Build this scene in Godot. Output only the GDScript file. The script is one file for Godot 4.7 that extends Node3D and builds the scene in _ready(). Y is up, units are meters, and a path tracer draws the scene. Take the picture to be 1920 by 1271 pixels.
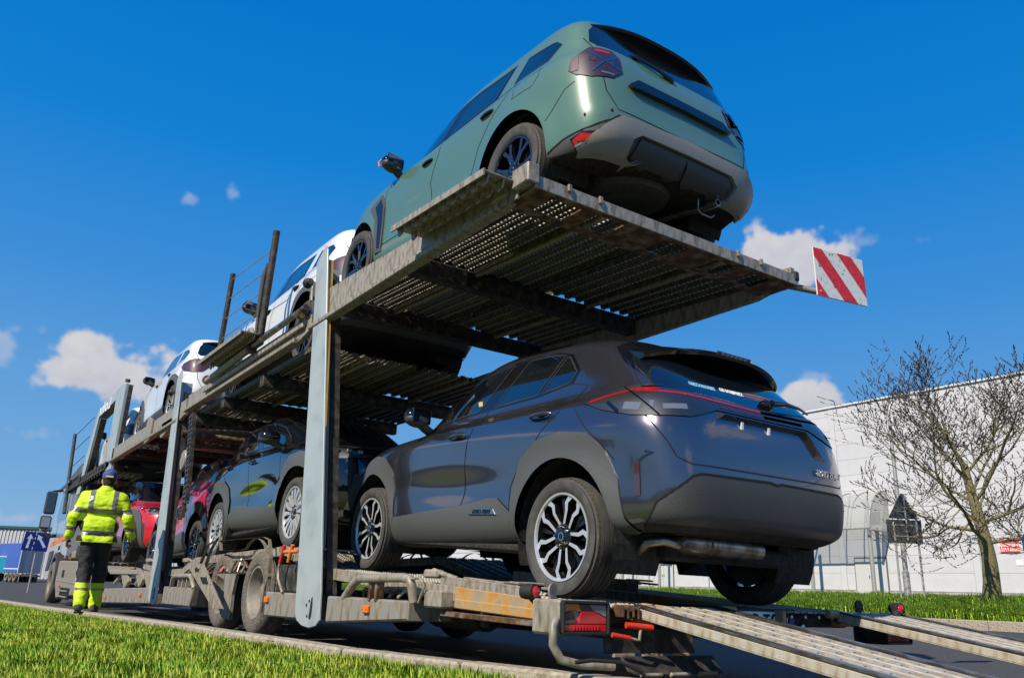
extends Node3D
# A car transporter loading cars beside a grass verge.  x: right across the road, y: up, -z: towards the truck's front.
var M := {}
var meshes := {}
var used := {}
var rng := RandomNumberGenerator.new()

func _ready():
	rng.seed = 7
	# camera, low on the verge, tilted up and a little rolled
	var cam := Camera3D.new(); cam.name = "camera"; add_child(cam)
	var yaw := 0.596128; var pitch := 0.306882; var roll := 0.038229
	var f := Vector3(sin(yaw) * cos(pitch), sin(pitch), -cos(yaw) * cos(pitch))
	var r := Vector3(cos(yaw), 0, sin(yaw)); var u := r.cross(f)
	cam.transform = Transform3D(Basis(r * cos(roll) + u * sin(roll), u * cos(roll) - r * sin(roll), -f), Vector3(0, 0.471, 0))
	cam.fov = 45.73; cam.near = 0.05; cam.far = 1500.0
	# sky, sun and exposure
	var we := WorldEnvironment.new(); we.name = "environment"; add_child(we)
	var e := Environment.new(); we.environment = e
	e.background_mode = Environment.BG_SKY
	e.tonemap_mode = Environment.TONE_MAPPER_LINEAR
	e.tonemap_exposure = 1.2
	e.sdfgi_enabled = true; e.ssao_enabled = true; e.ssil_enabled = true
	e.ambient_light_source = Environment.AMBIENT_SOURCE_SKY
	e.sky = Sky.new(); e.sky.sky_material = make_sky()
	e.background_energy_multiplier = 1.0
	var sun := DirectionalLight3D.new(); sun.name = "sun"; add_child(sun)
	sun.light_energy = 1.6; sun.light_color = Color(1.0, 0.95, 0.86); sun.light_angular_distance = 0.5; sun.shadow_enabled = true
	var az := deg_to_rad(17.0); var el := deg_to_rad(41.0)
	var to_sun := Vector3(-cos(az) * cos(el), sin(el), sin(az) * cos(el))
	sun.look_at_from_position(to_sun * 50.0, Vector3.ZERO)
	materials()
	setting()
	buildings()
	vegetation()
	transporter()
	cars()
	worker()
	street()

# ---------------------------------------------------------------- helpers
class MB:                                            # collects triangles for one mesh
	var P := PackedVector3Array()
	var N := PackedVector3Array()
	var U := PackedVector2Array()
	var C := PackedColorArray()
	var col := Color(1, 1, 1)
	var use_col := false
	func tri(a: Vector3, b: Vector3, c: Vector3):
		var n := (c - a).cross(b - a).normalized()
		P.append(a); P.append(b); P.append(c); N.append(n); N.append(n); N.append(n)
		if use_col:
			C.append(col); C.append(col); C.append(col)
	func quad(a: Vector3, b: Vector3, c: Vector3, d: Vector3):
		tri(a, b, c); tri(a, c, d)
	func tri_n(a: Vector3, b_: Vector3, c_: Vector3, na: Vector3, nb_: Vector3, nc_: Vector3):
		var sw := (c_ - a).cross(b_ - a).dot(na + nb_ + nc_) < 0.0     # keep the winding in step with the normals
		var b := c_ if sw else b_; var c := b_ if sw else c_; var nb := nc_ if sw else nb_; var nc := nb_ if sw else nc_
		P.append(a); P.append(b); P.append(c); N.append(na); N.append(nb); N.append(nc)
		if use_col:
			C.append(col); C.append(col); C.append(col)
	func quad_n(a: Vector3, b: Vector3, c: Vector3, d: Vector3, na: Vector3, nb: Vector3, nc: Vector3, nd: Vector3):
		tri_n(a, b, c, na, nb, nc); tri_n(a, c, d, na, nc, nd)
	func box(c: Vector3, s: Vector3, b := Basis(), bev := 0.0):   # a box, its edges chamfered by bev
		var h := s * 0.5
		if bev <= 0.0:
			for ax in 3:
				var a1 := (ax + 1) % 3; var a2 := (ax + 2) % 3
				for sg in [-1.0, 1.0]:
					var q := []
					for k in [[-1, -1], [1, -1], [1, 1], [-1, 1]]:
						var v := Vector3.ZERO; v[ax] = h[ax] * sg; v[a1] = h[a1] * k[0]; v[a2] = h[a2] * k[1]; q.append(c + b * v)
					if sg < 0: quad(q[0], q[1], q[2], q[3])
					else: quad(q[3], q[2], q[1], q[0])
			return
		bev = min(bev, 0.45 * min(s.x, min(s.y, s.z)))
		for ax in 3:
			var a1 := (ax + 1) % 3; var a2 := (ax + 2) % 3
			for sg in [-1.0, 1.0]:
				var q := []
				for k in [[-1, -1], [1, -1], [1, 1], [-1, 1]]:
					var v := Vector3.ZERO; v[ax] = h[ax] * sg; v[a1] = (h[a1] - bev) * k[0]; v[a2] = (h[a2] - bev) * k[1]; q.append(c + b * v)
				if sg < 0: quad(q[0], q[1], q[2], q[3])
				else: quad(q[3], q[2], q[1], q[0])
			for s1 in [-1.0, 1.0]:
				for s2 in [-1.0, 1.0]:                    # the edge chamfers that run along ax
					var q := []
					for k in [[-1, 0], [1, 0], [1, 1], [-1, 1]]:
						var v := Vector3.ZERO; v[ax] = (h[ax] - bev) * k[0]
						v[a1] = (h[a1] - (bev if k[1] == 1 else 0.0)) * s1; v[a2] = (h[a2] - (0.0 if k[1] == 1 else bev)) * s2; q.append(c + b * v)
					if s1 * s2 > 0: quad(q[3], q[2], q[1], q[0])
					else: quad(q[0], q[1], q[2], q[3])
		for sx in [-1.0, 1.0]:
			for sy in [-1.0, 1.0]:
				for sz in [-1.0, 1.0]:
					var i := Vector3((h.x - bev) * sx, (h.y - bev) * sy, (h.z - bev) * sz)
					var p0 := c + b * (i + Vector3(bev * sx, 0, 0)); var p1 := c + b * (i + Vector3(0, bev * sy, 0)); var p2 := c + b * (i + Vector3(0, 0, bev * sz))
					if sx * sy * sz > 0: tri(p0, p2, p1)
					else: tri(p0, p1, p2)
	func bar(a: Vector3, b: Vector3, w: float, h: float, up := Vector3.UP, bev := 0.0):
		var d := (b - a).normalized()
		var x := d.cross(up)
		if x.length() < 0.01: x = d.cross(Vector3.RIGHT)
		x = x.normalized()
		box((a + b) * 0.5, Vector3(w, h, a.distance_to(b)), Basis(x, x.cross(-d).normalized() * -1.0, -d), bev)
	func tube(pts: Array, rad, sides := 8, caps := true):   # a smooth tube along points; rad a number or one per point
		var n := pts.size(); var rings := []; var norms := []; var side := Vector3.ZERO
		for i in n:
			var d: Vector3 = (pts[min(i + 1, n - 1)] - pts[max(i - 1, 0)]).normalized()
			if side == Vector3.ZERO:
				side = d.cross(Vector3.UP)
				if side.length() < 0.05: side = d.cross(Vector3.RIGHT)
			side = (side - d * side.dot(d)).normalized()
			var up := side.cross(d)
			var ring := []; var nn := []; var rr: float = rad[i] if rad is Array else rad
			for k in sides:
				var a := TAU * k / sides; var v := side * cos(a) + up * sin(a)
				ring.append(pts[i] + v * rr); nn.append(v)
			rings.append(ring); norms.append(nn)
		for i in n - 1:
			for k in sides:
				var j := (k + 1) % sides
				quad_n(rings[i][k], rings[i][j], rings[i + 1][j], rings[i + 1][k], norms[i][k], norms[i][j], norms[i + 1][j], norms[i + 1][k])
		if caps:
			for k in range(1, sides - 1):
				tri(rings[0][0], rings[0][k + 1], rings[0][k]); tri(rings[n - 1][0], rings[n - 1][k], rings[n - 1][k + 1])
	func lathe(prof: Array, seg: int, t := Transform3D(), a0 := 0.0, a1 := TAU):   # profile of (radius, along x); the axis is x; flat between profile points unless smooth
		var m := prof.size(); var pn := []
		for i in m - 1:
			var d: Vector2 = prof[i + 1] - prof[i]; pn.append(Vector2(d.y, -d.x).normalized())
		for k in seg:
			var b0 := a0 + (a1 - a0) * k / seg; var b1 := a0 + (a1 - a0) * (k + 1) / seg
			for i in m - 1:
				var q := []; var nn := []
				for w in [[i, b0], [i + 1, b0], [i + 1, b1], [i, b1]]:
					var pr: Vector2 = prof[w[0]]
					var nv: Vector2 = pn[i]
					var o: int = w[0] - 1 if w[0] == i else w[0]
					if o >= 0 and o < m - 1 and pn[o].dot(pn[i]) > 0.75: nv = (pn[o] + pn[i]).normalized()
					q.append(t * Vector3(pr.y, pr.x * cos(w[1]), pr.x * sin(w[1])))
					nn.append((t.basis * Vector3(-nv.y * -1.0, nv.x * cos(w[1]), nv.x * sin(w[1]))).normalized())
				quad_n(q[0], q[1], q[2], q[3], nn[0], nn[1], nn[2], nn[3])
	func prism(poly: PackedVector2Array, depth: float, t := Transform3D(), bev := 0.0):   # polygon in local xy, from z 0 to -depth, front edge chamfered
		var pl := poly
		if Geometry2D.is_polygon_clockwise(pl): pl.reverse()
		var top := pl
		if bev > 0.0:
			var o := Geometry2D.offset_polygon(pl, -bev)
			if o.size() == 1 and o[0].size() == pl.size():
				top = o[0]
				if Geometry2D.is_polygon_clockwise(top): top.reverse()
				var best := 0; var bd := 1e9
				for k in top.size():
					var d := top[k].distance_to(pl[0])
					if d < bd: bd = d; best = k
				var rr := PackedVector2Array()
				for k in top.size(): rr.append(top[(best + k) % top.size()])
				top = rr
			else: bev = 0.0
		var ix := Geometry2D.triangulate_polygon(top); var iy := Geometry2D.triangulate_polygon(pl)
		for k in range(0, ix.size(), 3):
			var a := top[ix[k]]; var b := top[ix[k + 1]]; var c := top[ix[k + 2]]
			tri_n(t * Vector3(a.x, a.y, 0), t * Vector3(b.x, b.y, 0), t * Vector3(c.x, c.y, 0), t.basis.z.normalized(), t.basis.z.normalized(), t.basis.z.normalized())
		for k in range(0, iy.size(), 3):
			var a := pl[iy[k]]; var b := pl[iy[k + 1]]; var c := pl[iy[k + 2]]
			var nz := -t.basis.z.normalized()
			tri_n(t * Vector3(a.x, a.y, -depth), t * Vector3(b.x, b.y, -depth), t * Vector3(c.x, c.y, -depth), nz, nz, nz)
		var n := pl.size()
		for i in n:
			var j := (i + 1) % n; var a := pl[i]; var b := pl[j]
			var nn := (t.basis * Vector3(b.y - a.y, a.x - b.x, 0)).normalized()
			var z0 := -bev
			var q0 := t * Vector3(a.x, a.y, z0); var q1 := t * Vector3(b.x, b.y, z0); var q2 := t * Vector3(b.x, b.y, -depth); var q3 := t * Vector3(a.x, a.y, -depth)
			quad_n(q0, q1, q2, q3, nn, nn, nn, nn)
			if bev > 0.0:
				var n2 := (nn + t.basis.z.normalized()).normalized()
				quad_n(t * Vector3(top[i].x, top[i].y, 0), t * Vector3(top[j].x, top[j].y, 0), q1, q0, n2, n2, n2, n2)
	func ball(c: Vector3, r: Vector3, rings := 8, seg := 12, b := Basis()):
		for i in rings:
			for k in seg:
				var q := []; var nn := []
				for w in [[i, k], [i + 1, k], [i + 1, k + 1], [i, k + 1]]:
					var th: float = PI * w[0] / rings; var ph: float = TAU * w[1] / seg
					var v := Vector3(sin(th) * cos(ph), cos(th), sin(th) * sin(ph))
					q.append(c + b * (v * r)); nn.append((b * (v / r)).normalized())
				if i > 0: tri_n(q[0], q[1], q[3], nn[0], nn[1], nn[3])
				if i < rings - 1: tri_n(q[1], q[2], q[3], nn[1], nn[2], nn[3])
	func add(o: MB, t := Transform3D()):
		for p in o.P: P.append(t * p)
		for n in o.N: N.append((t.basis * n).normalized())
	func mesh() -> ArrayMesh:
		var a := []; a.resize(Mesh.ARRAY_MAX); a[Mesh.ARRAY_VERTEX] = P; a[Mesh.ARRAY_NORMAL] = N
		if U.size() == P.size(): a[Mesh.ARRAY_TEX_UV] = U
		if use_col and C.size() == P.size(): a[Mesh.ARRAY_COLOR] = C
		var m := ArrayMesh.new(); m.add_surface_from_arrays(Mesh.PRIMITIVE_TRIANGLES, a)
		return m

func numbered(n: String) -> String:
	used[n] = used.get(n, -1) + 1
	return n if used[n] == 0 else "%s_%03d" % [n, used[n]]

func thing(called: String, label: String, category: String, t := Transform3D(), group := "") -> Node3D:
	var o := Node3D.new(); o.name = numbered(called); add_child(o); o.transform = t
	o.set_meta("label", label); o.set_meta("category", category)
	if group: o.set_meta("group", group)
	return o

func tag(o, label: String, category: String, group := ""):
	o.set_meta("label", label); o.set_meta("category", category)
	if group: o.set_meta("group", group)
	return o

func put(called: String, m, mat: Material, parent: Node = self, t := Transform3D()) -> MeshInstance3D:
	if m is MB and m.P.is_empty():
		print("EMPTY ", called, " in ", parent.name); return null
	var o := MeshInstance3D.new()
	o.name = numbered(called) if parent == self else called
	parent.add_child(o, true)
	o.mesh = m.mesh() if m is MB else m
	o.material_override = mat
	o.transform = t
	return o

func struct(called: String, m, mat: Material, parent: Node = self, t := Transform3D()) -> MeshInstance3D:
	var o := put(called, m, mat, parent, t)
	if parent == self: o.set_meta("kind", "structure")
	return o

func v2(a: Array) -> PackedVector2Array:              # flat numbers to points
	var o := PackedVector2Array()
	for i in range(0, a.size(), 2): o.append(Vector2(a[i], a[i + 1]))
	return o

func arc2(c: Vector2, r: float, d0: float, d1: float, n: int) -> PackedVector2Array:
	var o := PackedVector2Array()
	for i in n + 1:
		var a := deg_to_rad(lerp(d0, d1, float(i) / n)); o.append(c + Vector2(cos(a), sin(a)) * r)
	return o

func lettering(txt: String, h: float, mat: Material, parent: Node, t: Transform3D, mirrored := true, called := "lettering", thick := 0.002, wide := 1.0):
	var tm := TextMesh.new(); tm.text = txt; tm.font_size = 64; tm.pixel_size = h / 46.0; tm.depth = thick
	var sf := SystemFont.new(); sf.font_names = PackedStringArray(["Droid Sans"]); sf.font_weight = 700; tm.font = sf
	tm.curve_step = 4.0
	var o := MeshInstance3D.new(); o.name = called; parent.add_child(o, true); o.mesh = tm; o.material_override = mat
	o.transform = t * Transform3D(Basis.from_scale(Vector3(-wide if mirrored else wide, 1, 1)), Vector3.ZERO)
	return o

func smooth(a: float, b: float, x: float) -> float:
	var t = clamp((x - a) / (b - a), 0.0, 1.0)
	return t * t * (3.0 - 2.0 * t)

# ---------------------------------------------------------------- materials
func noise_tex(freq: float, cols: Array, offs: Array, seed_ := 1, octaves := 5, size := 512, normal := false, bump := 4.0, type := FastNoiseLite.TYPE_SIMPLEX_SMOOTH) -> NoiseTexture2D:
	var n := FastNoiseLite.new(); n.seed = seed_; n.frequency = freq; n.fractal_octaves = octaves; n.noise_type = type
	var t := NoiseTexture2D.new(); t.noise = n; t.width = size; t.height = size; t.seamless = true
	if normal:
		t.as_normal_map = true; t.bump_strength = bump
	else:
		var g := Gradient.new(); g.offsets = PackedFloat32Array(offs)
		var pc := PackedColorArray()
		for c in cols: pc.append(c)
		g.colors = pc; t.color_ramp = g
	return t

func lin(r: float, g: float, b: float) -> Color: return Color(r, g, b).linear_to_srgb()

func std(c: Color, rough := 0.6, metal := 0.0, spec := 0.5) -> StandardMaterial3D:
	var m := StandardMaterial3D.new(); m.albedo_color = c; m.roughness = rough; m.metallic = metal; m.metallic_specular = spec
	return m

func worn(cols: Array, offs: Array, freq: float, scale: float, rough: float, metal := 0.0, seed_ := 1, bump := 0.0) -> StandardMaterial3D:
	var m := std(Color.WHITE, rough, metal)
	m.albedo_texture = noise_tex(freq, cols, offs, seed_)
	m.uv1_triplanar = true; m.uv1_world_triplanar = false; m.uv1_scale = Vector3.ONE * scale
	if bump > 0.0:
		m.normal_enabled = true; m.normal_scale = bump; m.normal_texture = noise_tex(freq * 3.0, [], [], seed_ + 50, 4, 512, true, 6.0)
	return m

func paint(c: Color, metal := 0.5, rough := 0.32) -> StandardMaterial3D:
	var m := std(c, rough, metal, 0.5)
	m.clearcoat_enabled = true; m.clearcoat = 1.0; m.clearcoat_roughness = 0.03
	return m

func materials():
	M.grey = paint(lin(0.15, 0.15, 0.182), 0.9, 0.19)
	M.green = paint(lin(0.088, 0.178, 0.130), 0.05, 0.35)
	M.white = paint(lin(0.72, 0.73, 0.74), 0.0, 0.4)
	M.black = paint(lin(0.05, 0.05, 0.055), 0.95, 0.06)
	M.red = paint(lin(0.62, 0.015, 0.03), 0.25, 0.35)
	M.pink = paint(lin(0.62, 0.02, 0.085), 0.3, 0.35)
	M.dark = paint(lin(0.02, 0.02, 0.025), 0.3, 0.35)
	M.glass = std(lin(0.004, 0.006, 0.010), 0.02, 0.0, 1.0)
	M.glass.clearcoat_enabled = true; M.glass.clearcoat = 1.0; M.glass.clearcoat_roughness = 0.0
	M.gloss_black = std(lin(0.005, 0.005, 0.006), 0.06, 0.0, 0.7)
	M.plastic = worn([lin(0.035, 0.037, 0.04), lin(0.055, 0.057, 0.06)], [0.3, 0.7], 0.05, 3.0, 0.5)
	M.plastic_grey = worn([lin(0.066, 0.070, 0.072), lin(0.082, 0.087, 0.089)], [0.3, 0.7], 0.05, 3.0, 0.5)
	M.skid = worn([lin(0.22, 0.215, 0.205), lin(0.27, 0.265, 0.255)], [0.3, 0.7], 0.05, 3.0, 0.48)
	M.gap = std(lin(0.004, 0.004, 0.004), 0.9)
	M.under_pan = worn([lin(.045, .048, .040), lin(.075, .078, .066)], [.3, .7], .03, 2.0, .6, 0.0, 7)
	M.under = worn([lin(0.010, 0.010, 0.010), lin(0.035, 0.032, 0.028)], [0.3, 0.75], 0.02, 2.0, 0.85, 0.0, 5)
	M.chrome = std(lin(0.6, 0.6, 0.62), 0.12, 1.0)
	M.trim = std(lin(0.42, 0.43, 0.46), 0.25, 1.0)
	M.steel = worn([lin(0.16, 0.13, 0.10), lin(0.42, 0.40, 0.36)], [0.25, 0.75], 0.01, 2.0, 0.33, 0.9, 9)
	M.alu = std(lin(0.62, 0.63, 0.66), 0.34, 0.55)
	M.rim_dark = std(lin(0.012, 0.012, 0.015), 0.18, 0.3, 0.6)
	M.rim_polish = std(lin(0.10, 0.11, 0.13), 0.10, 0.85)
	M.rim_silver = std(lin(0.55, 0.55, 0.56), 0.35, 0.5)
	M.tyre = worn([lin(0.045, 0.045, 0.046), lin(0.075, 0.074, 0.072)], [0.25, 0.8], 0.008, 2.0, 0.8, 0.0, 3)
	M.tread = worn([lin(0.05, 0.044, 0.036), lin(0.10, 0.086, 0.066)], [0.25, 0.8], 0.02, 2.0, 0.9, 0.0, 6)
	M.tyre_dusty = worn([lin(0.07, 0.064, 0.056), lin(0.17, 0.15, 0.125)], [0.3, 0.75], 0.02, 3.0, 0.9, 0.0, 4)
	M.lamp_red = std(lin(0.032, 0.001, 0.003), 0.05, 0.0, 0.7); M.lamp_red.clearcoat_enabled = true
	M.lamp_bright = std(lin(0.50, 0.010, 0.018), 0.12, 0.0, 0.7)
	M.lamp_bar = std(lin(0.32, 0.008, 0.016), 0.08, 0.0, 0.7)
	M.lamp_wine = std(lin(0.05, 0.002, 0.012), 0.06, 0.0, 0.7); M.lamp_wine.clearcoat_enabled = true
	M.lamp_smoke = std(lin(0.008, 0.009, 0.011), 0.03, 0.0, 0.8); M.lamp_smoke.clearcoat_enabled = true
	M.lamp_clear = std(lin(0.30, 0.31, 0.33), 0.1, 0.6, 0.8)
	M.amber = std(lin(0.75, 0.16, 0.01), 0.3)
	M.lettering_light = std(lin(0.75, 0.76, 0.78), 0.3, 0.3)
	M.print_blue = std(lin(0.25, 0.5, 0.75), 0.4); M.print_white = std(lin(0.8, 0.8, 0.8), 0.4); M.print_red = std(lin(0.7, 0.03, 0.03), 0.4)
	M.sticker = std(lin(0.8, 0.55, 0.12), 0.5)
	# transporter metals
	M.galv = worn([lin(0.14, 0.115, 0.08), lin(0.265, 0.235, 0.19), lin(0.35, 0.32, 0.28)], [0.15, 0.45, 0.8], 0.012, 1.1, 0.5, 0.15, 11, 0.2)
	M.rail = worn([lin(0.15, 0.125, 0.09), lin(0.27, 0.24, 0.20), lin(0.24, 0.25, 0.265)], [0.15, 0.5, 0.85], 0.008, 0.9, 0.6, 0.15, 12, 0.3)
	M.slot_rim_lit = std(lin(0.60, 0.56, 0.48), 0.4, 0.1)  # deck slot edges: their sunlit brightness is put into this paler steel colour
	M.seal = std(lin(0.03, 0.032, 0.036), 0.25)
	M.perf = worn([lin(0.05, 0.040, 0.026), lin(0.10, 0.085, 0.063), lin(0.17, 0.15, 0.12)], [0.2, 0.5, 0.8], 0.012, 1.3, 0.5, 0.3, 13, 0.2)
	M.ramp_steel = worn([lin(0.30, 0.22, 0.13), lin(0.40, 0.36, 0.29), lin(0.47, 0.44, 0.39)], [0.12, 0.4, 0.8], 0.012, 1.2, 0.5, 0.15, 22, 0.15)
	M.rust = worn([lin(0.05, 0.03, 0.02), lin(0.13, 0.06, 0.025), lin(0.20, 0.17, 0.14)], [0.25, 0.5, 0.8], 0.012, 1.2, 0.7, 0.2, 14, 0.4)
	M.ramp_side = worn([lin(0.45, 0.22, 0.05), lin(0.42, 0.27, 0.12), lin(0.30, 0.25, 0.19)], [0.25, 0.5, 0.8], 0.008, 1.2, 0.6, 0.1, 15, 0.2)
	for mm in [M.galv, M.rail, M.perf, M.ramp_steel]: mm.uv1_scale = mm.uv1_scale * Vector3(2.4, 0.75, 2.4)
	M.dark_steel = worn([lin(0.018, 0.018, 0.018), lin(0.045, 0.04, 0.035), lin(0.09, 0.08, 0.065)], [0.3, 0.6, 0.85], 0.012, 1.4, 0.7, 0.2, 16, 0.3)
	M.post = worn([lin(0.27, 0.32, 0.345), lin(0.33, 0.385, 0.41), lin(0.35, 0.405, 0.43)], [0.15, 0.5, 0.85], 0.006, 0.8, 0.42, 0.05, 17)
	M.yellow_steel = worn([lin(0.40, 0.22, 0.03), lin(0.52, 0.30, 0.05)], [0.3, 0.7], 0.01, 1.0, 0.6, 0.0, 18)
	M.truck_paint = paint(lin(0.40, 0.44, 0.52), 0.1, 0.35)
	M.red_paint = std(lin(0.55, 0.03, 0.015), 0.45)
	M.orange_paint = std(lin(0.65, 0.16, 0.02), 0.5)
	M.rubber = std(lin(0.012, 0.012, 0.012), 0.7)
	M.pole = worn([lin(0.28, 0.28, 0.28), lin(0.42, 0.42, 0.41)], [0.3, 0.7], 0.02, 1.0, 0.5, 0.4, 19)
	M.board_white = worn([lin(0.12, 0.08, 0.05), lin(0.60, 0.62, 0.62), lin(0.68, 0.70, 0.70)], [0.12, 0.22, 0.8], 0.02, 1.6, 0.5, 0.0, 20)
	M.board_red = worn([lin(0.12, 0.06, 0.04), lin(0.55, 0.012, 0.015), lin(0.62, 0.03, 0.03)], [0.12, 0.2, 0.8], 0.02, 1.6, 0.45, 0.0, 21)

# ---------------------------------------------------------------- sky: clear spring air with small fair-weather clouds
func make_sky() -> PanoramaSkyMaterial:
	var w := 3072; var h := 1536
	var img := Image.create_empty(w, h, false, Image.FORMAT_RGBF)
	var stops := [[-0.05, 0.24, 0.39, 0.58], [0.03, 0.22, 0.385, 0.59], [0.10, 0.150, 0.335, 0.58], [0.20, 0.100, 0.29, 0.58], [0.33, 0.040, 0.225, 0.565], [0.48, 0.006, 0.178, 0.535], [0.62, 0.0015, 0.150, 0.49], [0.80, 0.001, 0.12, 0.43], [1.01, 0.001, 0.10, 0.38]]
	for y in h:
		var el := (0.5 - (y + 0.5) / h) * PI; var s := sin(el)
		var c := Color(0.10, 0.105, 0.09)
		if s > -0.03:
			for k in stops.size() - 1:
				if s <= stops[k + 1][0]:
					var t = (s - stops[k][0]) / (stops[k + 1][0] - stops[k][0])
					c = Color(lerp(stops[k][1], stops[k + 1][1], t), lerp(stops[k][2], stops[k + 1][2], t), lerp(stops[k][3], stops[k + 1][3], t)); break
		img.fill_rect(Rect2i(0, y, w, 1), c)
	# clouds: azimuth from the road's direction, height, half width, half height in degrees, density
	var clouds := [[7.0, 12.2, 4.3, 2.1, 1.25], [54.3, 22.2, 4.4, 2.0, 1.3], [55.2, 12.9, 2.6, 1.25, 0.95], [55.6, 14.7, 1.2, 0.6, 0.45], [0.9, 13.2, 2.3, 1.3, 0.6],
		[9.9, 24.5, 0.5, 0.6, 0.5], [12.8, 25.4, 0.5, 0.5, 0.45], [63.9, 23.2, 1.0, .9, 0.25], [4.2, 3.3, 2.4, 0.6, 0.5], [0.5, 3.1, 2.0, 0.7, 0.5], [59.4, 23.3, 1.0, 0.6, 0.35],
		[2.9, 8.2, 1.5, 0.5, 0.35], [-28.0, 16.0, 9.0, 3.0, 1.1], [-60.0, 24.0, 7.0, 2.5, 1.0], [95.0, 17.0, 8.0, 2.6, 1.1], [130.0, 26.0, 9.0, 3.2, 1.0], [175.0, 18.0, 8.0, 2.4, 1.0], [-110.0, 20.0, 9.0, 3.0, 1.0], [-150.0, 30.0, 8.0, 3.0, 0.9], [80.0, 35.0, 5.0, 1.6, 0.5]]
	var n1 := FastNoiseLite.new(); n1.seed = 3; n1.frequency = 0.32; n1.fractal_octaves = 6; n1.fractal_gain = 0.55
	var n2 := FastNoiseLite.new(); n2.seed = 8; n2.frequency = 0.16; n2.fractal_octaves = 4
	for cl in clouds:
		var x0 := int((cl[0] - cl[2] * 1.6 + 180.0) / 360.0 * w); var x1 := int((cl[0] + cl[2] * 1.6 + 180.0) / 360.0 * w)
		var y0 := int((90.0 - cl[1] - cl[3] * 1.9) / 180.0 * h); var y1 := int((90.0 - cl[1] + cl[3] * 1.7) / 180.0 * h)
		for y in range(y0, y1 + 1):
			for xx in range(x0, x1 + 1):
				var az := (xx + 0.5) / w * 360.0 - 180.0; var el := 90.0 - (y + 0.5) / h * 180.0
				var dx: float = (az - cl[0]) / cl[2]; var dy: float = (el - cl[1]) / cl[3]
				var dd := dy * (1.35 if dy < 0.0 else 0.85)
				var r := 1.0 - sqrt(dx * dx + dd * dd)
				var nn := n1.get_noise_2d(az, el * 1.25) + 0.6 * n2.get_noise_2d(az, el)
				var dens := smooth(0.0, 0.34, r * 1.10 + nn * 0.75 + 0.04) if cl[4] > 0.9 else smooth(0.05, 0.75, r * 0.8 + nn * 1.25) * clampf(cl[4], 0.0, 1.0)
				dens *= smooth(-0.7, -0.1, r)
				if cl[4] < 0.9: dens *= 0.75
				if dens <= 0.004: continue
				var shade := clampf(0.5 + 0.28 * dy + 0.55 * n1.get_noise_2d(az * 1.3 - 2.0, el * 1.6 + 1.2) - 0.08 * dx, 0.0, 1.0)
				var cc := Color(0.43, 0.44, 0.50).lerp(Color(0.57, 0.56, 0.57), shade)
				var px := posmod(xx + w / 2, w)
				img.set_pixel(px, y, img.get_pixel(px, y).lerp(cc, dens * 0.95))
	var m := PanoramaSkyMaterial.new(); m.panorama = ImageTexture.create_from_image(img); m.energy_multiplier = 1.0
	return m

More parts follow.
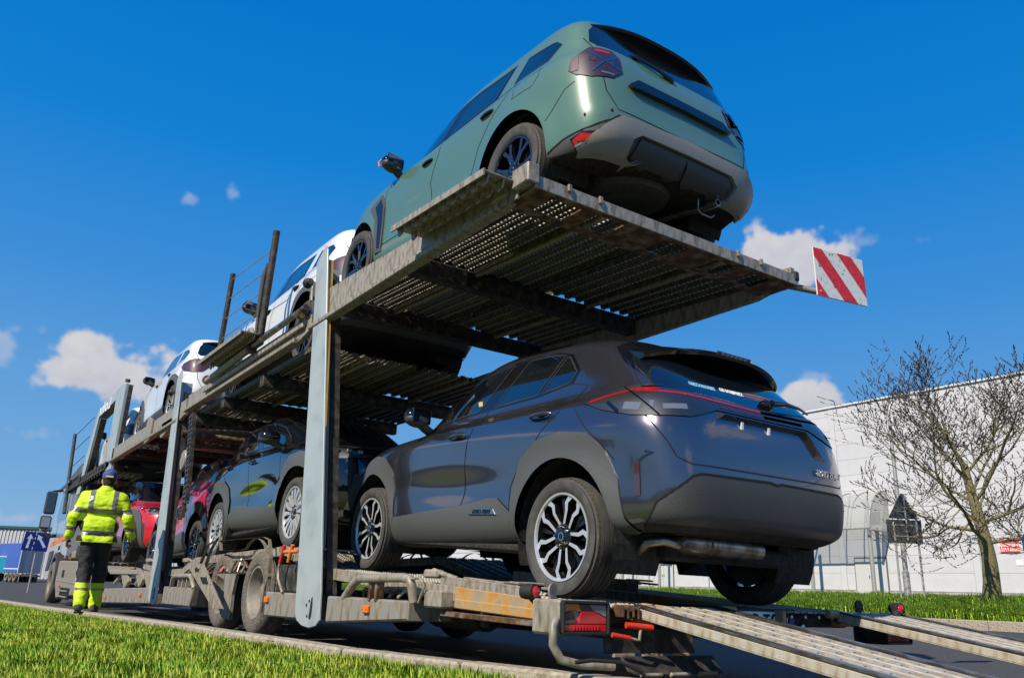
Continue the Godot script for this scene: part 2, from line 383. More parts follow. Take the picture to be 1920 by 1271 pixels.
# ---------------------------------------------------------------- cars: a smooth loft of outlines, cut into panels along outlines in side, rear and front view
func loft_half(keys: Array, nv: int, nt: int, wheels: Array, bumps: Array) -> Dictionary:
	var rows := []                                    # rows of points from front centre to rear centre, on the left (x < 0)
	var nk := keys.size()
	for v in nv + 1:
		var f := float(v) / nv * (nk - 1); var k := mini(int(f), nk - 2); var t := f - k
		var pr := []
		for c in 8:
			var p0: float = keys[max(k - 1, 0)][c]; var p1: float = keys[k][c]; var p2: float = keys[k + 1][c]; var p3: float = keys[min(k + 2, nk - 1)][c]
			var d0 := p1 - p0; var d1 := p2 - p1; var d2 := p3 - p2
			var m1 := 0.0 if d0 * d1 <= 0.0 else 2.0 * d0 * d1 / (d0 + d1)
			var m2 := 0.0 if d1 * d2 <= 0.0 else 2.0 * d1 * d2 / (d1 + d2)
			if k == 0: m1 = d1
			if k == nk - 2: m2 = d1
			var t2 := t * t; var t3 := t2 * t
			pr.append((2 * t3 - 3 * t2 + 1) * p1 + (t3 - 2 * t2 + t) * m1 + (-2 * t3 + 3 * t2) * p2 + (t3 - t2) * m2)
		var zc: float = (pr[0] + pr[1]) * 0.5
		var dense := PackedVector2Array(); var nd := 240
		for i in nd + 1:
			var a := PI * i / nd                           # 0 front centre, PI rear centre
			var ca := cos(a); var n: float = pr[3] if ca > 0.0 else pr[4]
			var x: float = pr[2] * pow(maxf(sin(a), 0.0), 2.0 / n)
			var z: float = zc + (pr[0] - zc if ca > 0.0 else pr[1] - zc) * pow(absf(ca), 2.0 / n)
			dense.append(Vector2(x, z))
		var le := [0.0]
		for i in nd: le.append(le[i] + dense[i].distance_to(dense[i + 1]))
		var row := PackedVector3Array(); var j := 0
		for i in nt + 1:
			var s: float = le[nd] * i / nt
			while j < nd - 1 and le[j + 1] < s: j += 1
			var q := dense[j].lerp(dense[j + 1], clampf((s - le[j]) / maxf(le[j + 1] - le[j], 1e-6), 0, 1))
			var sz := clampf((q.y - pr[0]) / (pr[1] - pr[0]), 0, 1)
			var y: float = pr[5] * (1 - sz) * (1 - 2 * sz) + pr[6] * 4 * sz * (1 - sz) + pr[7] * sz * (2 * sz - 1)
			var x := q.x
			if y > 0.12 and x > 0.5:
				for wz in wheels:
					var rr := Vector2(q.y - wz, y - 0.34).length()
					x += 0.022 * exp(-pow((rr - 0.40) / 0.09, 2.0))
				for b in bumps: x += b[4] * exp(-pow((q.y - b[0]) / b[2], 2.0) - pow((y - b[1]) / b[3], 2.0))
			row.append(Vector3(-x, y, q.y))
		row[0].x = 0.0; row[nt].x = 0.0
		rows.append(row)
	var norms := []
	for v in nv + 1:
		var nr := PackedVector3Array()
		for i in nt + 1:
			var du: Vector3 = rows[v][min(i + 1, nt)] - rows[v][max(i - 1, 0)]
			if i == 0 or i == nt: du = Vector3(-1, 0, 0) if i == 0 else Vector3(1, 0, 0)
			var dv: Vector3 = rows[min(v + 1, nv)][i] - rows[max(v - 1, 0)][i]
			var n := du.cross(dv)
			if n.length() < 1e-9 or v == nv: n = Vector3.UP
			nr.append(n.normalized())
		norms.append(nr)
	var P := PackedVector3Array(); var N := PackedVector3Array()
	for v in nv:
		for i in nt:
			for w in [[0, 0], [1, 0], [1, 1], [0, 0], [1, 1], [0, 1]]:
				P.append(rows[v + w[0]][i + w[1]]); N.append(norms[v + w[0]][i + w[1]])
	return {"P": P, "N": N}

func flat2(p: Vector3, ax: int) -> Vector2:
	if ax == 0: return Vector2(p.z, p.y)
	if ax == 1: return Vector2(p.x, p.y)
	if ax == 2: return Vector2(p.x, p.z)
	if ax == 3: return Vector2(atan2(-p.x, p.z + 0.6) * 1.2, p.y)      # unrolled round the tail
	return Vector2(atan2(-p.x, -p.z - 2.0) * 1.2, p.y)                 # unrolled round the nose

func unroll(ax: int, bn: Dictionary, bs: Dictionary, a: Array) -> PackedVector2Array:   # points given in rear (or front) view after "r", in side view after "s", to the unrolled view
	var o := PackedVector2Array(); var mode := "r"; var i := 0
	while i < a.size():
		if a[i] is String:
			mode = a[i]; i += 1; continue
		if mode == "u":
			o.append(Vector2(a[i], a[i + 1])); i += 2; continue
		var p: Vector3 = on_body(bn if mode == "r" else bs, Vector2(a[i], a[i + 1]))[0]
		o.append(Vector2(flat2(p, ax).x, a[i + 1])); i += 2
	return o

func cut(src: Dictionary, poly: PackedVector2Array, ax: int, keep) -> Dictionary:   # takes out of src what lies inside the outline; keep(normal, centre) says which faces count
	var pieces := Geometry2D.decompose_polygon_in_convex(poly)
	if pieces.is_empty(): print(poly)
	var lo := Vector2(1e9, 1e9); var hi := -lo
	for p in poly: lo = lo.min(p); hi = hi.max(p)
	for k in pieces.size():
		if not Geometry2D.is_polygon_clockwise(pieces[k]): continue
		pieces[k].reverse()
	var P: PackedVector3Array = src.P; var N: PackedVector3Array = src.N
	var oP := PackedVector3Array(); var oN := PackedVector3Array(); var iP := PackedVector3Array(); var iN := PackedVector3Array()
	for i in range(0, P.size(), 3):
		var a := flat2(P[i], ax); var b := flat2(P[i + 1], ax); var c := flat2(P[i + 2], ax)
		if maxf(a.x, maxf(b.x, c.x)) < lo.x or minf(a.x, minf(b.x, c.x)) > hi.x or maxf(a.y, maxf(b.y, c.y)) < lo.y or minf(a.y, minf(b.y, c.y)) > hi.y or not keep.call((N[i] + N[i + 1] + N[i + 2]).normalized(), (P[i] + P[i + 1] + P[i + 2]) / 3.0):
			for k in 3:
				oP.append(P[i + k]); oN.append(N[i + k])
			continue
		var todo := [[[P[i], P[i + 1], P[i + 2]], [N[i], N[i + 1], N[i + 2]]]]
		for pc in pieces:
			var next := []
			for pg in todo:
				var cur = pg
				for e in pc.size():
					var e0: Vector2 = pc[e]; var e1: Vector2 = pc[(e + 1) % pc.size()]; var d := e1 - e0
					var ins := [[], []]; var out := [[], []]; var m: int = cur[0].size()
					for q in m:
						var p0: Vector3 = cur[0][q]; var p1: Vector3 = cur[0][(q + 1) % m]; var n0: Vector3 = cur[1][q]; var n1: Vector3 = cur[1][(q + 1) % m]
						var s0 := d.cross(flat2(p0, ax) - e0); var s1 := d.cross(flat2(p1, ax) - e0)
						if s0 >= 0.0: ins[0].append(p0); ins[1].append(n0)
						if s0 <= 0.0: out[0].append(p0); out[1].append(n0)
						if s0 * s1 < 0.0:
							var t := s0 / (s0 - s1); var pm := p0.lerp(p1, t); var nm := n0.lerp(n1, t)
							ins[0].append(pm); ins[1].append(nm); out[0].append(pm); out[1].append(nm)
					if out[0].size() > 2 and absf(area2(out[0], ax)) > 1e-9: next.append(out)
					cur = ins
					if ins[0].size() < 3 or absf(area2(ins[0], ax)) < 1e-10: cur = null; break
				if cur != null: fan(cur, iP, iN)
			todo = next
		for pg in todo: fan(pg, oP, oN)
	src.P = oP; src.N = oN
	return {"P": iP, "N": iN}

func area2(p: Array, ax: int) -> float:
	var s := 0.0; var a := flat2(p[0], ax)
	for i in range(1, p.size() - 1): s += (flat2(p[i], ax) - a).cross(flat2(p[i + 1], ax) - a)
	return s

func fan(pg: Array, P: PackedVector3Array, N: PackedVector3Array):
	for i in range(1, pg[0].size() - 1):
		for k in [0, i, i + 1]:
			P.append(pg[0][k]); N.append(pg[1][k])

func soup(s: Dictionary, both := true, side := -1.0, push := 0.0, smooth_n := true) -> MB:   # triangles (and their mirror image) to a mesh, moved out along the normal by push
	var m := MB.new()
	for sg in ([1.0, -1.0] if both else [1.0 if side < 0 else -1.0]):
		var f := Vector3(sg, 1, 1)
		for i in range(0, s.P.size(), 3):
			var o := [0, 1, 2] if sg > 0 else [0, 2, 1]
			for k in o:
				m.P.append((s.P[i + k] + s.N[i + k] * push) * f); m.N.append(s.N[i + k].normalized() * f)
	return m

func bins(s: Dictionary, ax: int, keep) -> Dictionary:
	var b := {}
	for i in range(0, s.P.size(), 3):
		if not keep.call((s.N[i] + s.N[i + 1] + s.N[i + 2]).normalized(), (s.P[i] + s.P[i + 1] + s.P[i + 2]) / 3.0): continue
		var lo := Vector2(1e9, 1e9); var hi := -lo
		for k in 3:
			var q := flat2(s.P[i + k], ax); lo = lo.min(q); hi = hi.max(q)
		for x in range(floori(lo.x / 0.06), floori(hi.x / 0.06) + 1):
			for y in range(floori(lo.y / 0.06), floori(hi.y / 0.06) + 1):
				var key := Vector2i(x, y)
				if not b.has(key): b[key] = []
				b[key].append(i)
	return {"s": {"P": s.P, "N": s.N}, "b": b, "ax": ax}

func on_body(bn: Dictionary, q: Vector2) -> Array:     # the point of the body surface under q in that view, and its normal
	var s = bn.s; var ax: int = bn.ax; var best := []; var bd := 1e9
	for r in 4:
		for dx in range(-r, r + 1):
			for dy in range(-r, r + 1):
				if maxi(absi(dx), absi(dy)) != r: continue
				for i in bn.b.get(Vector2i(floori(q.x / 0.06) + dx, floori(q.y / 0.06) + dy), []):
					var a := flat2(s.P[i], ax); var b := flat2(s.P[i + 1], ax); var c := flat2(s.P[i + 2], ax)
					var det := (b - a).cross(c - a)
					if absf(det) < 1e-10: continue
					var u := (q - a).cross(c - a) / det; var v := (b - a).cross(q - a) / det
					var miss := maxf(0.0, maxf(-u, maxf(-v, u + v - 1.0)))
					if miss < bd - 1e-4:
						bd = miss; u = clampf(u, 0, 1); v = clampf(v, 0, 1 - u)
						best = [s.P[i] * (1 - u - v) + s.P[i + 1] * u + s.P[i + 2] * v, (s.N[i] * (1 - u - v) + s.N[i + 1] * u + s.N[i + 2] * v).normalized()]
		if bd < 0.02: break
	if best.is_empty(): return [Vector3(q.x if ax == 1 else -0.8, q.y, 0.0 if ax == 1 else q.x), Vector3(0, 0, 1) if ax == 1 else Vector3(-1, 0, 0)]
	return best

func ribbon(m: MB, bn: Dictionary, path: PackedVector2Array, width: float, lift: float, closed := false, both := true, thick := 0.0):
	var pts := PackedVector2Array()                    # a strip laid on the body along a path seen in that view
	var n := path.size()
	for i in (n if closed else n - 1):
		var a := path[i]; var b := path[(i + 1) % n]; var k := maxi(1, ceili(a.distance_to(b) / 0.05))
		for j in k: pts.append(a.lerp(b, float(j) / k))
	pts.append(path[0] if closed else path[n - 1])
	var on := []
	for q in pts: on.append(on_body(bn, q))
	var L := []; var R := []; var NN := []
	for i in on.size():
		var d: Vector3
		if closed and (i == 0 or i == on.size() - 1): d = on[1][0] - on[on.size() - 2][0]
		else: d = on[min(i + 1, on.size() - 1)][0] - on[max(i - 1, 0)][0]
		var nn: Vector3 = on[i][1]; var sd := d.cross(nn).normalized() * width * 0.5
		L.append(on[i][0] + nn * lift - sd); R.append(on[i][0] + nn * lift + sd); NN.append(nn)
	for sg in ([1.0, -1.0] if both else [1.0]):
		var f := Vector3(sg, 1, 1)
		for i in on.size() - 1:
			m.quad_n(L[i] * f, L[i + 1] * f, R[i + 1] * f, R[i] * f, NN[i] * f, NN[i + 1] * f, NN[i + 1] * f, NN[i] * f)
			if thick > 0.0:
				for e in [L, R]:
					var o: Vector3 = (L[i] - R[i]).normalized() * (1.0 if e == L else -1.0)
					m.quad_n(e[i] * f, e[i + 1] * f, (e[i + 1] - NN[i + 1] * thick) * f, (e[i] - NN[i] * thick) * f, o * f, o * f, o * f, o * f)

func skirt(m: MB, bn: Dictionary, poly: PackedVector2Array, lift: float, both := true):   # the edge of a piece that stands proud of the body
	ribbon(m, bn, poly, 0.0005, lift, true, both, lift + 0.004)

func wheel_meshes(style: String, R: float, W: float, rim_r: float) -> Dictionary:   # axis x, outer face at -x
	var key := "%s%.3f" % [style, R]
	if meshes.has(key): return meshes[key]
	var t := MB.new(); var tr := MB.new()
	var h := W * 0.5
	# carcass: sidewalls with beads, shoulders and a grooved tread
	var side := [Vector2(rim_r + 0.004, -h + 0.020), Vector2(rim_r + 0.014, -h + 0.006), Vector2(rim_r + 0.034, -h), Vector2(lerp(rim_r, R, 0.55), -h - 0.006), Vector2(lerp(rim_r, R, 0.80), -h + 0.000), Vector2(R - 0.022, -h + 0.012), Vector2(R - 0.008, -h + 0.022)]
	t.lathe(side, 56)
	var ms := []
	for q in side: ms.append(Vector2(q.x, -q.y))
	ms.reverse(); t.lathe(ms, 40)
	var gd := 0.009; var trd := []
	var xs := [-h + 0.022, -h * 0.52, -h * 0.46, -h * 0.18, -h * 0.11, h * 0.11, h * 0.18, h * 0.46, h * 0.52, h - 0.022]
	for i in xs.size():
		var crown := R - 0.010 * pow(absf(xs[i]) / h, 3.0)
		trd.append(Vector2(crown, xs[i]))
		if i in [1, 3, 5, 7]:
			trd.append(Vector2(crown - gd, xs[i] + 0.001)); trd.append(Vector2(R - 0.010 * pow(absf(xs[i + 1]) / h, 3.0) - gd, xs[i + 1] - 0.001))
	trd[0] = Vector2(R - 0.008, -h + 0.022); trd[trd.size() - 1] = Vector2(R - 0.008, h - 0.022)
	t.lathe(trd, 72)
	var nb := 64                                       # shoulder blocks
	for k in nb:
		var a := TAU * k / nb
		for sg in [-1.0, 1.0]:
			var c := Vector3(sg * (h - 0.034), cos(a) * (R - 0.0115), sin(a) * (R - 0.0115))
			var b := Basis(Vector3.RIGHT, Vector3(0, cos(a), sin(a)), Vector3(0, -sin(a), cos(a)))
			tr.box(c, Vector3(0.034, 0.012, TAU * R / nb * 0.80), b * Basis(Vector3(0, 0, 1), sg * -0.10))
	var bar := MB.new(); var dark := MB.new(); var hub := MB.new()
	# barrel and lip
	dark.lathe([Vector2(rim_r + 0.004, h - 0.02), Vector2(rim_r - 0.02, h - 0.04), Vector2(rim_r - 0.025, -h * 0.2), Vector2(rim_r - 0.012, -h + 0.022)], 40)
	bar.lathe([Vector2(rim_r - 0.012, -h + 0.024), Vector2(rim_r - 0.006, -h + 0.010), Vector2(rim_r + 0.005, -h + 0.008), Vector2(rim_r + 0.007, -h + 0.022)], 48)
	dark.lathe([Vector2(0.0, h * 0.3), Vector2(rim_r - 0.03, h * 0.3)], 32)      # brake and hub behind
	dark.lathe([Vector2(rim_r * 0.70, h * 0.2), Vector2(rim_r * 0.70, -h * 0.05), Vector2(rim_r * 0.28, -h * 0.05)], 32)
	if style == "ten":                                 # ten machined spokes in five forked pairs
		for k in 5:
			var base := TAU * (k + 0.07) / 5.0
			for sg in [-1.0, 1.0]:
				spoke(bar, dark, [Vector2(0.062, base + sg * 0.42), Vector2(rim_r * 0.62, base + sg * 0.24), Vector2(rim_r * 0.80, base + sg * 0.30), Vector2(rim_r - 0.004, base + sg * 0.16)], [0.016, 0.022, 0.028, 0.040], h)
		for k in 5:
			var base := TAU * (k + 0.57) / 5.0
			spoke(dark, dark, [Vector2(0.05, base), Vector2(rim_r * 0.55, base), Vector2(rim_r - 0.01, base)], [0.02, 0.014, 0.03], h - 0.03)
	elif style == "six":
		for k in 6:
			var base := TAU * (k + 0.2) / 6.0
			for sg in [-1.0, 1.0]:
				spoke(bar, dark, [Vector2(0.055, base + sg * 0.2), Vector2(rim_r * 0.6, base + sg * 0.10 + 0.10), Vector2(rim_r - 0.004, base + sg * 0.22 + 0.04)], [0.026, 0.026, 0.034], h)
	elif style == "cap":                               # silver trim with many blades
		for k in 8:
			var base := TAU * k / 8.0
			for sg in [-1.0, 1.0]:
				spoke(bar, bar, [Vector2(0.05, base + sg * 0.3), Vector2(rim_r * 0.6, base + sg * 0.15), Vector2(rim_r - 0.004, base + sg * 0.22 + 0.06)], [0.024, 0.03, 0.05], h)
	else:                                              # thin dark spokes
		for k in 7:
			var base := TAU * k / 7.0
			for sg in [-1.0, 1.0]:
				spoke(bar, dark, [Vector2(0.05, base + sg * 0.25), Vector2(rim_r * 0.65, base + sg * 0.13), Vector2(rim_r - 0.004, base + sg * 0.24)], [0.02, 0.018, 0.024], h)
	dark.lathe([Vector2(0.0, -h + 0.016), Vector2(0.030, -h + 0.016), Vector2(0.034, -h + 0.022), Vector2(0.075, -h + 0.030), Vector2(0.080, h * 0.2)], 24)
	for k in 5:
		var a := TAU * (k + 0.5) / 5.0
		hub.lathe([Vector2(0.0, -0.024), Vector2(0.007, -0.022), Vector2(0.010, -0.004), Vector2(0.010, 0.01)], 8, Transform3D(Basis(), Vector3(-h + 0.030, cos(a) * 0.055, sin(a) * 0.055)))
	hub.lathe([Vector2(0.018, -h + 0.0145), Vector2(0.024, -h + 0.0145), Vector2(0.025, -h + 0.018)], 20)
	meshes[key] = {"tyre": t.mesh(), "tread": tr.mesh(), "rim": bar.mesh(), "hub": dark.mesh(), "bolts": hub.mesh()}
	return meshes[key]

func spoke(m: MB, sidem: MB, path: Array, wid: Array, h: float):   # polar path (radius, angle); bright face, dark flanks
	var x := -h + 0.020
	for i in path.size() - 1:
		var q := []
		for w in [[i, -1.0], [i, 1.0], [i + 1, 1.0], [i + 1, -1.0]]:
			var pr: Vector2 = path[w[0]]
			var c: Vector2 = Vector2(cos(pr.y), sin(pr.y)) * pr.x; var tn: Vector2 = Vector2(-sin(pr.y), cos(pr.y)) * wid[w[0]] * 0.5 * w[1]
			q.append(Vector3(x + 0.012 * (1.0 - smooth(0.04, 0.14, pr.x)) , c.x + tn.x, c.y + tn.y))
		m.quad(q[0], q[1], q[2], q[3])
		var back := Vector3(0.035, 0, 0)
		sidem.quad(q[0], q[3], q[3] + back, q[0] + back); sidem.quad(q[1], q[2], q[2] + back, q[1] + back)
		sidem.quad(q[0] + back, q[1] + back, q[2] + back, q[3] + back)

func add_wheel(car: Node3D, style: String, at: Vector3, right: bool, R: float, W: float, rim_r: float, rim_mat: Material, tyre_mat: Material, tread_mat: Material, turn := 0.0):
	var w := wheel_meshes(style, R, W, rim_r)
	var b := Basis(Vector3.UP, (PI if right else 0.0) + turn) * Basis(Vector3.RIGHT, 0.37 + at.z)
	var o := put("wheel", w.tyre, tyre_mat, car, Transform3D(b, at))
	put("tread", w.tread, tread_mat, o)
	put("rim", w.rim, rim_mat, o); put("hub", w.hub, M.rim_dark, o); put("wheel_bolts", w.bolts, M.chrome, o)
	return o

func body_keys(kind: String) -> Array:                # outlines from the floor up: front z, rear z, half width, corner shapes, heights at front, middle, rear
	if kind == "crossover":
		return [[-3.18, .46, .68, 4.0, 7.0, .22, .245, .41], [-3.32, .64, .785, 4.0, 7.5, .24, .262, .39], [-3.40, .80, .862, 4.0, 7.5, .40, .385, .47], [-3.41, .815, .882, 4.0, 7.5, .60, .58, .62],
			[-3.38, .80, .882, 4.0, 7.2, .75, .76, .76], [-3.30, .765, .876, 4.0, 7.0, .86, .92, .94], [-3.16, .72, .855, 4.0, 6.5, .93, 1.04, 1.07], [-2.46, .63, .79, 3.4, 6.0, 1.07, 1.115, 1.18],
			[-2.03, .46, .725, 3.4, 5.5, 1.29, 1.325, 1.34], [-1.56, .24, .640, 3.4, 5.5, 1.51, 1.545, 1.505], [-1.42, .15, .55, 3.2, 5.0, 1.555, 1.592, 1.545], [-1.1, -.1, .30, 2.8, 3.4, 1.588, 1.618, 1.578], [-.75, -.5, .0, 2.0, 2.0, 1.595, 1.622, 1.585]]
	return [[-3.34, .46, .70, 4.0, 7.0, .27, .22, .28], [-3.46, .68, .85, 4.0, 8.0, .31, .25, .27], [-3.50, .82, .89, 4.0, 8.0, .45, .40, .36], [-3.51, .84, .902, 4.0, 8.0, .62, .55, .51],
		[-3.49, .81, .905, 4.0, 8.0, .78, .71, .66], [-3.42, .77, .900, 4.0, 8.0, .91, .88, .85], [-3.28, .72, .885, 4.0, 8.0, .99, 1.00, 1.01], [-2.42, .68, .845, 3.4, 8.0, 1.09, 1.065, 1.09],
		[-2.02, .60, .80, 3.4, 8.0, 1.27, 1.24, 1.26], [-1.58, .52, .745, 3.4, 8.0, 1.44, 1.425, 1.415], [-1.42, .46, .65, 3.2, 6.5, 1.505, 1.50, 1.48], [-1.1, .14, .32, 2.8, 3.6, 1.545, 1.55, 1.525], [-.75, -.3, .0, 2.0, 2.0, 1.555, 1.56, 1.535]]

func build_car(kind: String, called: String, label: String, t: Transform3D, o: Dictionary) -> Node3D:
	var car := thing(called, label, "car", t, o.get("group", ""))
	var cross: bool = kind == "crossover"
	var wb := 2.56 if cross else 2.674
	var fine: bool = o.get("fine", false)
	var bumps := [[0.05, .92, .50, .10, .030], [-1.35, .62, .72, .13, -.040], [-1.4, .95, .9, .05, .010], [-2.5, .88, .40, .10, .016], [.62, .62, .16, .12, -.018]] if cross else [[0.05, .86, .5, .16, .018], [-1.4, .56, .8, .16, -.022], [-2.62, .88, .45, .14, .016]]
	var nv := 72 if fine else 40
	var nt := 150 if fine else 84
	var body := loft_half(body_keys(kind), nv, nt, [0.0, -wb], bumps)
	var side_k := func(n, c): return n.y < 0.86 and c.x < -0.3
	var rear_k := func(n, c): return n.z > 0.5 and c.z > 0.2
	var rear_any := func(n, c): return c.z > 0.3 and n.z > 0.18
	var front_k := func(n, c): return n.z < -0.5 and c.z < -2.5
	var shield_k := func(n, c): return n.z < -0.25 and c.z > -2.6 and c.z < -1.2
	var bs := bins(body, 0, func(n, c): return n.x < -0.2)
	var br := bins(body, 1, func(n, c): return n.z > 0.2 and c.z > 0.0)
	var bf := bins(body, 1, func(n, c): return n.z < -0.2 and c.z < -1.2)
	var body0 := {"P": body.P, "N": body.N}
	var pm: Material = o.paint
	var R := 0.336 if cross else 0.352
	var ar := 0.428 if cross else 0.412
	var hub_y := R
	for wz in [0.0, -wb]:                              # wheel openings
		var op := arc2(Vector2(wz, hub_y + 0.01), ar, -8.0, 188.0, 26); op.append(Vector2(wz - ar, 0.0)); op.append(Vector2(wz + ar, 0.0))
		cut(body, op, 0, func(n, c): return c.x < -0.45)
	var pc := {}                                       # parts, by name
	var win := []; var dlo: PackedVector2Array; var doors := []; var arches := []; var sill: PackedVector2Array
	if cross:
		dlo = v2([-1.93, 1.105, -1.13, 1.16, -.42, 1.198, -.09, 1.25, -.06, 1.335, -.20, 1.468, -.36, 1.507, -.85, 1.512, -1.22, 1.474, -1.53, 1.38, -1.79, 1.235])
		win = [v2([-1.86, 1.125, -1.13, 1.178, -.85, 1.495, -1.21, 1.457, -1.51, 1.365, -1.76, 1.225]), v2([-.935, 1.19, -.45, 1.215, -.27, 1.47, -.40, 1.49, -.67, 1.498]), v2([-.405, 1.22, -.13, 1.262, -.095, 1.33, -.215, 1.445, -.245, 1.455])]
		doors = [["front_door", v2([-1.95, 1.10, -2.08, .98, -2.12, .80, -2.11, .50, -2.07, .33, -1.05, .335, -1.16, .42, -1.11, .56, -1.08, .90, -1.0, 1.17])], ["rear_door", v2([-1.0, 1.17, -1.08, .90, -1.11, .56, -1.16, .42, -1.05, .335, -.52, .34, -.52, .62, -.40, .80, -.28, .84, -.24, .90, -.12, 1.02, .06, 1.22, -.08, 1.25])]]
		arches = [v2([-.54, .20, -.50, .40, -.485, .62, -.41, .79, -.24, .89, 0.0, .925, .22, .905, .35, .81, .45, .65, .49, .45, .56, .33, .62, .20]), v2([-3.10, .20, -3.06, .60, -2.97, .78, -2.80, .885, -2.56, .925, -2.36, .90, -2.20, .79, -2.13, .62, -2.09, .40, -2.05, .20])]
		sill = v2([-2.2, .18, -2.10, .43, -1.10, .515, -.79, .555, -.66, .555, -.50, .47, -.45, .18])
	else:
		dlo = v2([-1.96, 1.05, -.33, 1.088, -.17, 1.335, -.72, 1.372, -1.05, 1.365, -1.38, 1.325, -1.66, 1.235])
		win = [v2([-1.87, 1.068, -1.20, 1.088, -1.00, 1.345, -1.36, 1.305, -1.62, 1.225]), v2([-1.06, 1.092, -.38, 1.108, -.23, 1.32, -.72, 1.35, -.86, 1.348]), v2([-.12, 1.115, .30, 1.10, .40, 1.20, .32, 1.265, -.01, 1.305])]
		doors = [["front_door", v2([-1.96, 1.05, -2.08, .98, -2.12, .75, -2.11, .40, -1.17, .40, -1.22, .69, -1.13, .89, -1.09, 1.10])], ["rear_door", v2([-1.09, 1.10, -1.13, .89, -1.22, .69, -1.17, .40, -.58, .44, -.45, .70, -.30, .86, -.12, 1.0, -.05, 1.09, -.33, 1.088])]]
		arches = [v2([-.54, .20, -.51, .40, -.47, .62, -.36, .78, -.20, .85, 0.0, .87, .20, .85, .35, .78, .46, .62, .50, .42, .52, .20]), v2([-3.20, .20, -3.18, .42, -3.14, .62, -3.03, .78, -2.87, .85, -2.674, .87, -2.47, .85, -2.31, .78, -2.20, .62, -2.16, .42, -2.13, .20])]
		sill = v2([-2.3, .18, -2.14, .37, -.62, .40, -.45, .46, -.40, .18])
	if dlo.size(): pc["window_frame"] = cut(body, dlo, 0, side_k)
	var wn := []
	for i in win.size():
		var src: Dictionary = pc["window_frame"] if (cross or i < 2) else body
		wn.append(cut(src, win[i], 0, side_k))
	var clad: bool = cross or o.get("clad", false)
	pc["door_cladding"] = cut(body, sill, 0, side_k)
	if clad:
		for i in 2: pc["wheel_arch_%d" % i] = cut(body, arches[i], 0, side_k)
	for d in doors: pc[d[0]] = cut(body, d[1], 0, side_k)
	# tail
	var bw := bins(body0, 3, func(n, c): return c.z > -0.45)
	var tail_k := func(n, c): return c.z > -0.45 and n.y < 0.9
	var lampW: PackedVector2Array; var gate: PackedVector2Array; var bumpW: PackedVector2Array; var rglass: PackedVector2Array; var recW: PackedVector2Array
	if cross:
		lampW = unroll(3, br, bs, ["r", 0.0, 1.055, -.40, 1.055, -.50, 1.02, -.60, .99, -.74, .985, "s", .60, .985, .50, .99, .30, 1.03, .12, 1.09, .28, 1.145, .45, 1.18, .56, 1.175, "r", -.75, 1.165, -.55, 1.15, 0.0, 1.125])
		gate = unroll(3, br, bs, ["r", 0.0, 1.2, 0.0, .735, -.63, .735, -.70, .765, -.735, .85, -.745, 1.2])
		bumpW = unroll(3, br, bs, ["u", -.01, .10, -.01, .70, "r", -.58, .69, -.63, .675, -.77, .53, "s", .58, .415, .47, .37, "u", 1.25, .10])
		rglass = unroll(3, br, bs, ["r", 0.0, 1.125, -.55, 1.15, -.70, 1.162, "s", .52, 1.18, .40, 1.26, .25, 1.36, .14, 1.47, .16, 1.50, "r", -.50, 1.52, 0.0, 1.545])
		recW = unroll(3, br, bs, ["r", 0.0, .875, -.50, .875, -.385, 1.045, 0.0, 1.045])
	else:
		lampW = unroll(3, br, bs, ["r", -.53, .90, -.52, 1.04, -.56, 1.095, -.72, 1.085, "s", .60, 1.02, .56, .98, .56, .88, .62, .83, "r", -.76, .80, -.62, .82])
		gate = unroll(3, br, bs, ["r", 0.0, 1.2, 0.0, .55, -.61, .56, -.68, .70, -.69, 1.07, -.72, 1.2])
		bumpW = unroll(3, br, bs, ["u", -.01, .10, -.01, .535, "r", -.61, .515, -.66, .475, -.77, .415, "s", .55, .37, .415, .31, "u", 1.25, .10])
		rglass = unroll(3, br, bs, ["r", 0.0, 1.135, -.55, 1.125, -.66, 1.12, -.70, 1.16, -.665, 1.30, -.60, 1.385, 0.0, 1.44])
	var round_lamp: bool = o.get("lamp", "") == "oval"
	if round_lamp: lampW = unroll(3, br, bs, ["r", -.50, .93, -.54, 1.0, -.66, 1.05, -.74, 1.05, "s", .58, 1.03, .44, .98, .40, .92, .52, .84, "r", -.76, .80, -.62, .82])
	pc["tail_light"] = cut(body, lampW, 3, tail_k)
	var b1 := cut(body, bumpW, 3, tail_k)
	if pc.has("wheel_arch_0"):
		var xx := cut(pc["wheel_arch_0"], bumpW, 3, func(n, c): return c.z > 0.46)
		b1.P.append_array(xx.P); b1.N.append_array(xx.N)
	pc["bumper_underside"] = cut(b1, v2([-.2, .0, 3.0, .0, 3.0, .425 if cross else .285, -.2, .425 if cross else .285]), 3, func(n, c): return n.y < -0.2)
	pc["rear_bumper"] = b1
	pc["rear_window"] = cut(body, rglass, 3, tail_k)
	if cross: pc["plate_recess"] = cut(body, recW, 3, tail_k)
	pc["tailgate"] = cut(body, gate, 3, tail_k)
	# nose
	var head_f := v2([-.95, .80, -.60, .79, -.42, .80, -.40, .845, -.60, .91, -.95, .93]) if cross else v2([-.95, .84, -.50, .80, -.46, .90, -.60, .95, -.95, .96])
	var head_s := v2([-3.45, .78, -3.15, .82, -2.95, .92, -3.45, .94]) if cross else v2([-3.55, .82, -3.2, .86, -3.05, .95, -3.55, .97])
	var hf := cut(body, head_f, 1, front_k); var hs := cut(body, head_s, 0, func(n, c): return n.z < -0.02 and n.z >= -0.5 and c.x < -0.3)
	hf.P.append_array(hs.P); hf.N.append_array(hs.N); pc["headlight"] = hf
	var gr := v2([-.62, .28, .01, .27, .01, .66, -.58, .64]) if cross else v2([-.60, .27, .01, .27, .01, .60, -.66, .50])
	pc["grille"] = cut(body, gr, 1, front_k)
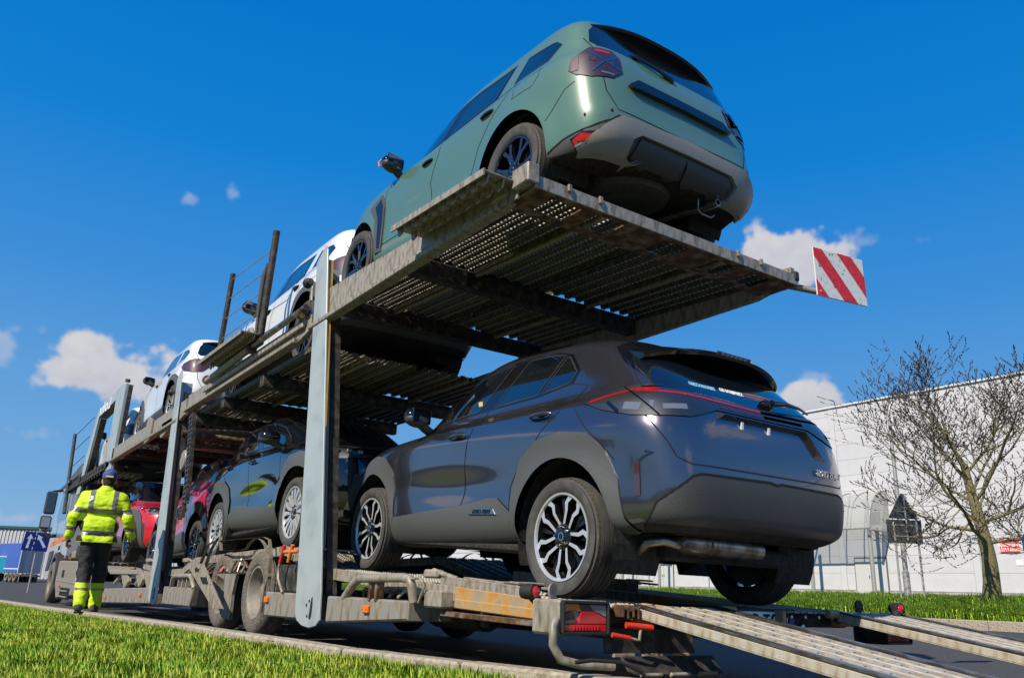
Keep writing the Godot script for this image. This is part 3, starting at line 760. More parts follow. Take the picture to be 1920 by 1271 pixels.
	pc["fog_light_recess"] = cut(body, v2([-.86, .40, -.70, .36, -.72, .64, -.86, .70]), 1, func(n, c): return n.z < -0.12 and c.z < -2.9)
	if not cross:
		pc["upper_grille"] = cut(body, v2([-.46, .80, .01, .78, .01, .92, -.46, .90]), 1, front_k)
		pc["front_bumper"] = cut(body, v2([-.97, .2, .01, .2, .01, .62, -.97, .45]), 1, front_k)
	pc["windshield"] = cut(body, v2([-.80, 1.085, .01, 1.085, .01, 1.515, -.585, 1.485, -.66, 1.40] if cross else [-.84, 1.10, .01, 1.10, .01, 1.46, -.62, 1.42, -.72, 1.36]), 1, shield_k)
	if o.get("black_roof", false):
		pc["roof"] = cut(body, v2([-.95, -2.3, 0.01, -2.3, 0.01, 0.6, -.95, 0.6]), 2, func(n, c): return c.y > 1.2)
	# commit
	put("body", soup(body), pm, car)
	for nm in ["tailgate", "rear_bumper", "bumper_underside", "rear_window", "grille", "windshield", "upper_grille", "front_bumper", "plate_recess", "roof"]:
		if not pc.has(nm) or pc[nm].P.is_empty(): continue
		var mat: Material = {"bumper_underside": M.under, "tailgate": pm, "rear_bumper": M.plastic if cross else M.plastic_grey, "rear_window": M.glass, "grille": M.plastic, "windshield": M.glass, "upper_grille": M.gloss_black, "front_bumper": M.plastic_grey, "plate_recess": pm, "roof": M.gloss_black}[nm]
		var m := soup(pc[nm], true, -1, -0.03 if nm == "plate_recess" else 0.0)
		put(nm, m, mat, car)
	var lamp_mat: Material = M.lamp_smoke if cross else (M.lamp_wine if round_lamp else M.lamp_red)
	for sg in [-1.0, 1.0]:
		for d in doors: put(d[0], soup(pc[d[0]], false, sg), pm, car)
		put("window_frame", soup(pc["window_frame"], false, sg), M.gloss_black, car)
		for w in wn: put("window", soup(w, false, sg), M.glass, car)
		put("door_cladding", soup(pc["door_cladding"], false, sg, 0.006), M.plastic_grey if cross else (M.plastic if clad else pm), car)
		if clad:
			for i in 2:
				var m := soup(pc["wheel_arch_%d" % i], false, sg, 0.009)
				var sk := MB.new(); ribbon(sk, bs, arches[i].slice(1, 10 if i == 0 else 9), .0005, .009, false, false, .013)
				m.add(sk, Transform3D(Basis.from_scale(Vector3(-sg, 1, 1)), Vector3.ZERO))
				put("wheel_arch", m, o.get("arch_mat", M.plastic_grey), car)
		var tl := put("tail_light", soup(pc["tail_light"], false, sg, 0.006), lamp_mat, car)
		if fine: tail_details(cross, tl, bw, br, bs, sg)
		var hl := put("headlight", soup(pc["headlight"], false, sg, 0.005), M.lamp_smoke, car)
		if o.get("nose", false):
			var hm := MB.new(); var rb := MB.new()
			for k in 4: hm.ball(Vector3(sg * (0.52 + 0.085 * k), 0.852 + 0.012 * k, -3.262 + 0.052 * k + 0.01 * k * k), Vector3(0.028, 0.026, 0.02), 6, 10)
			put("reflector", hm, M.lamp_clear, hl)
			ribbon(rb, bf, v2([-.42, .838, -.60, .90, -.78, .915]), 0.018, 0.009, false, false)
			var rm := MB.new(); rm.add(rb, Transform3D(Basis.from_scale(Vector3(-sg, 1, 1)), Vector3.ZERO))
			put("light_bar", rm, M.lettering_light, hl)
		put("fog_light_recess", soup(pc["fog_light_recess"], false, sg), M.plastic, car)
	car_details(cross, car, o, bs, br, bf, bw, doors, gate, recW, bumpW, win)
	# wheels
	var xw := 0.765 if cross else 0.785
	var W := 0.215
	for z in [0.0, -wb]:
		for sg in [-1.0, 1.0]:
			add_wheel(car, o.wheel, Vector3(sg * xw, R, z), sg > 0, R, W, R * (0.715 if cross else 0.68), o.rim, M.tyre, M.tread)
	return car

func tail_details(cross: bool, tl: Node3D, bw: Dictionary, br: Dictionary, bs: Dictionary, sg: float):
	var flip := Transform3D(Basis.from_scale(Vector3(-sg, 1, 1)), Vector3.ZERO)
	var parts := []                                    # part, material, path, width, lift, edge
	if cross:
		parts = [["light_bar", M.lamp_bar, ["r", -.006, 1.102, -.40, 1.112, -.74, 1.138, "s", .56, 1.150, .45, 1.148, .30, 1.115, .18, 1.085], 0.017, 0.009, 0.003],
			["reflector", M.lamp_clear, ["r", -.755, 1.045, "s", .60, 1.045], 0.055, 0.008, 0.0], ["reflector", M.lamp_clear, ["r", -.60, 1.045, -.715, 1.035], 0.035, 0.008, 0.0], ["reflector", M.lamp_clear, ["s", .54, 1.035, .44, 1.045], 0.05, 0.008, 0.0],
			["lamp_trim", M.gloss_black, ["s", .42, 1.01, .32, 1.075], 0.02, 0.009, 0.002], ["lamp_trim", M.gloss_black, ["r", -.742, .985, -.742, 1.165], 0.008, 0.012, 0.0], ["lamp_trim", M.lamp_red, ["r", -.01, 1.075, -.36, 1.078], 0.020, 0.008, 0.0]]
	else:
		parts = [["light_bar", M.trim, ["r", -.66, .955, -.545, 1.03], 0.016, 0.010, 0.003], ["light_bar", M.trim, ["r", -.66, .955, -.55, .905], 0.016, 0.010, 0.003], ["light_bar", M.trim, ["r", -.66, .955, -.75, 1.04], 0.016, 0.010, 0.003], ["light_bar", M.trim, ["r", -.66, .955, -.75, .85], 0.016, 0.010, 0.003],
			["reflector", M.lamp_smoke, ["r", -.58, .92, -.58, 1.0], 0.05, 0.009, 0.002], ["reflector", M.lamp_smoke, ["r", -.74, .94, -.73, .98], 0.05, 0.009, 0.002], ["reflector", M.lamp_bright, ["r", -.60, 1.055, -.70, 1.05], 0.026, 0.009, 0.002], ["lamp_trim", M.lamp_wine, ["s", .61, .86, .585, .99], 0.05, 0.009, 0.002], ["reflector", M.lamp_clear, ["r", -.61, .845, -.70, .845], 0.014, 0.010, 0.002]]
	for q in parts:
		var a := MB.new(); ribbon(a, bw, unroll(3, br, bs, q[2]), q[3], q[4], false, false, q[5])
		var m := MB.new(); m.add(a, flip); put(q[0], m, q[1], tl)

func car_details(cross: bool, car: Node3D, o: Dictionary, bs: Dictionary, br: Dictionary, bf: Dictionary, bw: Dictionary, doors: Array, gate: PackedVector2Array, rec: PackedVector2Array, bump_r: PackedVector2Array, wins: Array):
	var fine: bool = o.get("fine", false)
	# shut lines
	var g := MB.new()
	for d in doors: ribbon(g, bs, d[1], 0.007, 0.0015, true)
	ribbon(g, bw, gate.slice(1), 0.008, 0.0015)
	if cross:
		ribbon(g, bs, v2([.06, 1.06, .30, .86, .42, .75]), 0.006, 0.0015)
		ribbon(g, bw, bump_r.slice(1, 7), 0.010, 0.003)
		ribbon(g, bf, v2([0.0, .93, -.45, .92, -.70, .95]), 0.007, 0.002)
	else:
		ribbon(g, bs, v2([.40, .55, .55, .74, .62, .78]), 0.006, 0.0015)
		ribbon(g, bw, bump_r.slice(1, 7), 0.010, 0.003)
		ribbon(g, bs, v2([-.02, .91, .22, .91, .27, .98, .25, 1.06, -.02, 1.04]), 0.005, 0.0015, true)
	put("shut_lines", g, M.gap, car)
	var tm := MB.new()
	for w in wins: ribbon(tm, bs, w, 0.010, 0.002, true)
	put("window_trim", tm, M.seal, car)
	if cross: ribbon(g, bs, v2([-.54, .44, -.66, .548, -.79, .548, -1.10, .508, -2.08, .423]), 0.008, 0.001)
	# handles
	var hs := [[-1.20, .985], [-.24, 1.045]] if cross else [[-1.30, .895], [-.36, .93]]
	for q in hs:
		for sg in [-1.0, 1.0]:
			var p := on_body(bs, Vector2(q[0], q[1])); var f := Vector3(-sg, 1, 1); var c: Vector3 = p[0] * f; var n: Vector3 = p[1] * f
			var m := MB.new(); var cupm := MB.new(); var tilt := 0.06
			if cross:
				cupm.ball(c + Vector3(0, 0.012, 0.0) - n * 0.004, Vector3(0.012, 0.030, 0.055), 8, 14)
				var pts := []; var rr := []
				for k in 9:
					var s := k / 8.0 * 2.0 - 1.0
					pts.append(c + n * (0.012 + 0.026 * (1.0 - s * s * s * s)) + Vector3(0, -0.005 + tilt * 0.1 * s, s * 0.105)); rr.append(0.0145 - 0.005 * s * s)
				m.tube(pts, rr, 10)
			else:
				cupm.ball(c - n * 0.004, Vector3(0.012, 0.032, 0.085), 8, 14)
				var pts := []; var rr := []
				for k in 7:
					var s := k / 6.0 * 2.0 - 1.0
					pts.append(c + n * (0.006 + 0.012 * (1.0 - s * s)) + Vector3(0, 0.014, s * 0.085)); rr.append(0.010)
				m.tube(pts, rr, 8)
			var hh := put("door_handle", m, o.paint if cross else M.gloss_black, car)
			put("handle_cup", cupm, M.gap, hh)
	# mirrors
	for sg in [-1.0, 1.0]:
		var c := Vector3(sg * (0.915 if cross else 0.95), 1.18 if cross else 1.125, -1.79 if cross else -1.93)
		var m := MB.new(); var lower := MB.new(); var gl := MB.new()
		m.ball(c, Vector3(0.115, 0.075, 0.085), 10, 16, Basis(Vector3.UP, sg * -0.25))
		lower.ball(c + Vector3(0, -0.022, 0.005), Vector3(0.113, 0.062, 0.082), 10, 16, Basis(Vector3.UP, sg * -0.25))
		lower.tube([c + Vector3(-sg * 0.04, -0.045, 0.0), c + Vector3(-sg * 0.09, -0.08, -0.015), c + Vector3(-sg * 0.15, -0.11, -0.02)], [0.045, 0.036, 0.034], 10)
		gl.box(c + Vector3(0, 0, 0.074), Vector3(0.19, 0.11, 0.012), Basis(Vector3.UP, sg * -0.25), 0.006)
		var mo := put("mirror", lower, M.plastic, car)
		put("mirror_cap", m, M.gloss_black, mo); put("mirror_glass", gl, M.glass, mo)
		if not cross and fine:
			var st := MB.new(); st.tube([c + Vector3(sg * 0.105, -0.05, -0.04), c + Vector3(sg * 0.11, 0.0, -0.055), c + Vector3(sg * 0.07, 0.055, -0.07), c + Vector3(-sg * 0.02, 0.07, -0.075)], 0.009, 6)
			put("mirror_stripe", st, M.orange_paint, mo)
	# spoiler over the tailgate glass
	var sp := MB.new(); var hw := 0.60 if cross else 0.63
	var prof := [[-.02, 1.558], [.14, 1.545], [.30, 1.522], [.49, 1.478], [.515, 1.462], [.505, 1.442], [.42, 1.428], [.22, 1.415]] if cross else [[.36, 1.490], [.44, 1.480], [.52, 1.462], [.60, 1.436], [.615, 1.42], [.605, 1.402], [.53, 1.388], [.42, 1.385]]
	var nx := 28
	var gp := []
	for i in nx + 1:
		var s := float(i) / nx * 2.0 - 1.0; var row := []
		for q in prof.size():
			var e: float = pow(absf(s), 2.6)
			var fl := smooth(0.0, 1.0, float(q) / 3.0)
			row.append(Vector3(s * hw, prof[q][1] - (0.095 if cross else 0.075) * e * lerp(1.0, 0.72, fl), prof[q][0] - ((0.15 if cross else 0.09) * e) * fl))
		gp.append(row)
	for i in nx:
		for q in prof.size() - 1:
			var nn := []
			for w in [[i, q], [i + 1, q], [i + 1, q + 1], [i, q + 1]]:
				var du: Vector3 = gp[min(w[0] + 1, nx)][w[1]] - gp[max(w[0] - 1, 0)][w[1]]
				var dv: Vector3 = gp[w[0]][q + 1] - gp[w[0]][q]
				nn.append(dv.cross(du).normalized() * (1.0 if q < 3 else 1.0))
			sp.quad_n(gp[i][q], gp[i + 1][q], gp[i + 1][q + 1], gp[i][q + 1], nn[0], nn[1], nn[2], nn[3])
	for e in [0, nx]:
		for q in range(1, prof.size() - 1): sp.tri(gp[e][0], gp[e][q], gp[e][q + 1])
	put("spoiler", sp, M.gloss_black, car)
	# floor, wheel liners and what hangs below
	var wb := 2.56 if cross else 2.674
	var R := 0.336 if cross else 0.352
	var fl := MB.new(); var fy := 0.235 if cross else 0.30
	fl.box(Vector3(0, fy + 0.02, -wb * 0.5), Vector3(1.60, 0.06, wb - 0.92), Basis(), 0.02)
	fl.box(Vector3(0, fy + 0.06, 0.02), Vector3(1.06, 0.10, 0.98), Basis(), 0.02); fl.box(Vector3(0, fy + 0.06, -wb - 0.08), Vector3(1.06, 0.12, 1.0), Basis(), 0.02)
	if not cross: fl.box(Vector3(0, fy + 0.10, 0.52), Vector3(1.15, 0.06, 0.26))
	fl.box(Vector3(0, fy + 0.16, 0.50), Vector3(1.15, 0.03, 0.26)); fl.box(Vector3(0, fy + 0.05, -wb - 0.62), Vector3(1.3, 0.06, 0.22))
	put("underbody", fl, M.under, car)
	for z in [0.0, -wb]:
		for sg in [-1.0, 1.0]:
			var ln := MB.new()
			ln.lathe([Vector2(0.0, sg * 0.50), Vector2(0.40, sg * 0.50), Vector2(0.415, sg * 0.84)], 26, Transform3D(Basis(), Vector3(0, R + 0.01, z)), deg_to_rad(-20), deg_to_rad(200) ) if false else arch_liner(ln, sg, R + 0.01, z, 0.44 if cross else 0.425)
			put("wheel_liner", ln, M.under, car)
	var ax := MB.new()
	ax.tube([Vector3(-0.66, R - 0.02, 0.0), Vector3(-0.45, R - 0.04, -0.12), Vector3(0.45, R - 0.04, -0.12), Vector3(0.66, R - 0.02, 0.0)], 0.032, 8)
	for sg in [-1.0, 1.0]:
		ax.bar(Vector3(sg * 0.52, R - 0.03, 0.02), Vector3(sg * 0.50, fy + 0.04, -0.52), 0.06, 0.05)
		ax.tube([Vector3(sg * 0.50, R - 0.05, 0.10), Vector3(sg * 0.49, 0.62, 0.10)], 0.035, 8)
	put("rear_axle", ax, M.under, car)
	if fine or o.get("tail", false):
		if cross:
			var mu := MB.new(); mu.tube([Vector3(-0.50, 0.33, 0.56), Vector3(-0.48, 0.345, 0.56), Vector3(-0.44, 0.345, 0.56), Vector3(0.10, 0.335, 0.565), Vector3(0.14, 0.335, 0.565), Vector3(0.16, 0.335, 0.565)], [0.04, 0.056, 0.062, 0.062, 0.056, 0.04], 18)
			mu.tube([Vector3(-0.50, 0.33, 0.56), Vector3(-0.60, 0.345, 0.55), Vector3(-0.67, 0.33, 0.50), Vector3(-0.66, 0.28, 0.42), Vector3(-0.56, 0.26, 0.34), Vector3(-0.40, 0.25, 0.1), Vector3(-0.3, 0.24, -0.6)], 0.026, 10)
			var mf := put("muffler", mu, M.steel, car)
			var st := MB.new(); st.lathe([Vector2(0.063, -0.006), Vector2(0.065, -0.004), Vector2(0.065, 0.006), Vector2(0.063, 0.008)], 18, Transform3D(Basis(), Vector3(-0.30, 0.342, 0.562)))
			put("clamp", st, M.rust, mf)
		else:
			var sw := MB.new(); sw.lathe([Vector2(0.0, -0.02), Vector2(0.10, -0.02), Vector2(0.13, -0.03), Vector2(0.24, -0.03), Vector2(0.29, -0.01), Vector2(0.33, 0.10), Vector2(0.34, 0.18)], 36, Transform3D(Basis(Vector3(0, 0, 1), PI / 2), Vector3(-0.10, fy - 0.055, 0.36)))
			put("spare_wheel_well", sw, M.under_pan, car)
			var ex := MB.new(); ex.tube([Vector3(0.36, 0.215, 0.80), Vector3(0.36, 0.215, 0.66), Vector3(0.33, 0.225, 0.52), Vector3(0.30, 0.24, 0.1), Vector3(0.15, 0.25, -0.6)], [0.027, 0.027, 0.026, 0.026, 0.03], 12, false)
			ex.lathe([Vector2(0.020, -0.14), Vector2(0.0275, -0.14)], 14, Transform3D(Basis(Vector3.UP, PI / 2), Vector3(0.36, 0.215, 0.665)))
			put("exhaust_pipe", ex, M.steel, car)
			var hk := MB.new(); hk.tube([Vector3(0.27, 0.30, 0.70), Vector3(0.27, 0.17, 0.70), Vector3(0.30, 0.145, 0.70), Vector3(0.40, 0.145, 0.70), Vector3(0.43, 0.17, 0.70)], 0.008, 6)
			put("exhaust_hanger", hk, M.steel, car)
	if not fine: return
	var wp := MB.new()
	if cross:
		# plate recess walls, plate clips, wiper, letters, side badge, reflectors
		var rw := MB.new(); ribbon(rw, bw, rec, 0.0005, 0.0, false, true, 0.031); put("recess_wall", rw, o.paint, car)
		var cl := MB.new()
		for sg in [-1.0, 1.0]: cl.box(Vector3(sg * 0.115 - 0.065, 1.0, 0.722), Vector3(0.022, 0.045, 0.012), Basis(), 0.003)
		put("plate_clip", cl, M.lettering_light, car)
		wp.ball(Vector3(0.12, 1.175, 0.655), Vector3(0.055, 0.030, 0.040), 8, 12)
		wp.tube([Vector3(0.12, 1.18, 0.69), Vector3(0.26, 1.20, 0.68), Vector3(0.42, 1.20, 0.655)], [0.022, 0.014, 0.010], 8)
		wp.tube([Vector3(0.24, 1.195, 0.675), Vector3(0.44, 1.20, 0.65), Vector3(0.58, 1.195, 0.60)], 0.008, 6)
		put("rear_wiper", wp, M.gloss_black, car)
		lettering("OMZSOHOHNI", 0.026, M.print_blue, car, Transform3D(Basis(Vector3.RIGHT, -0.62), Vector3(-0.43, 1.195, 0.652)), false, "lettering", 0.002, 0.85)
		lettering("GB DOMPNEZ", 0.026, M.print_white, car, Transform3D(Basis(Vector3.RIGHT, -0.62), Vector3(-0.20, 1.198, 0.662)), false, "lettering", 0.002, 0.85)
		var bl := on_body(br, Vector2(.48, .80) * Vector2(-1, 1))
		lettering("YARIS CROSS", 0.036, M.chrome, car, Transform3D(Basis(Vector3.UP, 0.10), Vector3(0.50, .80, bl[0].z + 0.004)), true, "badge_lettering", 0.004, 0.9)
		var rf := MB.new(); ribbon(rf, bs, v2([.56, .73, .57, .56]), 0.030, 0.008, false, true, 0.010); put("rear_reflector", rf, M.lamp_red, car)
		var rg := MB.new(); ribbon(rg, bw, unroll(3, br, bs, ["s", .57, .74, .60, .765, .645, .785, "r", -.80, .79]), 0.014, 0.003, false, true, 0.006); put("reflector_groove", rg, M.gloss_black, car)
		var sb := MB.new(); var bp := on_body(bs, Vector2(-.82, .475))
		sb.prism(v2([-.17, -.022, .17, -.022, .135, .014, .11, .022, -.05, .022]), 0.006, Transform3D(Basis(Vector3.UP, -PI / 2), bp[0] + Vector3(-0.016, 0, 0)), 0.002)
		var sbo := put("side_badge", sb, M.trim, car)
		lettering("YARIS CROSS", 0.026, M.gap, sbo, Transform3D(Basis(Vector3.UP, -PI / 2), bp[0] + Vector3(-0.018, -0.004, 0)), true, "badge_lettering", 0.001)
		var bl2 := MB.new(); bl2.box(Vector3(0.0, 1.466, 0.512), Vector3(0.30, 0.026, 0.012), Basis(Vector3.RIGHT, 0.35), 0.004); var bk := put("brake_light", bl2, M.lamp_smoke, car)
		var bl3 := MB.new()
		for k in 6: bl3.box(Vector3(-0.10 + 0.04 * k, 1.464, 0.520), Vector3(0.026, 0.014, 0.004), Basis(Vector3.RIGHT, 0.35), 0.001)
		put("brake_light_lens", bl3, M.lamp_clear, bk)
		var stk := MB.new(); var pk := on_body(bs, Vector2(-1.14, 1.225)); stk.box(pk[0] + pk[1] * 0.002, Vector3(0.002, 0.05, 0.05), Basis(Vector3(0, 0, 1), 0.2)); put("window_sticker", stk, M.sticker, car)
	else:
		# skid bar, lower valance, fog reflectors, handle strip, wiper, sensors, fender vent
		var sk := MB.new()
		plate_on(sk, bw, unroll(3, br, bs, ["r", 0.0, .525, -.60, .505, -.66, .46, -.78, .26, -.80, .18, -.62, .17, -.50, .38, -.43, .425, 0.0, .43]), 0.035)
		put("skid_plate", sk, M.skid, car)
		var lo := MB.new(); plate_on(lo, bw, unroll(3, br, bs, ["r", 0.0, .41, -.43, .405, -.53, .24, -.48, .21, 0.0, .215]), 0.022); put("lower_bumper", lo, M.plastic, car)
		for sg in [-1.0, 1.0]:
			var fg := MB.new(); var fc := MB.new(); var fs := MB.new()
			for q in [[fs, ["s", .60, .355, "r", -.80, .39, -.72, .385, -.74, .30, -.80, .275, "s", .60, .28], 0.004], [fg, ["s", .62, .345, "r", -.80, .375, -.735, .37, -.75, .335, -.80, .33, "s", .62, .315], 0.012], [fc, ["s", .62, .31, "r", -.80, .325, -.755, .33, -.765, .305, "s", .62, .285], 0.012]]:
				var tmp := MB.new(); plate_on(tmp, bw, unroll(3, br, bs, q[1]), q[2], false)
				q[0].add(tmp, Transform3D(Basis.from_scale(Vector3(-sg, 1, 1)), Vector3.ZERO))
			var fo := put("fog_reflector", fs, M.gloss_black, car); put("red_lens", fg, M.lamp_bright, fo); put("clear_lens", fc, M.lamp_clear, fo)
		var hd := MB.new(); plate_on(hd, bw, unroll(3, br, bs, ["r", 0.0, .868, -.42, .865, -.50, .80, -.44, .785, 0.0, .795]), 0.034); put("tailgate_handle", hd, M.gloss_black, car)
		wp.ball(Vector3(0.0, 1.10, 0.66), Vector3(0.045, 0.03, 0.04), 8, 12)
		wp.tube([Vector3(0.0, 1.10, 0.69), Vector3(-0.15, 1.135, 0.685), Vector3(-0.34, 1.165, 0.655)], [0.018, 0.012, 0.010], 8)
		wp.tube([Vector3(-0.12, 1.13, 0.68), Vector3(-0.30, 1.165, 0.66), Vector3(-0.50, 1.17, 0.60)], 0.008, 6)
		put("rear_wiper", wp, M.gloss_black, car)
		for q in [[-.80, .50], [-.66, .54], [.66, .54], [.80, .50]]:
			var p := on_body(br, Vector2(-absf(q[0]), q[1])); var pp: Vector3 = p[0] * Vector3(1 if q[0] < 0 else -1, 1, 1)
			var s1 := MB.new(); s1.ball(pp, Vector3(0.012, 0.012, 0.006), 6, 12); put("parking_sensor", s1, M.gap, car)
		for sg in [-1.0, 1.0]:
			var va := MB.new(); var vb := MB.new()
			for q in [[va, v2([-2.42, .84, -2.16, .905, -2.08, .80, -2.12, .34, -2.24, .34, -2.29, .70]), 0.012], [vb, v2([-2.28, .81, -2.16, .86, -2.115, .78, -2.15, .38, -2.19, .38, -2.22, .70]), 0.016]]:
				var tmp := MB.new(); plate_on(tmp, bs, q[1], q[2], false)
				q[0].add(tmp, Transform3D(Basis.from_scale(Vector3(-sg, 1, 1)), Vector3.ZERO))
			var vo := put("fender_vent", va, M.plastic_grey, car); put("vent_grille", vb, M.gloss_black, vo)

func arch_liner(m: MB, sg: float, cy: float, cz: float, r: float):
	var n := 22
	for i in n:
		var a := deg_to_rad(lerp(-25.0, 205.0, float(i) / n)); var b := deg_to_rad(lerp(-25.0, 205.0, float(i + 1) / n))
		var p := Vector3(0, cy + sin(a) * r, cz + cos(a) * r); var q := Vector3(0, cy + sin(b) * r, cz + cos(b) * r)
		var x0 := Vector3(sg * 0.50, 0, 0); var x1 := Vector3(sg * 0.845, 0, 0)
		m.quad(p + x0, q + x0, q + x1, p + x1)
		m.tri(p + x0, q + x0, Vector3(sg * 0.50, cy, cz))

func plate_on(m: MB, bn: Dictionary, poly: PackedVector2Array, lift: float, both := true):   # a piece standing proud of the body, its face following the body's curve
	var pl := poly; var lo := Vector2(1e9, 1e9); var hi := -lo
	for p in pl: lo = lo.min(p); hi = hi.max(p)
	var cell := 0.06
	for ix in range(floori(lo.x / cell), floori(hi.x / cell) + 1):
		for iy in range(floori(lo.y / cell), floori(hi.y / cell) + 1):
			var sq := PackedVector2Array([Vector2(ix, iy) * cell, Vector2(ix + 1, iy) * cell, Vector2(ix + 1, iy + 1) * cell, Vector2(ix, iy + 1) * cell])
			for pg in Geometry2D.intersect_polygons(pl, sq):
				var ids := Geometry2D.triangulate_polygon(pg); var on := []
				for q in pg: on.append(on_body(bn, q))
				for k in range(0, ids.size(), 3):
					for sg in ([1.0, -1.0] if both else [1.0]):
						var f := Vector3(sg, 1, 1); var a = on[ids[k]]; var b = on[ids[k + 1]]; var c = on[ids[k + 2]]
						m.tri_n((a[0] + a[1] * lift) * f, (b[0] + b[1] * lift) * f, (c[0] + c[1] * lift) * f, a[1] * f, b[1] * f, c[1] * f)
	skirt(m, bn, pl, lift, both)

# ---------------------------------------------------------------- ground, kerbs, grass
func ground_y(x: float, z: float) -> float:            # the road falls gently away past the trailer
	return -0.0105 * clampf(-8.0 - z, 0.0, 34.0) * (1.0 - smooth(8.0, 16.0, x))

func bank_y(x: float, z: float) -> float:
	var p := [[22.6, .25], [24.0, .36], [27.0, .58], [32.0, .74], [38.0, .92], [44.5, 1.12], [80.0, 1.2]]
	for i in p.size() - 1:
		if x <= p[i + 1][0]: return lerp(float(p[i][1]), float(p[i + 1][1]), clampf((x - p[i][0]) / (p[i + 1][0] - p[i][0]), 0, 1))
	return 1.2

var kerb_line := [Vector2(1.20, -21.0), Vector2(1.48, -15.5), Vector2(1.78, -10.6), Vector2(2.10, -7.0), Vector2(2.32, -5.0), Vector2(2.72, -3.35), Vector2(3.5, -1.6), Vector2(4.8, 0.4), Vector2(6.6, 2.6)]

func kerb_x(z: float) -> float:
	for i in kerb_line.size() - 1:
		if z <= kerb_line[i + 1].y: return lerpf(kerb_line[i].x, kerb_line[i + 1].x, clampf((z - kerb_line[i].y) / (kerb_line[i + 1].y - kerb_line[i].y), 0, 1))
	return 6.6

func grid_sheet(xs: Array, zs: Array, hf: Callable) -> MB:
	var m := MB.new()
	for i in xs.size() - 1:
		for j in zs.size() - 1:
			var q := []
			for w in [[i, j], [i + 1, j], [i + 1, j + 1], [i, j + 1]]: q.append(Vector3(xs[w[0]], hf.call(xs[w[0]], zs[w[1]]), zs[w[1]]))
			m.quad_n(q[0], q[1], q[2], q[3], Vector3.UP, Vector3.UP, Vector3.UP, Vector3.UP)
	return m

func setting():
	var asphalt := std(Color.WHITE, .88, 0.0, .35); asphalt.uv1_triplanar = true; asphalt.uv1_scale = Vector3.ONE * .5
	asphalt.albedo_texture = noise_tex(.05, [lin(.045, .046, .050), lin(.075, .076, .080), lin(.10, .10, .10)], [.25, .55, .85], 31, 6, 1024)
	asphalt.normal_enabled = true; asphalt.normal_texture = noise_tex(.3, [], [], 32, 3, 512, true, 5.0); asphalt.normal_scale = .6
	var xs := []; var zs := []
	for x in [-600, -300, -120, -60, -30, -16, -8, -4, 0, 4, 8, 10, 12, 14, 16, 22, 30, 60, 120, 300, 600]: xs.append(float(x))
	for z in [-900, -400, -200, -120, -80, -60, -42, -38, -34, -30, -26, -22, -18, -14, -11, -8, -4, 0, 10, 30, 80, 200, 500]: zs.append(float(z))
	struct("road", grid_sheet(xs, zs, func(x, z): return ground_y(x, z)), asphalt)
	# soil under the verge on this side
	var soil := worn([lin(.06, .075, .02), lin(.11, .13, .04), lin(.16, .15, .07)], [.25, .55, .85], .02, .9, .95, 0.0, 33)
	var vs := MB.new(); var zl := []
	for k in 40: zl.append(-34.0 + k)
	for j in zl.size() - 1:
		var za: float = zl[j]; var zb: float = zl[j + 1]; var xa := kerb_x(za) - .15; var xb := kerb_x(zb) - .15
		for q in [[-60.0, -12.0], [-12.0, 0.0], [0.0, 1.0]]:
			var p := []
			for w in [[0, za, xa], [1, za, xa], [1, zb, xb], [0, zb, xb]]:
				var xx: float = q[w[0]] if q[w[0]] < 0.5 else w[2]
				if q[0] == 0.0 and w[0] == 0: xx = 0.0
				p.append(Vector3(xx, ground_y(xx, w[1]) + .045, w[1]))
			vs.quad_n(p[0], p[1], p[2], p[3], Vector3.UP, Vector3.UP, Vector3.UP, Vector3.UP)
	struct("verge", vs, soil)
	# kerbs of separate stones
	var stone := worn([lin(.20, .17, .13), lin(.33, .29, .23), lin(.42, .38, .31)], [.2, .5, .85], .03, 1.2, .85, 0.0, 34, .4)
	var kn := Node3D.new(); kn.name = "kerb"; add_child(kn); kn.set_meta("kind", "structure")
	var pts := []; var z := -21.0
	while z < 2.0:
		pts.append(Vector2(kerb_x(z), z)); z += 1.0
	for i in pts.size() - 1:
		var a: Vector2 = pts[i]; var b: Vector2 = pts[i + 1]; var ya := ground_y(a.x, a.y); var yb := ground_y(b.x, b.y); var d := (b - a).normalized() * .005
		var m := MB.new(); var off := (b - a).orthogonal().normalized() * .075
		if off.x > 0: off = -off
		m.bar(Vector3(a.x + off.x + d.x, ya + .012 + rng.randf_range(-.003, .003), a.y + off.y + d.y), Vector3(b.x + off.x - d.x, yb + .012, b.y + off.y - d.y), .15, .20, Vector3.UP, .014)
		put("kerb_stone", m, stone, kn)
	for x in 3:                                          # end of the verge, where the kerb turns
		pass
	var kf := Node3D.new(); kf.name = "far_kerb"; add_child(kf); kf.set_meta("kind", "structure")
	for k in 58:
		var m := MB.new(); m.box(Vector3(22.68, .12 + .004 * (k % 3), -52.0 + k + .5), Vector3(.18, .27, .99), Basis(), .02); put("kerb_stone", m, stone, kf)
	var bx := [22.77, 24.0, 27.0, 32.0, 38.0, 44.5, 80.0, 300.0]; var bz := [-300.0, -100.0, -60.0, -40.0, -20.0, 0.0, 20.0, 60.0]
	struct("grass_bank", grid_sheet(bx, bz, func(x, zz): return bank_y(x, zz) - (.0 if x > 22.8 else .01)), soil)

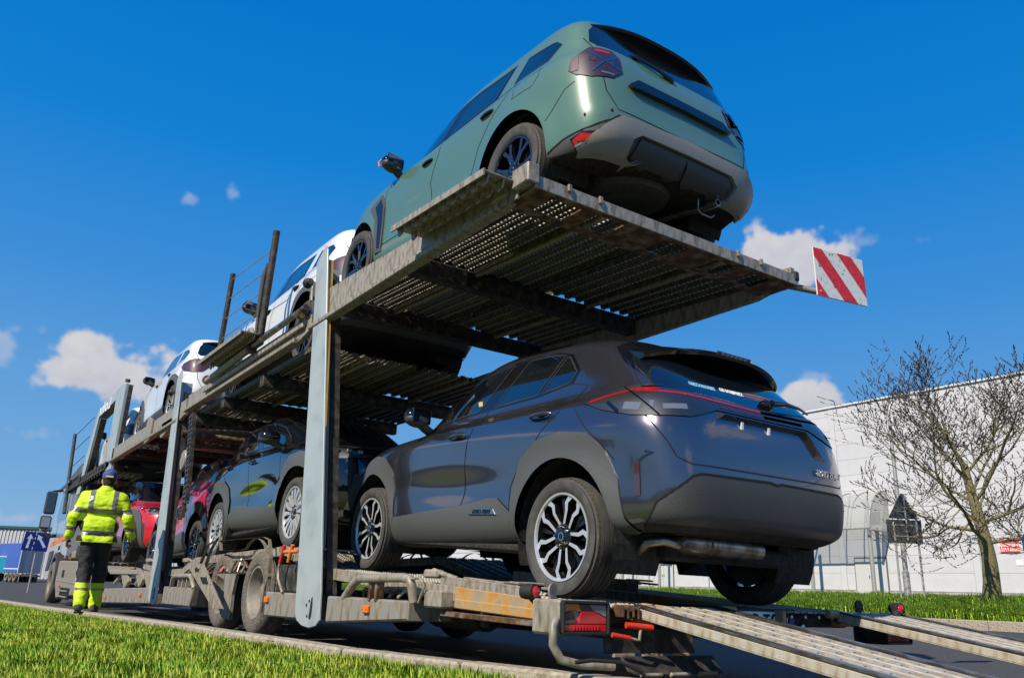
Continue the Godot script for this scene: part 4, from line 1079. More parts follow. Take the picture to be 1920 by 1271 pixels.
func grass_clump(n: int, h: float, w: float, spread: float, seed_: int, cols: Array) -> ArrayMesh:
	var r := RandomNumberGenerator.new(); r.seed = seed_
	var m := MB.new(); m.use_col = true
	for i in n:
		var a := r.randf() * TAU; var rad := sqrt(r.randf()) * spread; var b := Vector3(cos(a) * rad, -.005, sin(a) * rad)
		var dir := r.randf() * TAU; var lean := r.randf_range(.15, 1.0); var hh := h * r.randf_range(.5, 1.15); var ww := w * r.randf_range(.7, 1.3)
		var out := Vector3(cos(dir), 0, sin(dir)); var sd := Vector3(-sin(dir + r.randf_range(-.6, .6)), 0, cos(dir))
		var c: Color = cols[r.randi() % cols.size()]; m.col = c
		var p0 := b; var p1 := b + Vector3(0, hh * .55, 0) + out * hh * .18 * lean; var p2 := b + Vector3(0, hh * (1.0 - .28 * lean), 0) + out * hh * .62 * lean
		var nn := (Vector3.UP * .7 + out * .5).normalized()
		m.quad_n(p0 - sd * ww * .5, p0 + sd * ww * .5, p1 + sd * ww * .45, p1 - sd * ww * .45, nn, nn, nn, nn)
		m.tri_n(p1 - sd * ww * .45, p1 + sd * ww * .45, p2, nn, nn, nn)
	return m.mesh()

func grass_mat() -> StandardMaterial3D:
	var m := std(Color.WHITE, .55, 0.0, .35); m.vertex_color_use_as_albedo = true; m.cull_mode = BaseMaterial3D.CULL_DISABLED
	m.backlight_enabled = true; m.backlight = Color(.38, .46, .06)
	return m

func scatter(called: String, mesh: ArrayMesh, xf: Array, mat: Material, label := ""):
	var mm := MultiMesh.new(); mm.transform_format = MultiMesh.TRANSFORM_3D; mm.mesh = mesh; mm.instance_count = xf.size()
	for i in xf.size(): mm.set_instance_transform(i, xf[i])
	var o := MultiMeshInstance3D.new(); o.name = numbered(called); add_child(o); o.multimesh = mm; o.material_override = mat
	o.set_meta("kind", "stuff")
	if label: tag(o, label, "grass")

func vegetation():
	var gm := grass_mat()
	var cols := [Color(.17, .33, .02), Color(.25, .43, .025), Color(.34, .50, .04), Color(.46, .56, .07), Color(.075, .19, .012), Color(.21, .38, .025), Color(.12, .27, .018), Color(.28, .45, .03)]
	var n := FastNoiseLite.new(); n.seed = 4; n.frequency = .9
	var sets := [[], [], []]
	var tries := 0
	for band in [[-6.0, -2.4, 1500.0], [-10.0, -6.0, 900.0], [-21.0, -10.0, 420.0], [-34.0, -21.0, 110.0]]:
		var za: float = band[0]; var zb: float = band[1]
		var x0 := -1.5; var cnt := int(band[2] * (zb - za) * 3.6)
		for i in cnt:
			var z := rng.randf_range(za, zb); var xk := kerb_x(z) - .15
			var x := rng.randf_range(x0, xk + .02)
			if x > xk - .012 and rng.randf() > .25: continue
			var s := rng.randf_range(.75, 1.25) * (1.0 + .35 * n.get_noise_2d(x * 2.0, z * 2.0))
			if x > xk - .16: s *= .72
			sets[clampi(int(1.5 + 2.2 * n.get_noise_2d(x * 1.6 + 40.0, z * 1.6) + rng.randf_range(-.7, .7)), 0, 2)].append(Transform3D(Basis(Vector3.UP, rng.randf() * TAU).scaled(Vector3(s, s * rng.randf_range(.75, 1.2), s)), Vector3(x, ground_y(x, z) + .042, z)))
	for k in 3: scatter("verge_grass", grass_clump(13, .056 + .006 * k, .0054, .042, 10 + k, [cols.slice(0, 8), [cols[2], cols[3], cols[7], cols[1], Color(.58, .58, .16), Color(.42, .50, .07), Color(.50, .42, .20)], [cols[4], cols[6], cols[0], cols[5], cols[4]]][k]), sets[k], gm, ["short spring grass on the near verge, fine bladed", "short spring grass on the near verge, mixed in lighter tufts", "short spring grass on the near verge, mixed in darker tufts"][k])
	var cl := MB.new(); cl.use_col = true; var cr := RandomNumberGenerator.new(); cr.seed = 77
	for i in 9:                                         # clover and daisy leaves low in the turf
		var a := cr.randf() * TAU; var c := Vector3(cos(a) * cr.randf() * .05, cr.randf_range(.012, .032), sin(a) * cr.randf() * .05); var nb := Basis(Vector3(cr.randf_range(-1, 1), cr.randf_range(-1, 1), cr.randf_range(-1, 1)).normalized(), cr.randf_range(.2, .9))
		cl.col = [Color(.20, .36, .03), Color(.30, .45, .05), Color(.12, .26, .02)][i % 3]
		var l := cr.randf_range(.006, .011)
		for q in 6:
			var p0 := c + nb * Vector3(cos(TAU * q / 6.0) * l, 0, sin(TAU * q / 6.0) * l * .75); var p1 := c + nb * Vector3(cos(TAU * (q + 1) / 6.0) * l, 0, sin(TAU * (q + 1) / 6.0) * l * .75)
			cl.tri_n(c, p0, p1, nb.y, nb.y, nb.y)
	var clx := []
	for i in 3200:
		var z := -2.4 - 11.0 * pow(rng.randf(), 1.4); var x := rng.randf_range(-1.0, kerb_x(z) - .17)
		if n.get_noise_2d(x * 2.4 - 30.0, z * 2.4) < .05: continue
		var s := rng.randf_range(.8, 1.4)
		clx.append(Transform3D(Basis(Vector3.UP, rng.randf() * TAU).scaled(Vector3(s, s * 1.15, s)), Vector3(x, ground_y(x, z) + .045, z)))
	scatter("clover", cl.mesh(), clx, gm, "small round leaved clover mixed into the near verge turf")
	var far := []
	for i in 24000:
		var x := rng.randf_range(22.85, 31.0) if i % 4 else rng.randf_range(31.0, 44.0); var z := rng.randf_range(-62.0, -2.0)
		if i % 3 == 0: x = rng.randf_range(22.82, 24.6)
		var s := rng.randf_range(.6, 1.3) * (1.0 + .6 * n.get_noise_2d(x * .6, z * .6))
		if absf(x - 28.3) < 1.0 and absf(z + 13.4) < 1.2: s *= 1.35
		far.append(Transform3D(Basis(Vector3.UP, rng.randf() * TAU).scaled(Vector3(s, s, s)), Vector3(x, bank_y(x, z) - .02, z)))
	scatter("bank_grass", grass_clump(26, .34, .013, .17, 20, cols), far, gm, "long bright grass on the bank before the warehouse wall")
	tree_belt()
	bare_tree(Vector3(28.33, .70, -13.55))
	# scrub seen under the dark grey car
	var sc := thing("bare_shrub", "yellowish bare shrub at the foot of the warehouse wall, seen beneath the dark grey car", "shrub", Transform3D(Basis(), Vector3(26.0, .5, -30.0)))
	var tw := MB.new()
	for k in 150:
		var a := rng.randf() * TAU; var l := rng.randf_range(.6, 1.7); var b := Vector3(rng.randf_range(-1.6, 1.6), 0, rng.randf_range(-1.6, 1.6))
		tw.tube([b, b + Vector3(cos(a) * l * .2, l * .6, sin(a) * l * .2), b + Vector3(cos(a) * l * .5, l, sin(a) * l * .5)], [.012, .008, .003], 3, false)
	var so := put("twigs", tw, worn([lin(.20, .17, .08), lin(.36, .31, .16)], [.3, .7], .05, 1.0, .9, 0.0, 36), sc); so.set_meta("kind", "stuff")

func tree_belt():                                     # hedge and trees across the field behind the camera, mirrored in the car bodies
	var n := FastNoiseLite.new(); n.seed = 9; n.frequency = .06; n.fractal_octaves = 5
	var m := MB.new(); var st := 1.5
	for k in 130:
		var z0 := -130.0 + k * st; var z1 := z0 + st
		var prev := []
		for j in 7:
			var row := []
			for z in [z0, z1]:
				var h := 4.0 + 3.4 * n.get_noise_2d(z * 1.3, 3.0); var a := PI * .5 * j / 6.0
				row.append(Vector3(-46.0 - 3.0 * sin(a) + 1.4 * n.get_noise_2d(z * 4.0, j * 9.0), h * sin(a) * (1.0 + .25 * n.get_noise_2d(z * 7.0, 40.0 + j)), z))
			if j: m.quad(prev[0], prev[1], row[1], row[0])
			prev = row
	var o := struct("tree_belt", m, worn([lin(.03, .045, .015), lin(.07, .09, .03)], [.3, .7], .05, .3, .95, 0.0, 39)); o.set_meta("kind", "stuff")

func bare_tree(at: Vector3):
	var t := thing("bare_tree", "bare spring tree with a leaning trunk and swelling buds, before the warehouse", "tree", Transform3D(Basis.from_scale(Vector3(1.22, .90, 1.22)), at))
	var bark := worn([lin(.07, .062, .04), lin(.19, .165, .085), lin(.32, .28, .13)], [.25, .5, .85], .03, 1.6, .95, 0.0, 37, .8)
	var r := RandomNumberGenerator.new(); r.seed = 21
	var limbs := MB.new(); var twigs := MB.new(); var buds := MB.new()
	var tp := []; var tr := []
	for k in 15:
		var s := k / 14.0
		tp.append(Vector3(-.02 - .35 * s + .05 * sin(s * 7.0), 5.0 * s, .12 * sin(s * 4.0))); tr.append(lerpf(.245, .095, pow(s, .8)) * (1.0 + .35 * exp(-s * 30.0)))
	var tk := MB.new(); tk.tube(tp, tr, 14); put("trunk", tk, bark, t)
	var stack := []
	for k in 13:                                        # main limbs
		var s := lerpf(.43, 1.0, pow(k / 12.0, .9)); var p: Vector3 = tp[int(s * 14.0)]
		var a := k * 2.4 + r.randf_range(-.4, .4); var up := lerpf(.12, 1.6, smooth(.45, 1.0, s)) + r.randf_range(-.1, .2)
		stack.append([p, Vector3(cos(a), up, sin(a)).normalized(), lerpf(.085, .055, s) * r.randf_range(.75, 1.1), 0, lerpf(4.3, 2.9, s)])
	while stack.size():
		var b = stack.pop_back(); var p: Vector3 = b[0]; var d: Vector3 = b[1]; var rad: float = b[2]; var lv: int = b[3]; var L: float = b[4] * r.randf_range(.85, 1.15)
		var segs := 9 if lv < 2 else 6; var pts := [p]; var rr := [rad]
		for i in segs:
			d = (d + Vector3(r.randf_range(-.20, .20), r.randf_range(-.12, .12) + .085 * (1.0 if lv > 0 else .8), r.randf_range(-.20, .20))).normalized()
			p += d * L / segs; pts.append(p); rr.append(lerpf(rad, maxf(rad * .35, .0045), (i + 1.0) / segs))
			if lv < 3 and i >= 1:
				var nb := (1 if r.randf() < (.85 if lv == 0 else .62) else 0) if lv < 2 else (1 if r.randf() < .62 else 0)
				for q in nb:
					var side := d.cross(Vector3(r.randf_range(-1, 1), r.randf_range(-1, 1), r.randf_range(-1, 1))).normalized()
					var nd := (d * .75 + side * r.randf_range(.5, .95) + Vector3(0, .18, 0)).normalized()
					if lv == 0 and p.y < 4.2 and r.randf() < .30: nd = (side + Vector3(0, -.75, 0)).normalized()
					stack.append([p, nd, rr[rr.size() - 1] * r.randf_range(.45, .7), lv + 1, [1.75, 1.0, .55][lv] * r.randf_range(.65, 1.2)])
			if lv >= 2 and r.randf() < .75:
				var nd2 := (d + Vector3(r.randf_range(-.5, .5), r.randf_range(-.2, .5), r.randf_range(-.5, .5))).normalized()
				buds.tube([p, p + nd2 * .03, p + nd2 * .075], [.006, .017, .003], 4, false)
		(limbs if lv < 2 else twigs).tube(pts, rr, 6 if lv < 2 else 3, false)
		if lv >= 2:
			for q in 3: buds.tube([p + d * .045 * q, p + d * (.045 * q + .025), p + d * (.045 * q + .05)], [.006, .018, .004], 4, false)
	var lo := put("limbs", limbs, bark, t); lo.set_meta("kind", "stuff")
	var to := put("twigs", twigs, worn([lin(.11, .085, .06), lin(.22, .17, .11)], [.3, .7], .05, 1.0, .95, 0.0, 38), t); to.set_meta("kind", "stuff")
	var bo := put("buds", buds, std(lin(.035, .028, .03), .8), t); bo.set_meta("kind", "stuff")

# ---------------------------------------------------------------- buildings
const XW := 44.45

func buildings():
	var wh := thing("warehouse", "long white panelled warehouse behind the grass bank on the right", "warehouse")
	var pm := [worn([lin(.51, .52, .56), lin(.53, .54, .58)], [.3, .7], .01, .25, .45, 0.0, 41), worn([lin(.52, .525, .565), lin(.54, .545, .585)], [.3, .7], .01, .25, .45, 0.0, 42)]
	var body := MB.new(); body.box(Vector3(XW + 20.1, 6.7, -40.0), Vector3(40.0, 11.2, 140.0)); put("wall", body, std(lin(.36, .37, .39), .8), wh)
	var rows := []
	var y := 1.42
	while y < 12.0:
		rows.append([y, minf(y + .945, 12.30)]); y += .945
	var colz := []
	for k in 18: colz.append(-21.75 + 7.75 * (k - 13))
	var shared := {}
	for c in colz.size() - 1:
		for r in rows:
			var h: float = r[1] - r[0] - .008; var key := "%.3f" % h
			if not shared.has(key):
				var b := MB.new(); b.box(Vector3.ZERO, Vector3(.10, h, 7.75 - .40), Basis(), .008); shared[key] = b.mesh()
			put("wall_panel", shared[key], pm[(c + int(r[0])) % 2], wh, Transform3D(Basis(), Vector3(XW + .04, (r[0] + r[1]) * .5, (colz[c] + colz[c + 1]) * .5)))
		var pl := MB.new(); pl.box(Vector3(XW + .025, 6.86, colz[c]), Vector3(.10, 10.9, .37), Basis(), .01); put("pilaster", pl, pm[1], wh)
	var pth := MB.new(); pth.box(Vector3(XW + .02, 1.22, -40.0), Vector3(.16, .36, 140.0), Basis(), .01); put("plinth", pth, worn([lin(.40, .39, .36), lin(.50, .49, .45)], [.3, .7], .02, .6, .8, 0.0, 43), wh)
	var cp := MB.new(); cp.box(Vector3(XW + .10, 12.36, -40.0), Vector3(.44, .12, 140.0), Basis(), .02); put("roof_edge", cp, std(lin(.62, .63, .65), .4), wh)
	var jn := MB.new(); jn.box(Vector3(XW - .02, 1.405, -40.0), Vector3(.12, .03, 140.0)); put("drip_rail", jn, std(lin(.35, .36, .38), .5), wh)
	for dz in [0.0, -16.6, -33.2]: entrance(wh, dz)
	# small louvre, white notice on the wall
	var nt := MB.new(); nt.box(Vector3(XW - .03, 2.87, -19.66), Vector3(.02, .26, .32), Basis(), .004); put("notice_plate", nt, M.print_white, wh)
	# red no-parking board and the blue one beside it
	var s := thing("wall_sign", "red board with white lettering on the warehouse wall, right of the tree", "sign", Transform3D(Basis(Vector3.UP, -PI / 2), Vector3(XW - .05, 3.73, -20.02)))
	var b := MB.new(); b.box(Vector3.ZERO, Vector3(.92, .74, .02), Basis(), .004); put("board", b, std(lin(.60, .012, .03), .4), s)
	for q in [["ZAKAZ", .22, .6], ["PARKOWANIA", .0, .62], ["DROGA P.POŻ.", -.22, .58]]: lettering(q[0], .17, M.print_white, s, Transform3D(Basis(), Vector3(0, q[1], .012)), true, "board_lettering", .002, q[2])
	var s2 := thing("wall_sign", "blue board with a white disc, right of the red board", "sign", Transform3D(Basis(Vector3.UP, -PI / 2), Vector3(XW - .05, 3.80, -18.98)))
	var b2 := MB.new(); b2.box(Vector3.ZERO, Vector3(.95, .80, .02), Basis(), .004); put("board", b2, M.print_white, s2)
	var b3 := MB.new(); b3.box(Vector3(0, -.02, .012), Vector3(.86, .68, .006)); put("blue_field", b3, std(lin(.012, .05, .30), .4), s2)
	var b4 := MB.new(); b4.lathe([Vector2(0, -.012), Vector2(.26, -.012), Vector2(.26, .0)], 28, Transform3D(Basis(Vector3.UP, PI / 2) , Vector3(0, .06, .016))); put("white_disc", b4, M.print_white, s2)
	far_left()

func entrance(wh: Node3D, dz: float):
	var white: Material = M.pole
	var fr := MB.new(); fr.box(Vector3(XW - .03, 2.22, -27.72 + dz), Vector3(.06, 2.06, 2.06), Basis(), .01); put("door_frame", fr, std(lin(.10, .105, .11), .5), wh)
	for e in [-1.0, 1.0]:
		var d := MB.new(); d.box(Vector3(XW - .065, 2.19, -27.72 + dz + e * .488), Vector3(.05, 1.94, .955), Basis(), .008); var o := put("door", d, std(lin(.50, .51, .53), .45), wh)
		var h := MB.new(); h.box(Vector3(XW - .11, 2.15, -27.72 + dz + e * .09), Vector3(.05, .16, .03), Basis(), .008); put("door_handle", h, M.gap, o)
	var lv := MB.new(); lv.box(Vector3(XW - .02, 5.42, -27.17 + dz), Vector3(.03, .72, .64)); var lo := put("vent", lv, M.gap, wh)
	for k in 7:
		var m := MB.new(); m.box(Vector3(XW - .05, 5.13 + .095 * k, -27.17 + dz), Vector3(.05, .05, .62), Basis(Vector3(0, 0, 1), .5)); put("slat", m, M.pole, lo)
	# barrel canopy of bent panes on ribs, posts and a front tube
	var c := thing("entrance_canopy", ["curved glass canopy over the warehouse door, just left of the road sign", "curved glass canopy on white posts seen beneath the dark grey car", "farthest curved glass canopy along the warehouse wall"][int(round(-dz / 16.6))], "canopy", Transform3D(Basis(), Vector3(0, 0, dz)))
	var gl := std(lin(.55, .56, .52), .12, 0.0, .5); gl.transparency = BaseMaterial3D.TRANSPARENCY_ALPHA; gl.albedo_color.a = .42
	var arc := []
	for k in 13:
		var a := PI * .5 * k / 12.0; arc.append(Vector2(XW - .02 - 2.05 * sin(a), 4.72 + 2.2 * cos(a)))
	var zs := [-30.9, -29.75, -28.6, -27.45, -26.3]
	for i in zs.size() - 1:
		var m := MB.new()
		for k in 12:
			var p := Vector3(arc[k].x, arc[k].y, zs[i]); var q := Vector3(arc[k + 1].x, arc[k + 1].y, zs[i]); var w := Vector3(0, 0, zs[i + 1] - zs[i])
			var n1 := Vector3(-sin(PI * .5 * k / 12.0), cos(PI * .5 * k / 12.0), 0); var n2 := Vector3(-sin(PI * .5 * (k + 1) / 12.0), cos(PI * .5 * (k + 1) / 12.0), 0)
			m.quad_n(p, q, q + w, p + w, n1, n2, n2, n1)
		put("pane", m, gl, c)
	for z in zs:
		var pts := []
		for a in arc: pts.append(Vector3(a.x, a.y + .02, z))
		tube_part("rib", c, pts, .035, white, 7)
	tube_part("front_tube", c, [Vector3(XW - 2.05, 4.70, -30.9), Vector3(XW - 2.05, 4.70, -26.3)], .05, white, 8)
	for z in [-30.9, -26.3]: tube_part("tie_tube", c, [Vector3(XW, 4.62, z), Vector3(XW - 2.05, 4.62, z)], .06, white, 8)
	var en := MB.new(); var ep := PackedVector2Array()
	for a in arc: ep.append(a)
	ep.append(Vector2(XW - .02, 4.72)); en.prism(ep, .012, Transform3D(Basis(), Vector3(0, 0, -26.29)), 0.0); put("end_pane", en, gl, c)
	for z in [-30.6, -26.7]: tube_part("post", c, [Vector3(XW - 1.5, .95, z), Vector3(XW - 1.5, 6.15 if z > -27.0 else 4.72, z)], .11, white, 14)

func far_left():
	var lw := thing("far_warehouse", "pale ribbed warehouse with a dark green roof edge in the far left", "warehouse", Transform3D(Basis(Vector3.UP, -.62), Vector3(12.0, -.35, -157.0)))
	var b := MB.new(); b.box(Vector3(-20, 4.1, -12), Vector3(90, 8.2, 22)); put("wall", b, std(lin(.40, .42, .44), .6), lw)
	var rb := MB.new()
	for k in 150: rb.box(Vector3(-64.7 + .6 * k, 4.1, -.95), Vector3(.30, 8.1, .12))
	var ro := put("ribs", rb, std(lin(.46, .48, .50), .5), lw); ro.set_meta("kind", "stuff")
	var ed := MB.new(); ed.box(Vector3(-20, 8.3, -11.9), Vector3(91, .45, 22.6), Basis(), .05); put("roof_edge", ed, std(lin(.01, .07, .075), .5), lw)
	# parked trailers before it
	for q in [["semi_trailer", "blue curtain-sided trailer parked before the far warehouse, grey rear doors", 9.35, -112.0, lin(.05, .11, .42), 3.35, 2.5, 9.0, "trailer"], ["roll_container", "turquoise open container with a small white triangle, far left", 7.2, -116.0, lin(.0, .28, .42), 1.75, 3.6, 4.0, "container"], ["dark_trailer", "dark blue trailer at the left edge of the picture, beside the turquoise container", 3.4, -117.0, lin(.015, .02, .06), 2.0, 2.4, 4.0, "trailer"]]:
		var o := thing(q[0], q[1], q[8], Transform3D(Basis(Vector3.UP, .25 if q[0] == "semi_trailer" else -.5), Vector3(q[2], -.35, q[3])))
		var m := MB.new(); m.box(Vector3(0, 1.05 + q[5] * .5, -q[7] * .5), Vector3(q[6], q[5], q[7]), Basis(), .05); put("box_body", m, std(q[4], .5), o)
		if q[0] == "semi_trailer":
			var rd := MB.new()
			for e in [-1.0, 1.0]: rd.box(Vector3(e * .61, 2.72, .02), Vector3(1.2, 3.25, .05), Basis(), .02)
			put("rear_doors", rd, std(lin(.26, .30, .36), .45), o)
			for e in [-1.0, 1.0]:
				var pm := MB.new(); pm.box(Vector3(e * 1.23, 2.72, .03), Vector3(.08, 3.3, .08), Basis(), .01); put("door_post", pm, M.print_white, o)
			var st := MB.new(); st.box(Vector3(-1.262, 1.5, -4.5), Vector3(.02, .10, 8.9)); put("white_band", st, M.print_white, o)
			var bp := MB.new(); bp.box(Vector3(0, .78, .04), Vector3(2.4, .22, .08), Basis(), .01); put("bumper", bp, std(lin(.30, .28, .24), .6), o)
			for e in [-1.0, 1.0]:
				var tl := MB.new(); tl.box(Vector3(e * .95, .80, .09), Vector3(.40, .13, .03), Basis(), .01); put("tail_light", tl, M.orange_paint if e < 0 else M.lamp_red, o)
		if q[0] == "roll_container":
			var tg := MB.new(); tg.prism(v2([.55, 1.95, 1.45, 1.95, 1.0, 2.55]), .01, Transform3D(Basis(), Vector3(0, 0, .012)), 0.0); put("white_triangle", tg, M.print_white, o)
			var rl := MB.new(); rl.box(Vector3(0, 2.83, -2.0), Vector3(3.7, .10, 4.1), Basis(), .03); put("rim", rl, M.print_white, o)
		for zz in ([-.9, -2.2, -3.5] if q[0] == "semi_trailer" else [-1.0, -2.6]):
			for e in [-1.0, 1.0]: road_wheel(o, e * (q[6] * .5 - .2), .5, zz, .5, .35, e > 0)

# ---------------------------------------------------------------- the car transporter: trailer, then truck
const XN := 2.49                                       # near side
const XF := 4.99                                       # far side
const XC := 3.74

func zy(x: float) -> Transform3D:                      # outlines drawn in (z, y), facing -x, at that x
	return Transform3D(Basis(Vector3(0, 0, 1), Vector3(0, 1, 0), Vector3(-1, 0, 0)), Vector3(x, 0, 0))

func sides(called: String, parent: Node, poly: PackedVector2Array, depth: float, mat: Material, bev := 0.008, inset := 0.0):   # the same plate on the near and on the far side
	var a := MB.new(); a.prism(poly, depth, zy(XN + inset), bev); put(called, a, mat, parent)
	var b := MB.new(); b.prism(poly, depth, zy(XF - inset - depth), bev); put(called, b, mat, parent)

# a pressed deck panel along local -z: ridges across its width, rows of real slots and round-ish holes between them
var rims: MB
func perf_panel(width: float, length: float, ridges: int, depth: float, slot_pitch := 0.046) -> Array:
	var k := "perf%.2f_%.2f_%d_%.3f" % [width, length, ridges, depth]
	if meshes.has(k): return meshes[k]
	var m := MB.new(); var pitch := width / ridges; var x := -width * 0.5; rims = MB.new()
	for r in ridges:
		var f := pitch
		strip(m, Vector2(x, 0), Vector2(x + f * 0.10, 0), length, 0.0, 0.0)
		strip(m, Vector2(x + f * 0.10, 0), Vector2(x + f * 0.20, 0), length, slot_pitch * 0.8, 0.45)
		strip(m, Vector2(x + f * 0.20, 0), Vector2(x + f * 0.28, -depth), length, 0.0, 0.0)
		strip(m, Vector2(x + f * 0.28, -depth), Vector2(x + f * 0.54, -depth), length, slot_pitch, 0.52)
		strip(m, Vector2(x + f * 0.54, -depth), Vector2(x + f * 0.62, 0), length, 0.0, 0.0)
		strip(m, Vector2(x + f * 0.62, 0), Vector2(x + f * 0.72, 0), length, slot_pitch * 0.8, 0.45)
		strip(m, Vector2(x + f * 0.72, 0), Vector2(x + f * 0.80, 0), length, 0.0, 0.0)
		strip(m, Vector2(x + f * 0.80, 0), Vector2(x + f * 0.90, 0), length, slot_pitch * 0.8, 0.45)
		strip(m, Vector2(x + f * 0.90, 0), Vector2(x + f, 0), length, 0.0, 0.0)
		x += f
	for e in [-1.0, 1.0]:                               # turned-down edges
		m.quad(Vector3(e * width * 0.5, 0, 0), Vector3(e * width * 0.5, 0, -length), Vector3(e * width * 0.5, -0.05, -length), Vector3(e * width * 0.5, -0.05, 0))
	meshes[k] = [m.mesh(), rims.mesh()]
	return meshes[k]

func put_panel(called: String, pm: Array, parent: Node, t: Transform3D):
	var o := put(called, pm[0], M.perf, parent, t)
	put("hole_rims", pm[1], M.slot_rim_lit, o).set_meta("kind", "stuff")

func strip(m: MB, a: Vector2, b: Vector2, length: float, pitch: float, open: float):   # a lengthwise band, with a row of holes when pitch > 0
	var q := func(s: float, z: float) -> Vector3:
		var p := a.lerp(b, s)
		return Vector3(p.x, p.y, -z)
	if pitch <= 0.0:
		m.quad(q.call(0.0, 0.0), q.call(1.0, 0.0), q.call(1.0, length), q.call(0.0, length)); return
	m.quad(q.call(0.0, 0.0), q.call(0.2, 0.0), q.call(0.2, length), q.call(0.0, length))
	m.quad(q.call(0.8, 0.0), q.call(1.0, 0.0), q.call(1.0, length), q.call(0.8, length))
	var n := int(length / pitch); var st := length / n
	for i in n:
		var z := i * st
		m.quad(q.call(0.2, z), q.call(0.8, z), q.call(0.8, z + st * (1.0 - open)), q.call(0.2, z + st * (1.0 - open)))
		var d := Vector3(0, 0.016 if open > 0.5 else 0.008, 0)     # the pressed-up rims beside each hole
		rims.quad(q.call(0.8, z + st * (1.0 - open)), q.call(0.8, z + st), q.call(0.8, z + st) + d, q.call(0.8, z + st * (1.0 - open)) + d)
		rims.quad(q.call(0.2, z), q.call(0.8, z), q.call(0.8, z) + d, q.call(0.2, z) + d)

func deck_y(z: float) -> float: return 2.955 + 0.051 * (-4.25 - z)      # top of the rear upper deck

func upper_deck(tr: Node3D, z0: float, z1: float, y0: float, y1: float, cross: Array, rowsx: Array, bottom: float, mat_beam: Material, recess := 0.0):
	var beam := PackedVector2Array([Vector2(z0, y0 + 0.02), Vector2(z0, bottom + 0.06), Vector2(z0 - 0.35, bottom), Vector2(z1, bottom), Vector2(z1, y1 + 0.02)])
	sides("side_beam", tr, beam, 0.05, mat_beam, 0.006)
	var lip := PackedVector2Array([Vector2(z0 - 0.3, bottom - 0.002), Vector2(z0 - 0.3, bottom + 0.045), Vector2(z1, bottom + 0.045), Vector2(z1, bottom - 0.002)])
	var l1 := MB.new(); l1.prism(lip, 0.045, zy(XN - 0.047), 0.006); put("beam_flange", l1, mat_beam, tr)
	var pitch := atan2(y1 - y0, z0 - z1)
	for i in cross.size():
		var z: float = cross[i]; var y: float = lerp(y0, y1, (z - z0) / (z1 - z0))
		var m := MB.new(); m.box(Vector3(XC, y - 0.12 - recess, z), Vector3(XF - XN - 0.104, 0.15, 0.11), Basis(), 0.01); put("cross_beam", m, M.dark_steel, tr)
	var zs := [z0]; zs.append_array(cross); zs.append(z1)
	for i in zs.size() - 1:
		var a: float = zs[i] - (0.10 if i == 0 else 0.06); var b: float = zs[i + 1] + 0.06
		if a - b < 0.3: continue
		for c in rowsx:
			var ya: float = lerp(y0, y1, (a - z0) / (z1 - z0)) - 0.02 - recess
			var d: float = c[2]
			put_panel("deck_panel", perf_panel(c[1], snappedf((a - b) / cos(pitch), 0.01), int(c[3]), d), tr, Transform3D(Basis(Vector3.RIGHT, pitch), Vector3(c[0], ya, a)))
		for gx in [3.165, 4.33]:
			var m := MB.new(); m.box(Vector3(gx, (lerp(y0, y1, (a - z0) / (z1 - z0)) + lerp(y0, y1, (b - z0) / (z1 - z0))) * 0.5 - 0.055 - recess, (a + b) * 0.5), Vector3(0.03, 0.07, a - b), Basis(Vector3.RIGHT, pitch), 0.006)
			put("deck_rail", m, M.galv, tr)

